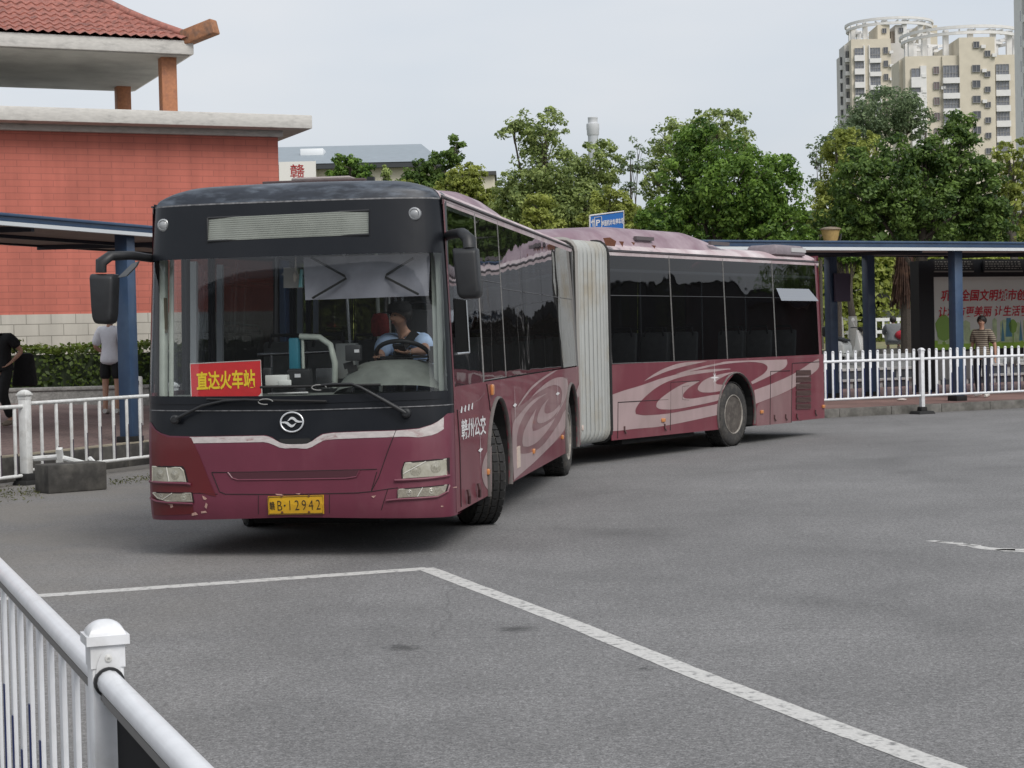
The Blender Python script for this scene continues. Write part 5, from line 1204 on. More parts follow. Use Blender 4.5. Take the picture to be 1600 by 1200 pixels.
# fare equipment
b = MB(); b.tube([(.20, .66, 1.34), (.205, .66, 1.55), (.17, .66, 1.70), (.08, .66, 1.765), (-.09, .66, 1.775)], .026, 8); b.tube([(-.07, .67, 1.35), (-.07, .67, 1.77)], .014, 8); cr_ = b.build('card_reader', PALEG, bus, smooth=50)
b = MB(); b.box((-.135, .66, 1.60), (.085, .09, .33)); b.build('reader_box', mat('teal_plastic', (.015, .15, .21), .5), cr_, bevel=.015)
b = MB(); b.box((.24, .95, 1.56), (.17, .14, .30)); b.build('reader_screen', mat('box_grey', (.25, .26, .25), .5), cr_, bevel=.01)
b = MB(); b.box((.10, .80, 1.42), (.16, .12, .17)); b.build('fare_slot', STEEL, cr_)
b = MB(); b.box((-.03, .42, 1.43), (.20, .06, .16), rx=R(12)); b.box((-.03, .45, 1.33), (.10, .09, .08)); tbm = b.build('dash_terminal', BLACKM, bus, bevel=.012)
b = MB(); b.box((-.04, .384, 1.455), (.05, .006, .03)); b.build('terminal_light', mat('terminal_label', (.5, .5, .52), .5), tbm)
b = MB(); b.box((-.285, .36, 1.46), (.075, .05, .13)); b.box((.42, .44, 1.63), (.13, .06, .13)); b.build('dash_camera', BLACKM, bus, bevel=.01)
b = MB(); b.box((.455, .408, 1.645), (.04, .005, .025)); b.build('camera_label', bpy.data.materials['terminal_label'], bus)
b = MB(); b.tube([(-.30, .40, 1.31), (.05, .36, 1.315)], .008, 6); b.build('dash_cable', mat('cable_white', (.6, .6, .6), .5), bus)
# ---------------------------------------------------------------- loose things inside the bus
def BP(px, py, y):
    o, d = lray(px, py, BI); return o+d*((y-o.y)/d.y)
SGR = mat('sign_red', (.56, .018, .022), .55, var=.05, scale=5); SGY = mat('sign_yellow', (.80, .56, .02), .6); SGW = mat('sign_paper_edge', (.62, .58, .56), .7)
q = [BP(297.5, 568.5, .19), BP(407.5, 563, .14), BP(409, 619, .125), BP(299.5, 624, .175)]
r0 = Vector(((q[0]+q[2])/2)); dsg = thing('destination_board', 'red board with yellow writing propped behind the lower windscreen of the bus', 'sign', BM @ r0, -BUS_YAW)
ux = (q[1]-q[0]).normalized(); uz = (q[0]-q[3]).normalized(); un = ux.cross(uz).normalized(); hw_, hh_ = (q[1]-q[0]).length/2, (q[0]-q[3]).length/2
fb = lambda off: (lambda u, v: ux*u+uz*v+un*off)
b = MB(); b.sheet([(-hw_, -hh_), (hw_, -hh_), (hw_, hh_), (-hw_, hh_)], lambda u, v, e=0.: fb(-e)(u, v), thick=.008); b.build('board', SGR, dsg)
b = MB(); P = [(-hw_, -hh_), (hw_, -hh_), (hw_, hh_), (-hw_, hh_), (-hw_, -hh_)]; b.tube([fb(.0)(*p) for p in P[1:]], .004, 4); 
for sx in (-1, 1): b.sheet([(sx*hw_*.99, -hh_*.99), (sx*hw_*.90, -hh_*.99), (sx*hw_*.99, -hh_*.82)], fb(.003))
b.build('paper_edge', SGW, dsg)
b = MB(); text_mb(b, '直达火车站', hh_*1.06, fb(.004), .028, (hw_*1.66)/(hh_*1.06*4.95)); b.build('lettering', SGY, dsg)
# folded sunshade
SUNM = mat('silver_sunshade_cloth', (.25, .25, .29), .45, scale=2.5, col2=(.19, .19, .225), var=.05)
c0 = BM @ BP(575, 436, .36); shd = thing('sunshade', 'silvery sunshade sheet with black bent straps hanging behind the windscreen above the driver', 'sunshade', c0, -BUS_YAW)
sp = lambda px, py, y=.36: BP(px, py, y)-BP(575, 436, .36)
b = MB(); A = [(474, 402), (672, 396), (670, 462), (477, 469)]
b.grid(lambda u, v: sp(lerp(lerp(474, 672, u), lerp(477, 670, u), v), lerp(lerp(402, 396, u), lerp(469, 462, u), v), .36+.02*math.sin(u*9)+.012*math.sin(u*23+v*4)), [i/28 for i in range(29)], [i/8 for i in range(9)])
b.build('cloth', SUNM, shd, smooth=180)
for P in ([(486, 402), (538, 431), (541, 435), (488, 466)], [(646, 403), (604, 429), (602, 433), (654, 460)]):
    b = MB(); b.tube([sp(px, py, .325) for px, py in P], .010, 5); b.build('strap', BLACKR, shd)
# face mask and charms hanging from the ceiling box
tq = BM @ BP(466, 412, .5)
mk = MB(BM); mk.grid(lambda u, v: BP(lerp(466, 474, u)+(1-v)*3*(1-u), lerp(421, 449, v), .46+.02*math.sin(u*7)), [i/6 for i in range(7)], [i/6 for i in range(7)])
tag(mk.build('face_mask', mat('mask_turquoise', (.25, .50, .52), .7), smooth=180), 'pale turquoise face mask hanging inside the windscreen', 'face mask')
ch = MB(BM); ch.tube([BP(462, 402, .5), BP(462, 424, .5)], .006, 6); ch.ball(BP(462, 431, .5), (.022, .022, .03)); ch.ball(BP(461, 437, .5), (.014, .014, .02))
tag(ch.build('knotted_charm', mat('charm_cream', (.45, .40, .36), .7), smooth=60), 'cream knotted charm on a cord beside the face mask', 'charm')
pn = MB(BM); pn.add([BP(443, 418, .62), BP(463, 418, .62), BP(474, 450, .62), BP(443, 450, .62)], [(0, 1, 2, 3)])
tag(pn.build('paper_notice', mat('notice_grey', (.33, .32, .31), .7)), 'grey paper notice behind the windscreen near its top middle', 'notice')
rc = MB(BM); rc.lathe([(.0, -.10), (.06, -.10), (.085, -.05), (.08, .05), (.06, .10), (0, .11)], BP(594, 508, 1.75), 'Z', 12)
tag(rc.build('red_bundle', mat('red_cloth', (.22, .02, .018), .8, var=.25, scale=12), smooth=40), 'small red cloth bundle hanging beside the driver head', 'ornament')
wb = MB(BM); c = BP(434, 594, .36); wb.box(c, (.185, .10, .085)); c2 = BP(445, 598, .31); wb.box(c2, (.11, .012, .045))
tag(wb.build('tissue_box', mat('white_box', (.62, .63, .61), .5), bevel=.022), 'white rounded box lying on the dash beside the red board', 'box')

# ---------------------------------------------------------------- people
SKIN_ = mat('skin', (.46, .26, .18), .55, var=.05, scale=20); HAIR = mat('black_hair', (.012, .010, .009), .6, var=.2, scale=40)
def base_pose(h=1.75):
    n = {'pelvis': (0, 0, .95, .125, .095), 'belly': (0, 0, 1.10, .125, .09), 'chest': (0, .0, 1.30, .15, .10), 'neckb': (0, .01, 1.455, .062), 'neck': (0, 0, 1.515, .050),
         'jaw': (0, -.022, 1.575, .060, .066), 'head': (0, -.012, 1.645, .078, .088), 'top': (0, -.005, 1.712, .060, .070), 'nose': (0, -.118, 1.618, .011)}
    for s, k in ((1, 'L'), (-1, 'R')):
        n.update({'sh'+k: (s*.165, .01, 1.415, .058), 'el'+k: (s*.235, .035, 1.14, .040), 'wr'+k: (s*.245, -.04, .90, .028), 'ha'+k: (s*.243, -.065, .835, .030, .018),
                  'hip'+k: (s*.095, 0, .91, .085), 'kn'+k: (s*.105, -.012, .505, .057), 'an'+k: (s*.105, .025, .085, .038), 'toe'+k: (s*.115, -.12, .035, .034), 'ear'+k: (s*.086, .005, 1.625, .013)})
    return {k: tuple(c*h/1.75 for c in v) for k, v in n.items()}
def fingers(n, k, e):
    """Five slightly curled fingers and a thumb from the palm, following the forearm's line."""
    w_, h_ = Vector(n['wr'+k][:3]), Vector(n['ha'+k][:3]); d = (h_-w_).normalized(); s = 1 if k == 'L' else -1
    side_ = d.cross(Vector((0, 0, 1)) if abs(d.z) < .8 else Vector((s, 0, 0))).normalized(); cur = side_.cross(d)
    for i, (o, L) in enumerate(((-.026, .062), (-.009, .074), (.009, .070), (.025, .055))):
        a = h_+side_*o+d*.028; m_ = a+d*L*.5+cur*.006*s; t_ = a+d*L*.92+cur*.022*s
        n['f%s%da' % (k, i)] = (*a, .0092); n['f%s%db' % (k, i)] = (*m_, .0082); n['f%s%dc' % (k, i)] = (*t_, .0068)
        e += [('ha'+k, 'f%s%da' % (k, i)), ('f%s%da' % (k, i), 'f%s%db' % (k, i)), ('f%s%db' % (k, i), 'f%s%dc' % (k, i))]
    a = w_+d*.03-side_*.032; t_ = a+d*.05-side_*.018
    n['t%sa' % k] = (*a, .0105); n['t%sb' % k] = (*t_, .0085); e += [('wr'+k, 't%sa' % k), ('t%sa' % k, 't%sb' % k)]
SPINE = [('pelvis', 'belly'), ('belly', 'chest'), ('chest', 'neckb'), ('neckb', 'neck'), ('neck', 'jaw'), ('jaw', 'head'), ('head', 'top'), ('head', 'nose'), ('head', 'earL'), ('head', 'earR')]
def limbs(k): return [('chest', 'sh'+k), ('sh'+k, 'el'+k), ('el'+k, 'wr'+k), ('wr'+k, 'ha'+k), ('pelvis', 'hip'+k), ('hip'+k, 'kn'+k), ('kn'+k, 'an'+k), ('an'+k, 'toe'+k)]
def grow(n, ks, r, tr=None):
    o = {}
    for k in ks:
        v = n[k]; o[k] = (*v[:3], v[3]+r, (v[4] if len(v) > 4 else v[3])+r)
    return o
def mid(a, b_, t, r): return (lerp(a[0], b_[0], t), lerp(a[1], b_[1], t), lerp(a[2], b_[2], t), r)
def head_parts(root, n, hair=True, glasses=False, fringe=.25, cap=None, long_=False, turn=0., h=1.75):
    c = Vector(n['head'][:3]); s = h/1.75; m = Matrix.Translation(c) @ Matrix.Rotation(turn, 4, 'Z')
    b = MB(m)
    for e in (-1, 1): b.ball((e*.031*s, -.083*s, .008*s), (.011*s, .007*s, .008*s), 8, 6)
    b.build('eyes', mat('eye_dark', (.02, .015, .012), .3) if 'eye_dark' not in bpy.data.materials else bpy.data.materials['eye_dark'], root)
    b = MB(m); b.ball((0, -.083*s, -.058*s), (.022*s, .008*s, .006*s), 8, 6); b.build('mouth', mat('lips', (.30, .11, .09), .5) if 'lips' not in bpy.data.materials else bpy.data.materials['lips'], root)
    if hair:
        b = MB(m)
        def hf(u, v):
            t = u*2*math.pi; front_ = max(0, -math.sin(t)); low = lerp(math.pi*(.72 if not long_ else .85), math.pi*(.5-fringe*.6), front_**.6); a = v*low
            wob = 1+.05*math.sin(u*40)+.04*math.sin(u*23+v*9)
            return Vector((.100*s*wob*math.sin(a)*math.cos(t), .112*s*wob*math.sin(a)*math.sin(t)+.008*s, .112*s*math.cos(a)+.018*s))
        b.grid(hf, [i/28 for i in range(29)], [i/10 for i in range(11)]); b.build('hair', HAIR, root, smooth=180)
    if cap:
        b = MB(m); b.lathe([(.104*s, .035*s), (.108*s, .055*s), (.10*s, .10*s), (.06*s, .13*s), (0, .135*s)], (0, .0, 0), 'Z', 20)
        b.sheet([(-.08*s, -.07*s), (.08*s, -.07*s), (.07*s, -.15*s), (0, -.18*s), (-.07*s, -.15*s)], lambda u, v, e=0.: Vector((u, v, .04*s-e)), thick=.008); b.build('cap', cap, root, smooth=50)
    if glasses:
        b = MB(m)
        for e in (-1, 1): b.tube([(e*.034*s+.024*s*math.cos(t), -.094*s, .008*s+.018*s*math.sin(t)) for t in [2*math.pi*i/12 for i in range(13)]], .003*s, 5)
        b.tube([(-.010*s, -.096*s, .01*s), (.010*s, -.096*s, .01*s)], .003*s, 5)
        for e in (-1, 1): b.tube([(e*.058*s, -.09*s, .01*s), (e*.085*s, 0, .012*s)], .003*s, 5)
        b.build('glasses', BLACKM, root)
def shoes(root, n, m, nm='shoe'):
    for k in 'LR':
        a, t = Vector(n['an'+k][:3]), Vector(n['toe'+k][:3]); d = t-a; d.z = 0; d.normalize(); g = min(a.z, t.z+.05)-.085
        b = MB(); P = [(a-d*.06), a+d*.03, a+d*.12, a+d*.19]; 
        b.tube([Vector((P[0].x, P[0].y, g+.055)), Vector((P[1].x, P[1].y, g+.062)), Vector((P[2].x, P[2].y, g+.045)), Vector((P[3].x, P[3].y, g+.032))], [.040, .050, .048, .026], 10, flat=None); b.build(nm, m, root, smooth=60)
def person(label, loc, rz, n, shirt, trousers, shoe, sleeve=.45, leg=1.0, h=1.75, group=None, shirt_r=.022, hem=.10, **kw):
    root = thing('person', label, 'person', loc, rz, group)
    e = SPINE+limbs('L')+limbs('R'); nb = dict(n)
    for k in 'LR': fingers(nb, k, e)
    skin('body', SKIN_, root, nb, e, 'pelvis', 2)
    # shirt: trunk plus sleeves
    g = grow(n, ['pelvis', 'belly', 'chest', 'neckb', 'shL', 'shR'], shirt_r); v = g['neckb']; g['neckb'] = (v[0], v[1], v[2]-.012, v[3]+.012, v[4]+.012)
    for k in ('shL', 'shR'): v = g[k]; g[k] = (v[0], v[1], v[2]+.004, v[3]+.022, v[4]+.022)
    pv, bv = Vector(n['pelvis'][:3]), Vector(n['belly'][:3]); hm = pv+(pv-bv).normalized()*hem; g['hem'] = (*hm, n['pelvis'][3]+shirt_r+.05, n['pelvis'][4]+shirt_r+.05); v = g['pelvis']; g['pelvis'] = (*v[:3], v[3]+.03, v[4]+.035)
    se = [('hem', 'pelvis'), ('pelvis', 'belly'), ('belly', 'chest'), ('chest', 'neckb'), ('chest', 'shL'), ('chest', 'shR')]
    for k in 'LR':
        if sleeve <= 1: g['sl'+k] = mid(n['sh'+k], n['el'+k], min(sleeve*1.6, 1), n['el'+k][3]+.042); se.append(('sh'+k, 'sl'+k))
        else:
            g['sl'+k] = (*n['el'+k][:3], n['el'+k][3]+.02); g['sw'+k] = mid(n['el'+k], n['wr'+k], .9, n['wr'+k][3]+.016); se += [('sh'+k, 'sl'+k), ('sl'+k, 'sw'+k)]
    skin('shirt', shirt, root, g, se, 'chest', 2)
    g = grow(n, ['pelvis', 'hipL', 'hipR'], .016); pv = g['pelvis']; g['pelvis'] = (*pv[:3], pv[3]-.035, pv[4]-.035); te = [('pelvis', 'hipL'), ('pelvis', 'hipR')]
    for k in 'LR':
        if leg >= 1: g['k'+k] = (*n['kn'+k][:3], n['kn'+k][3]+.026); g['a'+k] = mid(n['kn'+k], n['an'+k], .95, n['an'+k][3]+.028); te += [('hip'+k, 'k'+k), ('k'+k, 'a'+k)]
        else: g['k'+k] = mid(n['hip'+k], n['kn'+k], leg, n['kn'+k][3]+.05); te.append(('hip'+k, 'k'+k))
    skin('trousers' if leg >= 1 else 'shorts', trousers, root, g, te, 'pelvis', 2)
    if shoe: shoes(root, n, shoe)
    head_parts(root, n, h=h, **kw); return root
def striped_mat(name, c1, c2, period, rough=.85):
    m = bpy.data.materials.new(name); m.use_nodes = True; n, l = m.node_tree.nodes, m.node_tree.links; b = n['Principled BSDF']; b.inputs['Roughness'].default_value = rough
    t = n.new('ShaderNodeTexCoord'); wv_ = n.new('ShaderNodeTexWave'); wv_.bands_direction = 'Z'; wv_.inputs['Scale'].default_value = .31416/period; wv_.inputs['Distortion'].default_value = .6
    r = n.new('ShaderNodeValToRGB'); r.color_ramp.elements[0].position = .45; r.color_ramp.elements[1].position = .55; r.color_ramp.elements[0].color = (*c1, 1); r.color_ramp.elements[1].color = (*c2, 1)
    l.new(t.outputs['Object'], wv_.inputs['Vector']); l.new(wv_.outputs['Fac'], r.inputs[0]); l.new(r.outputs[0], b.inputs['Base Color']); return m
WHITE_T = mat('white_tshirt', (.72, .72, .76), .85, var=.04, scale=6, bump=.5, bscale=9); BLACK_C = mat('black_cloth', (.010, .010, .011), .85, var=.2, scale=8, bump=.3)
NAVY_C = mat('navy_trousers', (.014, .016, .026), .85, var=.2, scale=8, bump=.4, bscale=10); SHOE_W = mat('white_shoe', (.60, .58, .54), .6, var=.1, scale=12); SHOE_T = mat('tan_shoe', (.22, .18, .14), .7)
BLUE_S = mat('light_blue_shirt', (.45, .60, .84), .8, var=.06, scale=6, bump=.5, bscale=8); GREY_J = mat('grey_jacket', (.19, .20, .21), .85, var=.1, scale=6)
def gz(frame, p): return .32+.05*((frame.i @ Vector((p.x, p.y, 0))).y)
# man in white T-shirt, from behind
p = at(174, 600, 32.3); p.z = gz(LF, p); n = base_pose(1.88)
n.update({'elL': (.27, .05, 1.21, .042), 'wrL': (.16, -.13, 1.10, .03), 'haL': (.12, -.17, 1.11, .03, .02), 'elR': (-.26, .03, 1.22, .042), 'wrR': (-.17, -.14, 1.10, .03), 'haR': (-.13, -.19, 1.11, .03, .02)})
person('man in white T-shirt and black shorts standing with his back turned behind the blue post', p, R(172), n, WHITE_T, BLACK_C, SHOE_W, leg=.86, h=1.88, shirt_r=.038, sleeve=.6, hem=.15)
p2 = at(207, 600, 33.2); p2.z = gz(LF, p2)
# person in black at the left edge, walking off
p = at(6, 600, 28.6); p.z = gz(LF, p); n = base_pose(1.76)
for k in ('neckb', 'neck', 'jaw', 'head', 'top', 'nose', 'earL', 'earR'): v = n[k]; n[k] = (v[0]-(.06 if k == 'neckb' else .13 if k == 'neck' else .21), v[1]-.05, v[2]-.05, *v[3:])
n.update({'knL': (.09, -.10, .52, .058), 'anL': (.08, .06, .12, .04), 'toeL': (.09, -.08, .05, .034), 'knR': (-.10, -.06, .50, .058), 'anR': (-.12, -.22, .09, .04), 'toeR': (-.13, -.37, .04, .034),
          'elL': (.26, .16, 1.20, .042), 'wrL': (.20, .0, 1.03, .03), 'haL': (.17, -.05, .99, .03, .02), 'elR': (-.26, .10, 1.16, .042), 'wrR': (-.22, -.10, 1.0, .03), 'haR': (-.2, -.16, .97, .03, .02)})
prs = person('person in black walking at the left edge of the photo with a dark bag', p, R(-35), n, BLACK_C, BLACK_C, SHOE_T, leg=1., h=1.76, shirt_r=.03)
bg = thing('shoulder_bag', 'large dark bag hanging at the hip of the person in black', 'bag', at(43, 600, 28.9)); bg.location.z = p.z
b = MB(); z_ = lambda y: at(43, y, 28.9).z-bg.location.z
b.box((-.04, 0, (z_(551)+z_(604))/2), (.40, .24, z_(551)-z_(604)), taper=.70); b.build('bag_body', BLACK_C, bg, bevel=.06)
b = MB(); b.tube([(-.10, 0, z_(556)), (-.24, -.02, z_(540)), (-.42, -.02, z_(522))], .014, 6); b.build('strap', BLACKR, bg)
# pedestrian in striped shirt on the right
p = gnd(1536, 620.5, .165+.003*0); n = base_pose(1.80)
n.update({'knL': (.11, -.10, .51, .058), 'anL': (.13, -.06, .09, .04), 'toeL': (.15, -.21, .04, .034), 'knR': (-.12, -.02, .52, .058), 'anR': (-.16, .16, .10, .04), 'toeR': (-.18, .02, .05, .034), 'elL': (.27, .06, 1.16, .042), 'wrL': (.29, .03, .92, .03), 'haL': (.29, .015, .85, .03, .02)})
p = gnd(1536, 621, .17)
person('young pedestrian with glasses, brown striped T-shirt and navy trousers on the right pavement', p, R(-38), n, striped_mat('brown_striped_cloth', (.07, .05, .04), (.30, .26, .20), .045), NAVY_C, SHOE_W, h=1.80, sleeve=.55, shirt_r=.034, glasses=True, fringe=.16, turn=R(-6))
# crouching person in grey on the grass bed
p = at(1397, 600, 52.9); p.z = at(1397, 546, 52.9).z; n = base_pose(1.70)
n.update({'pelvis': (0, .02, .26, .15, .13), 'belly': (0, -.03, .42, .145, .12), 'chest': (0, -.10, .60, .165, .12), 'neckb': (0, -.16, .73, .06), 'neck': (0, -.18, .77, .05), 'jaw': (0, -.215, .81, .06), 'head': (0, -.20, .865, .08), 'top': (0, -.19, .93, .065), 'nose': (0, -.31, .84, .011),
          'earL': (.086, -.19, .86, .013), 'earR': (-.086, -.19, .86, .013), 'shL': (.18, -.10, .69, .06), 'shR': (-.18, -.10, .69, .06), 'elL': (.28, -.25, .50, .042), 'wrL': (.20, -.45, .42, .03), 'haL': (.17, -.51, .40, .03, .02), 'elR': (-.28, -.25, .50, .042), 'wrR': (-.2, -.45, .42, .03), 'haR': (-.17, -.51, .4, .03, .02),
          'hipL': (.11, .0, .26, .10), 'hipR': (-.11, .0, .26, .10), 'knL': (.2, -.35, .48, .06), 'knR': (-.2, -.35, .48, .06), 'anL': (.15, -.10, .09, .04), 'anR': (-.15, -.10, .09, .04), 'toeL': (.16, -.26, .04, .034), 'toeR': (-.16, -.26, .04, .034)})
person('person in grey crouching with back turned on the grass beyond the right shelter', p, R(168), n, GREY_J, mat('pale_grey_trousers', (.27, .27, .25), .85), SHOE_T, sleeve=1.2, h=1.70, shirt_r=.05, long_=True)
rb_ = MB(); c = at(1410, 523, 52.7); rb_.ball(c, (.22, .12, .14)); rb_.ball(c+Vector((.06, 0, .1)), (.10, .08, .09))
tag(rb_.build('red_bag', mat('red_plastic', (.45, .02, .04), .5, var=.2, scale=8), smooth=60), 'crumpled red bag beside the crouching person in grey', 'bag')
# the driver
dr_o = Vector((.74, 1.55, 1.22)); n = {}
def dn(px, py, y, r, r2=None): v = BP(px, py, y)-dr_o; return (v.x, v.y, v.z, r) if r2 is None else (v.x, v.y, v.z, r, r2)
n = {'pelvis': (0, .10, .12, .14, .12), 'belly': (-.005, .06, .27, .135, .11), 'chest': (-.01, .02, .42, .155, .11), 'neckb': dn(630, 521, 1.53, .062), 'neck': dn(628, 513, 1.50, .052),
     'jaw': dn(624, 506, 1.46, .060, .062), 'head': dn(625, 494, 1.46, .080, .088), 'top': dn(625, 483, 1.47, .062, .07)}
hv = n['head']; n['nose'] = (hv[0]-.075, hv[1]-.085, hv[2]-.022, .012)
for k, s in (('L', 1), ('R', -1)):
    n['sh'+k] = (s*.17-.01, .02, .50, .062); n['hip'+k] = (s*.10, .05, .10, .095); n['kn'+k] = (s*.14, -.38, .12, .065); n['an'+k] = (s*.13, -.42, -.30, .042); n['toe'+k] = (s*.14, -.57, -.36, .036); n['ear'+k] = (hv[0]+s*.07, hv[1]-s*.05, hv[2]-.01, .014)
w1 = swc-dr_o; hl = BP(629, 551, .80)-dr_o
n['shR'] = (*(BP(600, 536, 1.55)-dr_o), .06); n['shL'] = (*(BP(660, 531, 1.55)-dr_o), .062)
n['elL'] = (*(BP(664, 548, 1.25)-dr_o), .045); n['wrL'] = (hl.x+.055, hl.y+.06, hl.z+.005, .03); n['haL'] = (hl.x+.01, hl.y+.02, hl.z+.005, .032, .022)
n['elR'] = (*(BP(591, 560, 1.35)-dr_o), .045); n['wrR'] = (w1.x-.20, w1.y+.09, w1.z-.02, .03); n['haR'] = (w1.x-.21, w1.y+.03, w1.z-.01, .032, .022)
root = person('bus driver in light blue shirt and dark cap, seated at the wheel', BM @ dr_o, -BUS_YAW, n, BLUE_S, NAVY_C, BLACK_C, h=1.75, sleeve=.5, shirt_r=.026, hair=True, fringe=.1, turn=R(-38), cap=BLACK_C)
b = MB(); a0, a1 = BP(650, 518, 1.42)-dr_o, BP(618, 556, 1.36)-dr_o
b.bar(a0, a1, .07, .012, up=(0, 1, 0)); b.build('seat_belt', BLACKR, root)
b = MB(); b.ball(BP(622, 536, 1.40)-dr_o, .010); b.build('shirt_button', LETW, root)
b = MB(); v = n['wrL']; b.lathe([(.036, -.012), (.038, 0), (.036, .012)], v[:3], 'X', 12, caps=False); b.build('watch', STEEL, root)

# ---------------------------------------------------------------- white railings
WHP = mat('white_rail_paint', (.73, .74, .76), .42, var=.05, scale=5, col2=(.52, .52, .51), lo=.56, hi=.78, coat=.2, detail=9); WHD = mat('dusty_white_rail', (.70, .71, .70), .6, var=.08, scale=5, col2=(.54, .535, .51), lo=.48, hi=.7)
BLUEST = mat('blue_reflective_sticker', (.012, .022, .09), .35); DKST = mat('dark_reflective_sticker', (.05, .04, .06), .5); RUBF = mat('black_rubber_foot', (.012, .012, .012), .8)
def railing(name, label, frame, xs0, xs1, d, z0, posts, zt, zb, ztop, pitch, pw_, pm, group, over=False, first=.5, rail_r=.025, post_w=.08, foot=None, sticker=BLUEST, stick=lambda i: .45, cap=True, kn=False, side_st=1, thin=0):
    o = frame.W((xs0+xs1)/2, d, z0); root = thing(name, label, 'railing', o, frame.rz, group); cx_ = (xs0+xs1)/2
    b = MB(); b.tube([(xs0-cx_, 0, zt), (xs1-cx_, 0, zt)], rail_r, 12); b.build('top_rail', pm, root, smooth=40)
    if thin: b = MB(); b.box((0, 0, zt-rail_r*1.12), (xs1-xs0, rail_r*1.35, rail_r*.62)); b.box((0, 0, zt-rail_r*1.55), (xs1-xs0, rail_r*.9, rail_r*.5)); b.build('rail_channel', mat('rail_channel_grey', (.16, .155, .15), .5) if 'rail_channel_grey' not in bpy.data.materials else bpy.data.materials['rail_channel_grey'], root)
    b = MB(); b.tube([(xs0-cx_, 0, zb), (xs1-cx_, 0, zb)], rail_r*.9, 12); b.build('bottom_rail', pm, root, smooth=40)
    n = int((xs1-xs0)/pitch)+1
    for i in range(n):
        x = xs0+first*pitch+i*pitch
        if x > xs1-.05 or any(abs(x-p_) < post_w*.8 for p_ in posts): continue
        zz = ztop if over else zt
        b = MB(); b.box((x-cx_, 0, (zb+zz)/2), (pw_, thin or pw_*.55 if not over else .02, zz-zb))
        if over: b.lathe([(pw_/2, 0), (pw_*.45, pw_*.3), (pw_*.25, pw_*.45), (0, pw_*.5)], (x-cx_, 0, zz-.001), 'Z', 10)
        pk = b.build('picket', pm, root, bevel=.004)
        hs_ = (zz-zb)*stick(i)
        if hs_ > .05:
            b = MB(); b.box((x-cx_+side_st*pw_*.32, -(thin or pw_*.55)/2-.002 if not over else -.0125, zb+hs_/2+.02), (pw_*.36, .004, hs_)); b.build('sticker', sticker, pk)
    for px_ in posts:
        b = MB(); b.box((px_-cx_, 0, (ztop-.02)/2+.01), (post_w, post_w, ztop-.02)); po = b.build('post', pm, root, bevel=.006)
        if cap:
            b = MB(); k = post_w*.66; z_ = ztop-.03; b.box((px_-cx_, 0, z_-.006), (post_w*1.06, post_w*1.06, .05)); b.box((px_-cx_, 0, z_+.028), (2*k, 2*k, .02)); 
            def dome(u, v):
                a = 2*math.pi*u; r = k*.92*(1-v**2)**.5 if v < 1 else 0; sq = 1/max(abs(math.cos(a)), abs(math.sin(a))); sq = lerp(sq, 1, .12+.5*v)
                return Vector((px_-cx_+r*sq*math.cos(a)*.98, r*sq*math.sin(a)*.98, z_+.036+v*post_w*.47))
            b.grid(dome, [i/24 for i in range(25)], [0, .2, .4, .6, .75, .87, .95, 1]); b.build('cap', pm, po, smooth=40)
        if foot:
            b = MB(); b.box((px_-cx_, 0, .03), (foot, foot*.8, .06), taper=.85); b.box((px_-cx_, 0, .10), (post_w*1.9, post_w*1.7, .09), taper=.9); b.build('foot', RUBF, po, bevel=.01)
        if kn:
            for sy in (1, -1):
                b = MB(); 
                b.sheet([(.0265*math.cos(t), .056*math.sin(t)) if abs(math.sin(t)) < 2 else 0 for t in [2*math.pi*i/24 for i in range(24)]], lambda u, v, e=0.: Vector((px_-cx_+sy*(post_w/2+.006-e), u, zt+.012+v)), thick=.006)
                b.build('bracket_plate', pm, po, smooth=30)
                b = MB(); b.lathe([(rail_r+.006, -.004), (rail_r+.006, .012), (rail_r+.001, .012)], (px_-cx_+sy*(post_w/2+.002), 0, zt), 'X', 20, caps=False); b.build('rail_socket', BLACKM, po, smooth=40)
                for zz in (ztop-.047, zt+.045): b = MB(); b.lathe([(.008, 0), (.0075, .004), (.004, .006), (0, .006)], (px_-cx_+sy*(post_w/2+.004), 0, zz+.006), 'X', 10); b.build('bolt', WHD, po, smooth=40)
    return root
# near railing in the foreground: runs from the left edge down to the bottom edge
n0 = at(165, 1040, 3.80); NF = Frame((n0.x, 3.80, 0), math.atan2(2.74, -1.094)-math.pi)
NF = Frame((n0.x, 3.80, 0), math.atan2(-2.74, 1.094))
railing('railing', 'white railing panel nearest the camera, running out of the left edge of the photo', NF, -3.3, -.0, 0, 0, [-3.3, 0], 1.015, .18, 1.105, .225, .046, WHP, 'white railings around the yard', first=.62, rail_r=.026, post_w=.068, kn=True, stick=lambda i: .62-.07*(i % 4), side_st=1, thin=.014)
railing('railing', 'white railing panel in the foreground that runs out of the bottom edge', NF, .035, 3.0, 0, 0, [3.0], 1.015, .18, 1.105, .225, .046, WHP, 'white railings around the yard', first=5.5, rail_r=.026, post_w=.068, kn=False, stick=lambda i: .5, thin=.014)
bd = MB(NF.m); bd.span((.045, .012, .10), (2.6, .03, .985)); tag(bd.build('dark_board', mat('dark_panel', (.006, .006, .007), .8, spec=.15), bevel=.01), 'dark flat board standing behind the foreground railing', 'board')
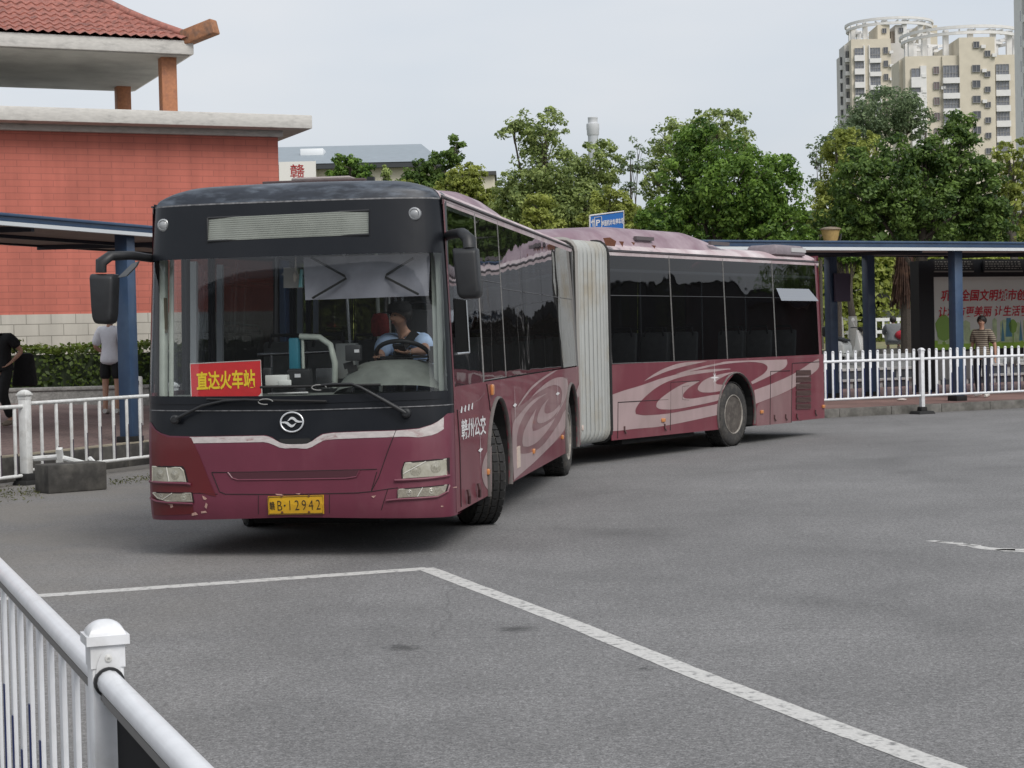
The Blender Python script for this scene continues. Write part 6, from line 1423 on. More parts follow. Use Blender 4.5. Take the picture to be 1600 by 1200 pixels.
# left railing on the road in front of the platform kerb
ra = Vector((-6.2, 22.8)); rbv = Vector((-5.1, 25.2)); LRF = Frame((ra.x, ra.y, 0), math.atan2(2.4, 1.1))
LL = 3.2
railing('railing', 'dusty white railing panel leaning along the left kerb beside the bus front', LRF, 0.03, LL, 0, 0, [LL], 1.03, .18, 1.15, .30, .045, WHD, 'white railings around the yard', first=.95, foot=.3, stick=lambda i: .22+.08*min(i, 4), sticker=DKST, post_w=.115)
railing('railing', 'dusty white railing panel cut by the left edge, its post beside the concrete block', LRF, -LL, 0, 0, 0, [0, -LL], 1.0, .12, 1.15, .30, .045, WHD, 'white railings around the yard', first=1., foot=.3, post_w=.115, stick=lambda i: .3, sticker=DKST)
blk = MB(); c0, c1 = gnd(76, 772), gnd(168, 765); dv = (c1-c0); L_ = dv.length; bf = Frame((c0.x, c0.y, 0), math.atan2(dv.y, dv.x)); blk.xf = bf.m
blk.span((-.0, 0, 0), (L_, .40, .34))
tag(blk.build('concrete_block', KERBD, bevel=.02), 'dark weathered concrete kerb block lying in front of the left railing', 'concrete block')
rl = MB(); rl.tube([at(50, 717, 22.9), at(92, 714, 22.7), at(135, 725, 22.4)], .035, 8); rl.tube([at(70, 734, 22.2), at(112, 730, 22.3)], .035, 8); rl.box(at(94, 712, 22.6), (.07, .07, .2), rx=.4); rl.tube([at(140, 716, 22.6), at(150, 726, 22.5)], .03, 6)
tag(rl.build('broken_rail', WHD, smooth=40), 'broken white rail pieces lying between the left railing and the kerb', 'broken rail')
wd = thing('weeds', None, None, (0, 0, 0)); bpy.data.objects.remove(wd)
rng = np.random.default_rng(5); Pp = []; 
for _ in range(230):
    x = rng.uniform(-30, 60); yy = 775+rng.normal(0, 5)-x*.05; g_ = gnd(x, yy); Pp.append((g_.x+rng.normal(0, .05), g_.y+rng.normal(0, .1), .01+abs(rng.normal(0, .025))))
for _ in range(120):
    x = rng.uniform(170, 236); yy = 757-(x-170)*.12+rng.normal(0, 2.5); g_ = gnd(x, yy); Pp.append((g_.x, g_.y, .01+abs(rng.normal(0, .02))))
Pp = np.array(Pp); o = leaves_obj('weeds', leaf_mat('dry_weeds', (.06, .075, .03), (.20, .20, .09)), None, Pp, np.tile([0, 0, 1.], (len(Pp), 1)), .045, rng.random(len(Pp)), rng, .35); tag(o, kind='stuff')
# right railing before the shelter
ra_ = RF.pd(1441, 640, -.32)[0]
railing('railing', 'white picket railing behind the bus tail, its right post on a black foot', RF, ra_-3.35, ra_, -.32, 0, [ra_-3.35, ra_], RF.pd(1441, 560.5, -.32)[1], RF.pd(1441, 618, -.32)[1], RF.pd(1380, 548.5, -.32)[1], .186, .062, WHP, 'white railings around the yard', over=True, first=.95, foot=.42, post_w=.085, rail_r=.027, stick=lambda i: .62-.10*max(0, i-12) if i < 17 else .08)
railing('railing', 'white picket railing running out of the right edge before the advert panel', RF, ra_+.02, ra_+3.35, -.32, 0, [ra_+3.35], RF.pd(1441, 560.5, -.32)[1], RF.pd(1441, 618, -.32)[1], RF.pd(1380, 548.5, -.32)[1], .186, .062, WHP, 'white railings around the yard', over=True, first=1., foot=.42, post_w=.085, rail_r=.027, stick=lambda i: min(.12*i+.1, .6))

# ---------------------------------------------------------------- shelters
BLUEP = mat('dark_blue_steel', (.030, .062, .125), .45, var=.1, scale=2, col2=(.045, .08, .14), coat=.2); BLUED = mat('darker_blue_steel', (.010, .014, .028), .5, var=.15, scale=3)
STRIPW = mat('pale_edge_strip', (.60, .63, .65), .5); SOFW = mat('shelter_soffit', (.36, .33, .31), .7, var=.12, scale=1.5, stretch=(6, .4, 1)); SOFB = mat('brownish_soffit', (.25, .185, .16), .6, var=.15, scale=1.2, stretch=(.3, 5, 1))
def shelter(label, frame, x0, x1, d0, d1, ztop, zbot, rise, sof, posts, pz, pw_):
    root = thing('bus_shelter', label, 'bus shelter', frame.W((x0+x1)/2, d0, 0), frame.rz); cx_ = (x0+x1)/2; a, c = x0-cx_, x1-cx_; D = d1-d0; hb = (ztop-zbot)
    zs_ = zbot+hb*.36
    b = MB(); b.span((a, 0, zs_), (c, .10, ztop)); b.span((a, -.03, ztop-.03), (c, .12, ztop+.01)); b.build('fascia', BLUEP, root, bevel=.006)
    b = MB(); b.span((a, -.012, zbot), (c, .09, zs_-.003)); b.build('edge_strip', STRIPW, root)
    b = MB(); b.add([(a, .1, zbot+.03), (c, .1, zbot+.03), (c, D, zbot+.03+rise), (a, D, zbot+.03+rise)], [(0, 1, 2, 3)]); b.build('soffit', sof, root)
    b = MB(); b.add([(a, .1, ztop-.02), (c, .1, ztop-.02), (c, D, ztop-.02+rise), (a, D, ztop-.02+rise)], [(0, 1, 2, 3)]); b.span((a, D-.08, zbot+.0+rise), (c, D, ztop+rise)); b.build('roof_sheet', BLUED, root)
    b = MB(); x = a+1.2
    while x < c: b.bar((x, .1, zbot+.0), (x, D, zbot+rise+.0), .07, .09); x += 4.6
    b.bar((a, D*.52, zbot+rise*.5+.02), (c, D*.52, zbot+rise*.5+.02), .07, .08); b.build('beam', BLUED, root)
    for (px_, pd_) in posts:
        b = MB(); zt = zbot+.03+rise*(pd_-d0)/D; zz = pz(px_, pd_); b.box((px_-cx_, pd_-d0, (zz+zt)/2), (pw_, pw_, zt-zz)); pp = b.build('post', BLUEP, root, bevel=.008)
        b = MB(); b.box((px_-cx_, pd_-d0, zz+.05), (pw_*1.35, pw_*1.35, .12)); b.build('post_base', RUBF, pp, bevel=.008)
    return root
# left
lx, ld = LF.i @ Vector((at(201, 600, 26.2).x, 26.2, 0)), 0
LFx = lx.x; lfd = lx.y
shelter('blue-edged shelter roof at the left before the brick building', LF, -14, 22, -.05, 3.4, 3.48, 3.33, .06, SOFB, [(LFx-9.2, lfd), (LFx-4.6, lfd), (LFx, lfd), (LFx+4.6, lfd), (LFx+9.2, lfd)], lambda x, d: zl(d)-.02, .21)
# right
x_f = RF.pz(1496, 626, .17); 
bp = [RF.pd(px, 500, 4.8)[0] for px in (1299, 1358)]
shelter('long dark blue bus shelter with advert panel behind the right railing', RF, -12, 30, .45, 5.0, 3.53, 3.35, .10, SOFW, [(x_f[0]-4.9, x_f[1]), (x_f[0], x_f[1]), (x_f[0]+4.9, x_f[1]), (x_f[0]+9.8, x_f[1]), (bp[0], 4.8), (bp[1], 4.8), (bp[0]-5, 4.8), (bp[0]-9, 4.8)], lambda x, d: .17, .215)
# advert light box in its frame
def adboard():
    d = 5.3; x0, zt_ = RF.pd(1461, 434, d); x1 = x0+6.6; z0 = RF.pd(1461, 546, d)[1]
    o = RF.W(x0, d, .17); root = thing('advert_panel', 'long advert panel with red slogans over a green city skyline', 'advert panel', o, RF.rz); L_ = x1-x0; z0 -= .17; zt = zt_-.17
    b = MB(); xl_ = RF.pd(1436, 500, d)[0]-x0
    b.span((xl_, -.02, 0), (-.06, .3, 3.2)); b.span((-.06, .02, zt+.02), (L_+.06, .3, zt+.14)); b.span((-.06, .02, z0-.20), (L_+.06, .3, z0-.02)); b.span((L_+.06, -.02, 0), (L_+.4, .3, 3.2)); b.span((-.06, .1, zt+.14), (L_+.06, .2, 3.25)); b.build('frame', mat('black_frame', (.008, .009, .012), .45), root)
    b = MB(); b.span((-.05, .06, z0-.03), (L_+.05, .12, zt+.03)); fc = b.build('poster', mat('poster_grey_green', (.70, .76, .73), .35, scale=.35, col2=(.76, .79, .74), lo=.4, hi=.6), root)
    F_ = lambda u, v: Vector((u, .057, v)); F3 = lambda u, v: Vector((u, .054, v)); F4 = lambda u, v: Vector((u, .051, v))
    H_ = zt-z0; up = lambda k: z0+H_*k
    b = MB(); b.sheet([(-.05, z0-.03), (L_+.05, z0-.03)]+[(L_*(1-i/30), up(.10)+.05*math.sin(i*1.1)) for i in range(31)], F_); b.build('grass_band', mat('poster_green', (.36, .62, .08), .4, var=.15, scale=2), fc)
    b = MB(); r_ = random.Random(4)
    for i in range(26):
        x = .1+i*L_/26; w_ = r_.uniform(.10, .3); hh = r_.uniform(.12, .34); b.sheet([(x, up(.07)), (x+w_, up(.07)), (x+w_, up(.07+hh)), (x+w_*.5, up(.07+hh)+.06), (x, up(.07+hh))], F3)
    b.build('skyline_print', mat('poster_pale_green', (.55, .70, .42), .4, var=.2, scale=3), fc)
    for x, r1 in ((.30, .26), (2.55, .14), (3.9, .2), (5.3, .22)):
        b = MB(); b.sheet([(x+r1*(1+.12*math.sin(5*t))*math.cos(t), up(.30)+r1*1.25*math.sin(t)) for t in [2*math.pi*i/18 for i in range(18)]], F4); b.sheet([(x-.02, up(.06)), (x+.02, up(.06)), (x+.02, up(.3)), (x-.02, up(.3))], lambda u, v: Vector((u, .049, v))); b.build('tree_print', mat('poster_tree_green', (.26, .46, .10), .4) if 'poster_tree_green' not in bpy.data.materials else bpy.data.materials['poster_tree_green'], fc)
    b = MB()
    for x in (2.15, 2.75, 3.4): b.sheet([(x, up(.09)), (x+.12, up(.09)), (x+.06, up(.40))], F4)
    b.sheet([(2.30, up(.15)), (2.52, up(.15)), (2.48, up(.42)), (2.34, up(.42))], F4); b.build('tower_print', mat('poster_blue', (.10, .30, .42), .4), fc)
    xa = RF.pd(1472, 460, d)[0]-x0; xb = RF.pd(1590, 460, d)[0]-x0; sz = (xb-xa)/8.0
    R1_ = mat('slogan_red', (.58, .03, .05), .45)
    b = MB(); zc = RF.pd(1500, 461.5, d)[1]-.17; text_mb(b, '巩固全国文明城市创建成果', sz*.96, lambda u, v: Vector((xa+u, .048, zc+v)), .022, 1.05, 'LEFT', .18)
    zc2 = RF.pd(1500, 487, d)[1]-.17; xa2 = RF.pd(1469, 487, d)[0]-x0; text_mb(b, '让城市更美丽 让生活更美好', sz*.90, lambda u, v: Vector((xa2+u, .048, zc2+v)), .018, 1.04, 'LEFT', .18); b.build('slogan_lettering', R1_, fc)
    b = MB(); b.span((.0, .0, .30), (1.35, .26, .98)); b.build('base_cabinet', mat('cabinet_grey', (.42, .43, .42), .6), root, bevel=.01)
    # dark header with pierced slats
    b = MB(); hd_ = MB(); r_ = random.Random(9)
    z1, z2 = RF.pd(1500, 424, d)[1]-.17, RF.pd(1500, 406, d)[1]-.17
    x = -.05
    while x < L_:
        hd_.span((x, .0, z1), (x+1.30, .04, z2)); zz = z1+.06
        while zz < z2-.02:
            xx = x+.05
            while xx < x+1.22:
                w_ = r_.uniform(.03, .09); b.span((xx, -.006, zz), (min(xx+w_, x+1.25), .0-.001, zz+.018)); xx += w_+r_.uniform(.02, .07)
            zz += .055
        b.span((x+.02, -.02, z1-.02), (x+1.28, .02, z1+.012)); x += 1.62
    hd_.build('header_panel', mat('header_black', (.012, .012, .013), .6), root); b.build('pierced_slats', mat('slat_grey', (.22, .21, .19), .6), root)
adboard()
# small loose things around the right shelter
nb_ = MB(RF.m); x, z = RF.pd(1318, 448, 4.6); x2 = RF.pd(1328, 448, 4.6)[0]; z1, z2 = RF.pd(1318, 471, 4.6)[1], RF.pd(1318, 427, 4.6)[1]
nb_.span((RF.pd(1305, 448, 4.6)[0], 4.58, z1), (x2, 4.66, z2)); tag(nb_.build('notice_box', mat('dull_purple', (.07, .06, .10), .6), bevel=.01), 'dull purple notice box hung on the first shelter post beyond the bus tail', 'notice box')
lm = thing('garden_lamp', 'yellowish bowl lamp on a dark post rising above the shelter roof', 'lamp', at(1302, 600, 46.5)); lm.location.z = .6
zz = lambda y: at(1302, y, 46.5).z-.6; k = 46.5/CAM_F
b = MB(); b.lathe([(9.5*k, zz(379)), (11*k, zz(375)), (15*k, zz(359)), (14*k, zz(358)), (0, zz(357.5))], n=20); b.build('bowl', mat('yellow_lamp_bowl', (.47, .33, .13), .5, var=.1, scale=6), lm, smooth=40)
b = MB(); b.lathe([(17*k, zz(359)), (16.5*k, zz(357)), (10*k, zz(355)), (0, zz(354))], n=20, caps=False); b.build('cap', mat('lamp_cap', (.22, .17, .12), .6), lm, smooth=40)
b = MB(); b.lathe([(7*k, zz(383)), (9*k, zz(379))], n=12); b.tube([(0, 0, 0), (0, 0, zz(383))], .06, 8); b.tube([(13*k, .05, zz(372)), (17*k, .05, zz(366)), (14*k, .0, zz(378)), (5*k, 0, zz(384))], .03, 6); b.build('post', BLACKM, lm, smooth=40)
ps = thing('parking_sign', 'blue parking sign with white letters showing above the roof of the bus', 'sign', at(948, 600, 44)); ps.location.z = 0
zz = lambda px, py: at(px, py, 44)-ps.location
PB = mat('sign_blue', (.015, .13, .42), .4); c1_, c2_, c3_, c4_ = zz(921.5, 337), zz(974.5, 330), zz(974.5, 370), zz(921.5, 377)
un_ = Vector((0, 1, 0)); b = MB(); b.add([c1_, c2_, c3_, c4_]+[c+un_*.05 for c in (c1_, c2_, c3_, c4_)], [(0, 1, 2, 3), (7, 6, 5, 4), (0, 4, 5, 1), (1, 5, 6, 2), (2, 6, 7, 3), (3, 7, 4, 0)]); sb_ = b.build('board', PB, ps)
b = MB(); b.tube([c1_, c2_, c3_, c4_, c1_], .022, 6); b.build('rim', LETW, sb_)
tx = (c2_-c1_).normalized(); tz = Vector((0, 0, 1)); off_ = Vector((0, -.012, 0)); SF = lambda px, py: (lambda u, v: zz(px, py)+tx*u+tz*v+off_)
b = MB(); k = 44/CAM_F; text_mb(b, '↑', 15*k, SF(926.5, 348), .03, .6); text_mb(b, 'P', 13*k, SF(934.5, 348), .02)
fr_ = [(-.085, -.14), (.085, -.14), (.085, .12), (-.085, .12), (-.085, -.14)]; b.tube([SF(934.5, 347)(*p) for p in fr_], .012, 4)
text_mb(b, '地面机动车停车场', 9.6*k, SF(957, 347), .02, .46); b.build('lettering', LETW, sb_)
b = MB()
for px in (930, 966): b.tube([zz(px, 345)+Vector((0, .08, 0)), Vector((zz(px, 345).x, .08, 0))], .04, 8)
b.build('post', STEEL, ps)
# left: white barrier box beside the blue post
bo = thing('gate_box', 'slim white gate post box beside the blue shelter post', 'gate box', at(216, 600, 29.5)); bo.location.z = gz(LF, bo.location)
zz = lambda y: at(216, y, 29.5).z-bo.location.z
b = MB(); b.span((-.055, -.08, .0), (.055, .10, zz(588))); b.build('housing', WHD, bo, bevel=.025)
b = MB(); b.span((.0, -.086, zz(601)), (.03, -.079, zz(595))); b.build('slot', BLACKR, bo)

# ---------------------------------------------------------------- scooter
def scooter(loc, rz):
    root = thing('electric_scooter', 'white electric scooter with black seat parked between the dark shelter posts', 'scooter', loc, rz)
    W_ = mat('scooter_white', (.80, .80, .77), .35, coat=.4, var=.03, scale=5); 
    for x, nm in ((.62, 'wheel'), (-.60, 'wheel')):
        b = MB(); b.lathe([(.15, -.045), (.20, -.05), (.225, -.03), (.232, 0), (.225, .03), (.20, .05), (.15, .045)], (x, 0, .232), 'Y', 26, caps=False); w_ = b.build(nm, BLACKR, root, smooth=50)
        b = MB(); b.lathe([(.155, -.03), (.14, -.035), (.05, -.04), (0, -.045)], (x, 0, .232), 'Y', 18); b.lathe([(.155, .03), (.05, .04), (0, .045)], (x, 0, .232), 'Y', 18); b.build('rim', mat('scooter_rim', (.35, .35, .35), .4, .6) if x > 0 else bpy.data.materials['scooter_rim'], w_, smooth=40)
    b = MB()
    prof = [(.50, .40), (.46, .62), (.40, .85), (.37, .98), (.32, .97), (.30, .80), (.26, .55), (.16, .36), (-.10, .30), (-.30, .33), (-.34, .25), (.22, .22), (.34, .30), (.42, .40)]
    for sy in (0,): b.prism(prof, lambda u, v: Vector((u, -.19, v)), lambda u, v: Vector((u, .19, v)))
    b.build('front_shield', W_, root, bevel=.035)
    b = MB(); prof = [(.42, .42), (.50, .50), (.64, .50), (.80, .42), (.86, .34), (.80, .40), (.64, .46), (.52, .44)]; b.prism(prof, lambda u, v: Vector((u, -.075, v)), lambda u, v: Vector((u, .075, v))); b.build('front_mudguard', W_, root, bevel=.02)
    b = MB(); prof = [(-.20, .34), (-.24, .56), (-.34, .66), (-.70, .70), (-.88, .64), (-.92, .52), (-.78, .48), (-.62, .50), (-.44, .42), (-.34, .30)]; b.prism(prof, lambda u, v: Vector((u, -.18, v)), lambda u, v: Vector((u, .18, v))); b.build('rear_body', W_, root, bevel=.04)
    b = MB(); b.prism([(-.22, .66), (-.26, .72), (-.45, .75), (-.62, .80), (-.84, .80), (-.88, .74), (-.80, .69), (-.4, .66)], lambda u, v: Vector((u, -.13, v)), lambda u, v: Vector((u, .13, v))); b.build('seat', SEATB, root, bevel=.03)
    b = MB(); b.box((-.94, 0, .95), (.34, .34, .30)); b.build('top_box', BLACKM, root, bevel=.06)
    b = MB(); b.tube([(.62, 0, .232), (.50, 0, .62), (.39, 0, 1.02)], .03, 8); b.tube([(.62, .06, .24), (.50, .06, .55)], .018, 6); b.tube([(.62, -.06, .24), (.50, -.06, .55)], .018, 6); b.build('fork', BLACKM, root)
    b = MB(); b.tube([(.28, -.34, 1.04), (.33, -.25, 1.05), (.39, -.10, 1.02), (.39, .10, 1.02), (.33, .25, 1.05), (.28, .34, 1.04)], .017, 8); b.box((.40, 0, 1.0), (.13, .24, .12)); b.build('handlebar', BLACKM, root, bevel=.01)
    b = MB(); b.lathe([(.075, 0), (.07, .03), (.03, .045), (0, .048)], (.455, 0, .90), 'X', 18); b.build('headlight', LENS, root, smooth=40)
    for sy in (-1, 1):
        b = MB(); b.tube([(.33, sy*.22, 1.05), (.31, sy*.27, 1.20)], .008, 6); b.ball((.31, sy*.27, 1.26), (.02, .065, .055)); b.build('mirror', W_ if sy < 0 else BLACKM, root, smooth=60)
    b = MB(); b.box((.505, -.0, .70), (.02, .07, .05)); b.build('badge', BLACKM, root, bevel=.008)
    return root
sp_ = at(1334, 600, 50.0); sp_.z = .70+.0556*((RF.i @ Vector((sp_.x, sp_.y, 0))).y-10.15)
scooter(sp_, R(-58))
pb = MB(); c = at(1581, 562, 47.3); pb.ball(c, (.16, .14, .20)); pb.ball(c+Vector((-.14, 0, -.05)), (.10, .1, .13)); pb.ball(c+Vector((.02, 0, .2)), (.05, .05, .09))
tag(pb.build('plastic_bag', mat('white_plastic_bag', (.50, .52, .52), .4, var=.2, scale=14, bump=.8, bscale=18), smooth=60), 'crumpled white plastic bag on the steps behind the pedestrian', 'bag')
lt = MB(); c = gnd(1409, 626.5, .17); lt.ball(c+Vector((0, 0, .03)), (.11, .06, .03)); tag(lt.build('litter', mat('litter_white', (.55, .5, .47), .7), smooth=60), 'scrap of white litter on the pavement behind the right railing', 'litter')

# ---------------------------------------------------------------- trees and plants beyond
TG = 'trees beyond the bus station'
tree('tree', 'tall airy tree with open crown right behind the middle of the bus', 56, [(845, 205, 40, 36), (858, 285, 62, 58), (815, 325, 45, 50), (905, 330, 48, 48), (940, 262, 38, 45), (800, 200, 20, 14), (848, 370, 70, 34), (880, 320, 60, 50), (810, 300, 40, 36)], LEAF_MID, 852, .9, n=20000, leaf=.17, clump=.38, fill=.5, bark=BARK, sparse=.95)
tree('tree', 'broad dark glossy tree in front, right of the blue parking sign', 47.5, [(1075, 265, 45, 62), (1140, 290, 75, 68), (1205, 305, 52, 65), (1040, 345, 42, 38), (1110, 350, 70, 48), (1200, 360, 70, 40), (1090, 215, 26, 26)], LEAF_DEEP, 1130, .9, n=18000, leaf=.17, clump=.36, fill=.4)
tree('tree', 'pale green tree whose crown tops the broad dark tree', 58, [(1120, 205, 52, 36), (1060, 225, 45, 40), (1025, 290, 28, 60), (1150, 240, 30, 40)], LEAF_MID, 1090, .9, n=7500, leaf=.18, clump=.36, sparse=.62, fill=.55)
tree('tree', 'dark pointed evergreen mass behind the lamp and the right shelter', 48, [(1400, 285, 48, 70), (1448, 265, 28, 50), (1495, 265, 46, 74), (1345, 300, 46, 66), (1450, 330, 75, 55), (1540, 310, 34, 58), (1500, 200, 22, 26), (1320, 350, 44, 36), (1545, 355, 40, 34)], LEAF_DARK, 1440, .9, n=20000, leaf=.17, clump=.38, fill=.4)
tree('tree', 'bright yellow-green tree beside the dark evergreen mass', 54, [(1330, 240, 48, 36), (1310, 300, 34, 50), (1285, 330, 22, 40)], LEAF_YEL, 1310, .9, n=5000, leaf=.17, clump=.36)
tree('tree', 'grey-green wispy tree rising before the apartment towers', 85, [(1385, 175, 55, 36), (1345, 205, 45, 28), (1310, 220, 24, 22), (1425, 190, 28, 28)], LEAF_GREY, 1380, 1.2, n=6500, leaf=.24, clump=.5, sparse=.8)
tree('tree', 'yellowish open tree cut by the right edge of the photo', 52, [(1585, 250, 36, 34), (1570, 300, 30, 45), (1600, 330, 34, 60), (1555, 350, 30, 30)], LEAF_YEL, 1590, .9, n=5200, leaf=.17, clump=.32, sparse=.75, bark=BARKL)
tree('tree', 'thin wispy young tree with bare twigs in the gap left of the broad dark tree', 55, [(985, 275, 18, 40), (998, 240, 14, 26), (975, 310, 22, 30)], LEAF_GREY, 990, .9, n=900, leaf=.15, clump=.3, sparse=.55, trunk_r=.06)
tree('tree', 'thin leafless-topped tree in the gap before the apartment towers', 57, [(1290, 235, 16, 26), (1275, 250, 14, 40)], LEAF_GREY, 1285, .9, n=700, leaf=.15, clump=.3, sparse=.5, trunk_r=.06)
tree('tree', 'yellow-green shrubby tree low behind the roof of the bus front', 60, [(730, 280, 34, 26), (720, 305, 40, 26), (765, 312, 24, 22), (695, 300, 24, 18)], LEAF_YEL, 728, .9, n=4200, leaf=.17, clump=.33)
tree('tree', 'dark tree with a slanting pointed top against the grey-roofed hall', 62, [(712, 238, 14, 24), (685, 262, 22, 26), (655, 268, 20, 20), (648, 285, 24, 16), (678, 292, 30, 18)], LEAF_DARK, 680, .9, n=4600, leaf=.17, clump=.28, fill=.35)
tree('tree', 'small dark tree in the middle of the cream hall wall', 62, [(546, 262, 22, 18), (530, 275, 18, 15), (562, 278, 18, 18), (531, 250, 8, 12), (575, 270, 9, 16)], LEAF_DEEP, 548, .9, n=3000, leaf=.15, clump=.26)
tree('tree', 'thin sapling beside the small dark tree before the cream hall', 62, [(604, 275, 10, 16), (612, 286, 14, 9)], LEAF_MID, 606, .9, n=600, leaf=.14, clump=.22, trunk_r=.05)
tree('tree', 'yellowish bush at the foot of the dark slanting tree', 57, [(640, 292, 18, 10), (652, 300, 24, 10)], LEAF_YEL, 645, .9, n=900, leaf=.14, clump=.24, trunk_r=.06)
tree('tree', 'pale yellow-green bush behind the articulation of the bus', 50, [(845, 325, 26, 24), (835, 350, 34, 20), (870, 358, 22, 16)], LEAF_YEL, 850, .9, n=2600, leaf=.15, clump=.28)
tree('tree', 'yellow-green bush left of the blue parking sign', 51, [(955, 320, 32, 26), (975, 345, 30, 34), (925, 345, 22, 16)], LEAF_YEL, 960, .9, n=3200, leaf=.15, clump=.28)
tree('tree', 'leaning tree with whitewashed trunk behind the notice box', 53, [(1330, 400, 26, 14), (1310, 392, 30, 12)], LEAF_DEEP, 1334, 1.14, n=1200, leaf=.17, clump=.3, trunk_r=.11, lime=1.0, group='whitewashed trees behind the shelter')
tree('tree', 'forked whitewashed tree at the left of the scooter', 54, [(1316, 405, 20, 12), (1300, 398, 18, 12)], LEAF_MID, 1316, 1.14, n=700, leaf=.17, clump=.3, trunk_r=.08, lime=1.0, lean=-.3, group='whitewashed trees behind the shelter')
tree('tree', 'whitewashed tree trunk by the left edge of the advert frame', 53, [(1432, 395, 26, 14)], LEAF_DARK, 1431, 1.14, n=700, leaf=.17, clump=.3, trunk_r=.08, lime=1.35, group='whitewashed trees behind the shelter')
# trees added outside the frame to darken what the bus windows mirror
for i, (x, y) in enumerate(((36, 49), (52, 58))):
    pxx = 800+x/y*CAM_F; tree('tree', 'large leafy tree added out of frame at the right to be mirrored in the bus windows', y, [(pxx, 330, 110, 70), (pxx+70, 370, 80, 60), (pxx-70, 380, 80, 50)], (LEAF_DEEP, LEAF_MID, LEAF_DARK)[i], pxx, .6, n=3500, leaf=.26, clump=.6, group='trees added out of frame at the right')
# palm with a skirt of dead fronds
pm = thing('palm_tree', 'palm with a thick skirt of dead brown fronds seen through the shelter', 'palm tree', at(1417, 600, 51.5), 0); pm.location.z = 1.14
zz = lambda y: at(1417, y, 51.5).z-1.14; b = MB(); b.tube([(0, 0, -.1), (0, 0, zz(400))], [.16, .12], 8); b.build('trunk', BARK, pm)
rr_ = random.Random(2); b = MB()
for i in range(230):
    a = rr_.uniform(0, 2*math.pi); r = rr_.uniform(.12, .44); zt = zz(rr_.uniform(385, 425)); zb_ = zz(rr_.uniform(440, 484)); w_ = rr_.uniform(.012, .035)
    b.bar((r*.5*math.cos(a), r*.5*math.sin(a), zt), (r*math.cos(a)*1.05, r*math.sin(a)*1.05, zb_), w_, .008)
b.build('dead_fronds', mat('dead_frond', (.075, .040, .028), .9, var=.4, scale=3, col2=(.16, .09, .055), lo=.5, hi=.7), pm)
# thicket, low hedge, white fence and a small hut in the park
th = tag(leafy_box('thicket', LEAF_YEL, None, (-26, 23.5, 1.0), (50, 26.5, 4.4), 60000, .24, 21, xf=RF.m), kind='stuff')
th2 = tag(leafy_box('thicket', LEAF_DARK, None, (-26, 26.8, 1.0), (50, 29, 6.2), 26000, .55, 22, xf=RF.m), kind='stuff')
def parkfence(px0, px1, Y, yt, yb_, label):
    a, c = at(px0, yt, Y), at(px1, yt, Y); zb_ = at(px0, yb_, Y).z; root = thing('park_fence', label, 'fence', Vector(((a.x+c.x)/2, Y, zb_-.25)), 0, 'white fences in the park'); L_ = c.x-a.x; h_ = a.z-zb_+.25
    b = MB(); b.span((-L_/2, -.03, h_-.12), (L_/2, .03, h_)); b.span((-L_/2, -.03, .15), (L_/2, .03, .27)); b.build('rails', WHP, root)
    for i in range(int(L_/.28)+1): b = MB(); x = -L_/2+i*.28; b.span((x-.04, -.025, 0), (x+.04, .025, h_-.125)); b.build('picket', WHP, root)
parkfence(1290, 1345, 66, 497, 519, 'white park fence beyond the scooter and the whitewashed trunks'); parkfence(1368, 1426, 66, 497, 517, 'white park fence right of the crouching person in grey')
ht = thing('park_hut', 'small grey hut with a sloping dark roof seen through the shelter', 'hut', at(1395, 600, 68)); ht.location.z = 1.6
zz = lambda px, py: at(px, py, 68)-ht.location
a, c = zz(1378, 478), zz(1432, 500); b = MB(); b.span((a.x, 0, -.6), (zz(1394, 480).x, 3, zz(1394, 478).z)); b.span((zz(1394, 480).x, .3, -.6), (c.x, 3, zz(1400, 472).z)); b.build('wall', mat('hut_grey', (.30, .32, .33), .8, var=.1, scale=1), ht)
b = MB(); b.bar(zz(1372, 463), zz(1396, 482), .3, .1, up=(0, 1, 0)); b.add([zz(1366, 466)+Vector((0, -.3, 0)), zz(1436, 466)+Vector((0, -.3, 0)), zz(1436, 462)+Vector((0, 3, .4)), zz(1366, 462)+Vector((0, 3, .4))], [(0, 1, 2, 3)]); b.build('roof', mat('hut_roof', (.07, .07, .07), .8), ht)
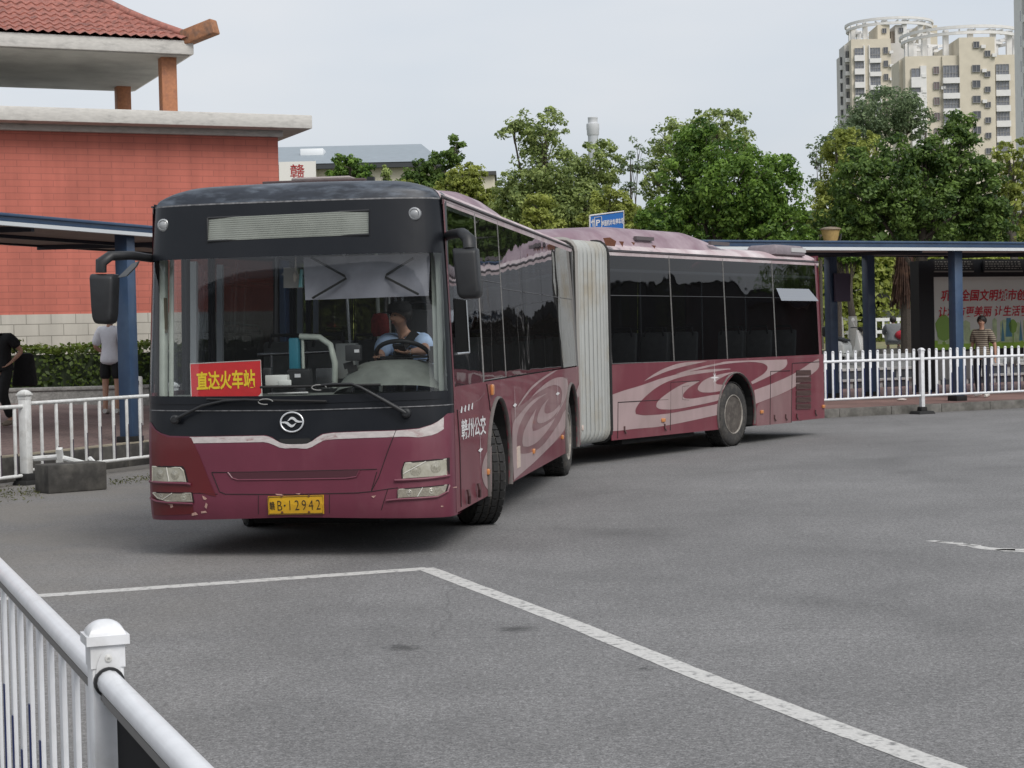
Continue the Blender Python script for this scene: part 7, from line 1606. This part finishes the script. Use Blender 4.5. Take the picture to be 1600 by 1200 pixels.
# unseen building added behind the camera to darken the windscreen reflections
sb = thing('backdrop_building', 'long low building added unseen behind the camera for dark windscreen reflections', 'building', (-4, -34, 0))
b = MB(); b.span((-40, -8, 0), (40, 0, 10.4)); b.build('wall', mat('backdrop_wall', (.14, .135, .13), .8), sb)
b = MB(); b.span((-41, -9, 10.4), (41, 1.2, 11)); b.build('roof', GREYR, sb)
b = MB()
for i in range(18): b.span((-38+i*4.3, -.05, 1), (-35+i*4.3, .06, 5.5))
b.build('backdrop_glass', WIN, sb)

wh = thing('backdrop_hall', 'low dark hall with upturned eaves, added out of frame to be mirrored in the bus windows', 'building', (47, 52, 0), R(62))  # unseen hall added at the right; its height sets the dark window reflections
b = MB(); b.span((-30, 0, 0), (30, 12, 3.85)); b.build('wall', mat('hall_dark_wall', (.045, .045, .05), .7, var=.3, scale=.5), wh)
b = MB()
for i in range(13): b.span((-29+i*4.6, -.25, 0), (-28.6+i*4.6, -.01, 3.8))
b.build('pier', mat('hall_pier', (.14, .13, .12), .8), wh)
b = MB(); b.grid(lambda u, v: Vector((lerp(-32, 32, u)*(1-.12*v), lerp(-1.6, 6, v), 3.9+.9*abs(2*u-1)**6*(1-v)+.8*v**1.4)), [i/30 for i in range(31)], [i/6 for i in range(7)]); b.span((-29, 5.9, 3.8), (29, 6.1, 4.6)); b.build('roof', mat('hall_dark_roof', (.05, .05, .055), .7), wh)

QF = Frame((29, 24, 0), R(80))  # unseen pavement, shelter and railing added as reflections for the trailer glass
sheet_obj('pavement', [QF.W(-14, 0, .15), QF.W(36, 0, .15), QF.W(36, 9, .15), QF.W(-14, 9, .15)], PAVE_R)
shelter('dark blue bus shelter added out of frame at the right to be mirrored in the bus windows', QF, -12, 32, .4, 4.2, 3.53, 3.35, .1, SOFW, [(-10+4.6*i, 1.4) for i in range(9)], lambda x, d: .15, .21)

railing('railing', 'white picket railing added out of frame at the right to be mirrored in the bus windows', QF, -8, 26, .3, .15, [-8, 9, 26], 1.05, .2, 1.25, .22, .06, WHP, 'white railings around the yard', over=True, foot=.4)
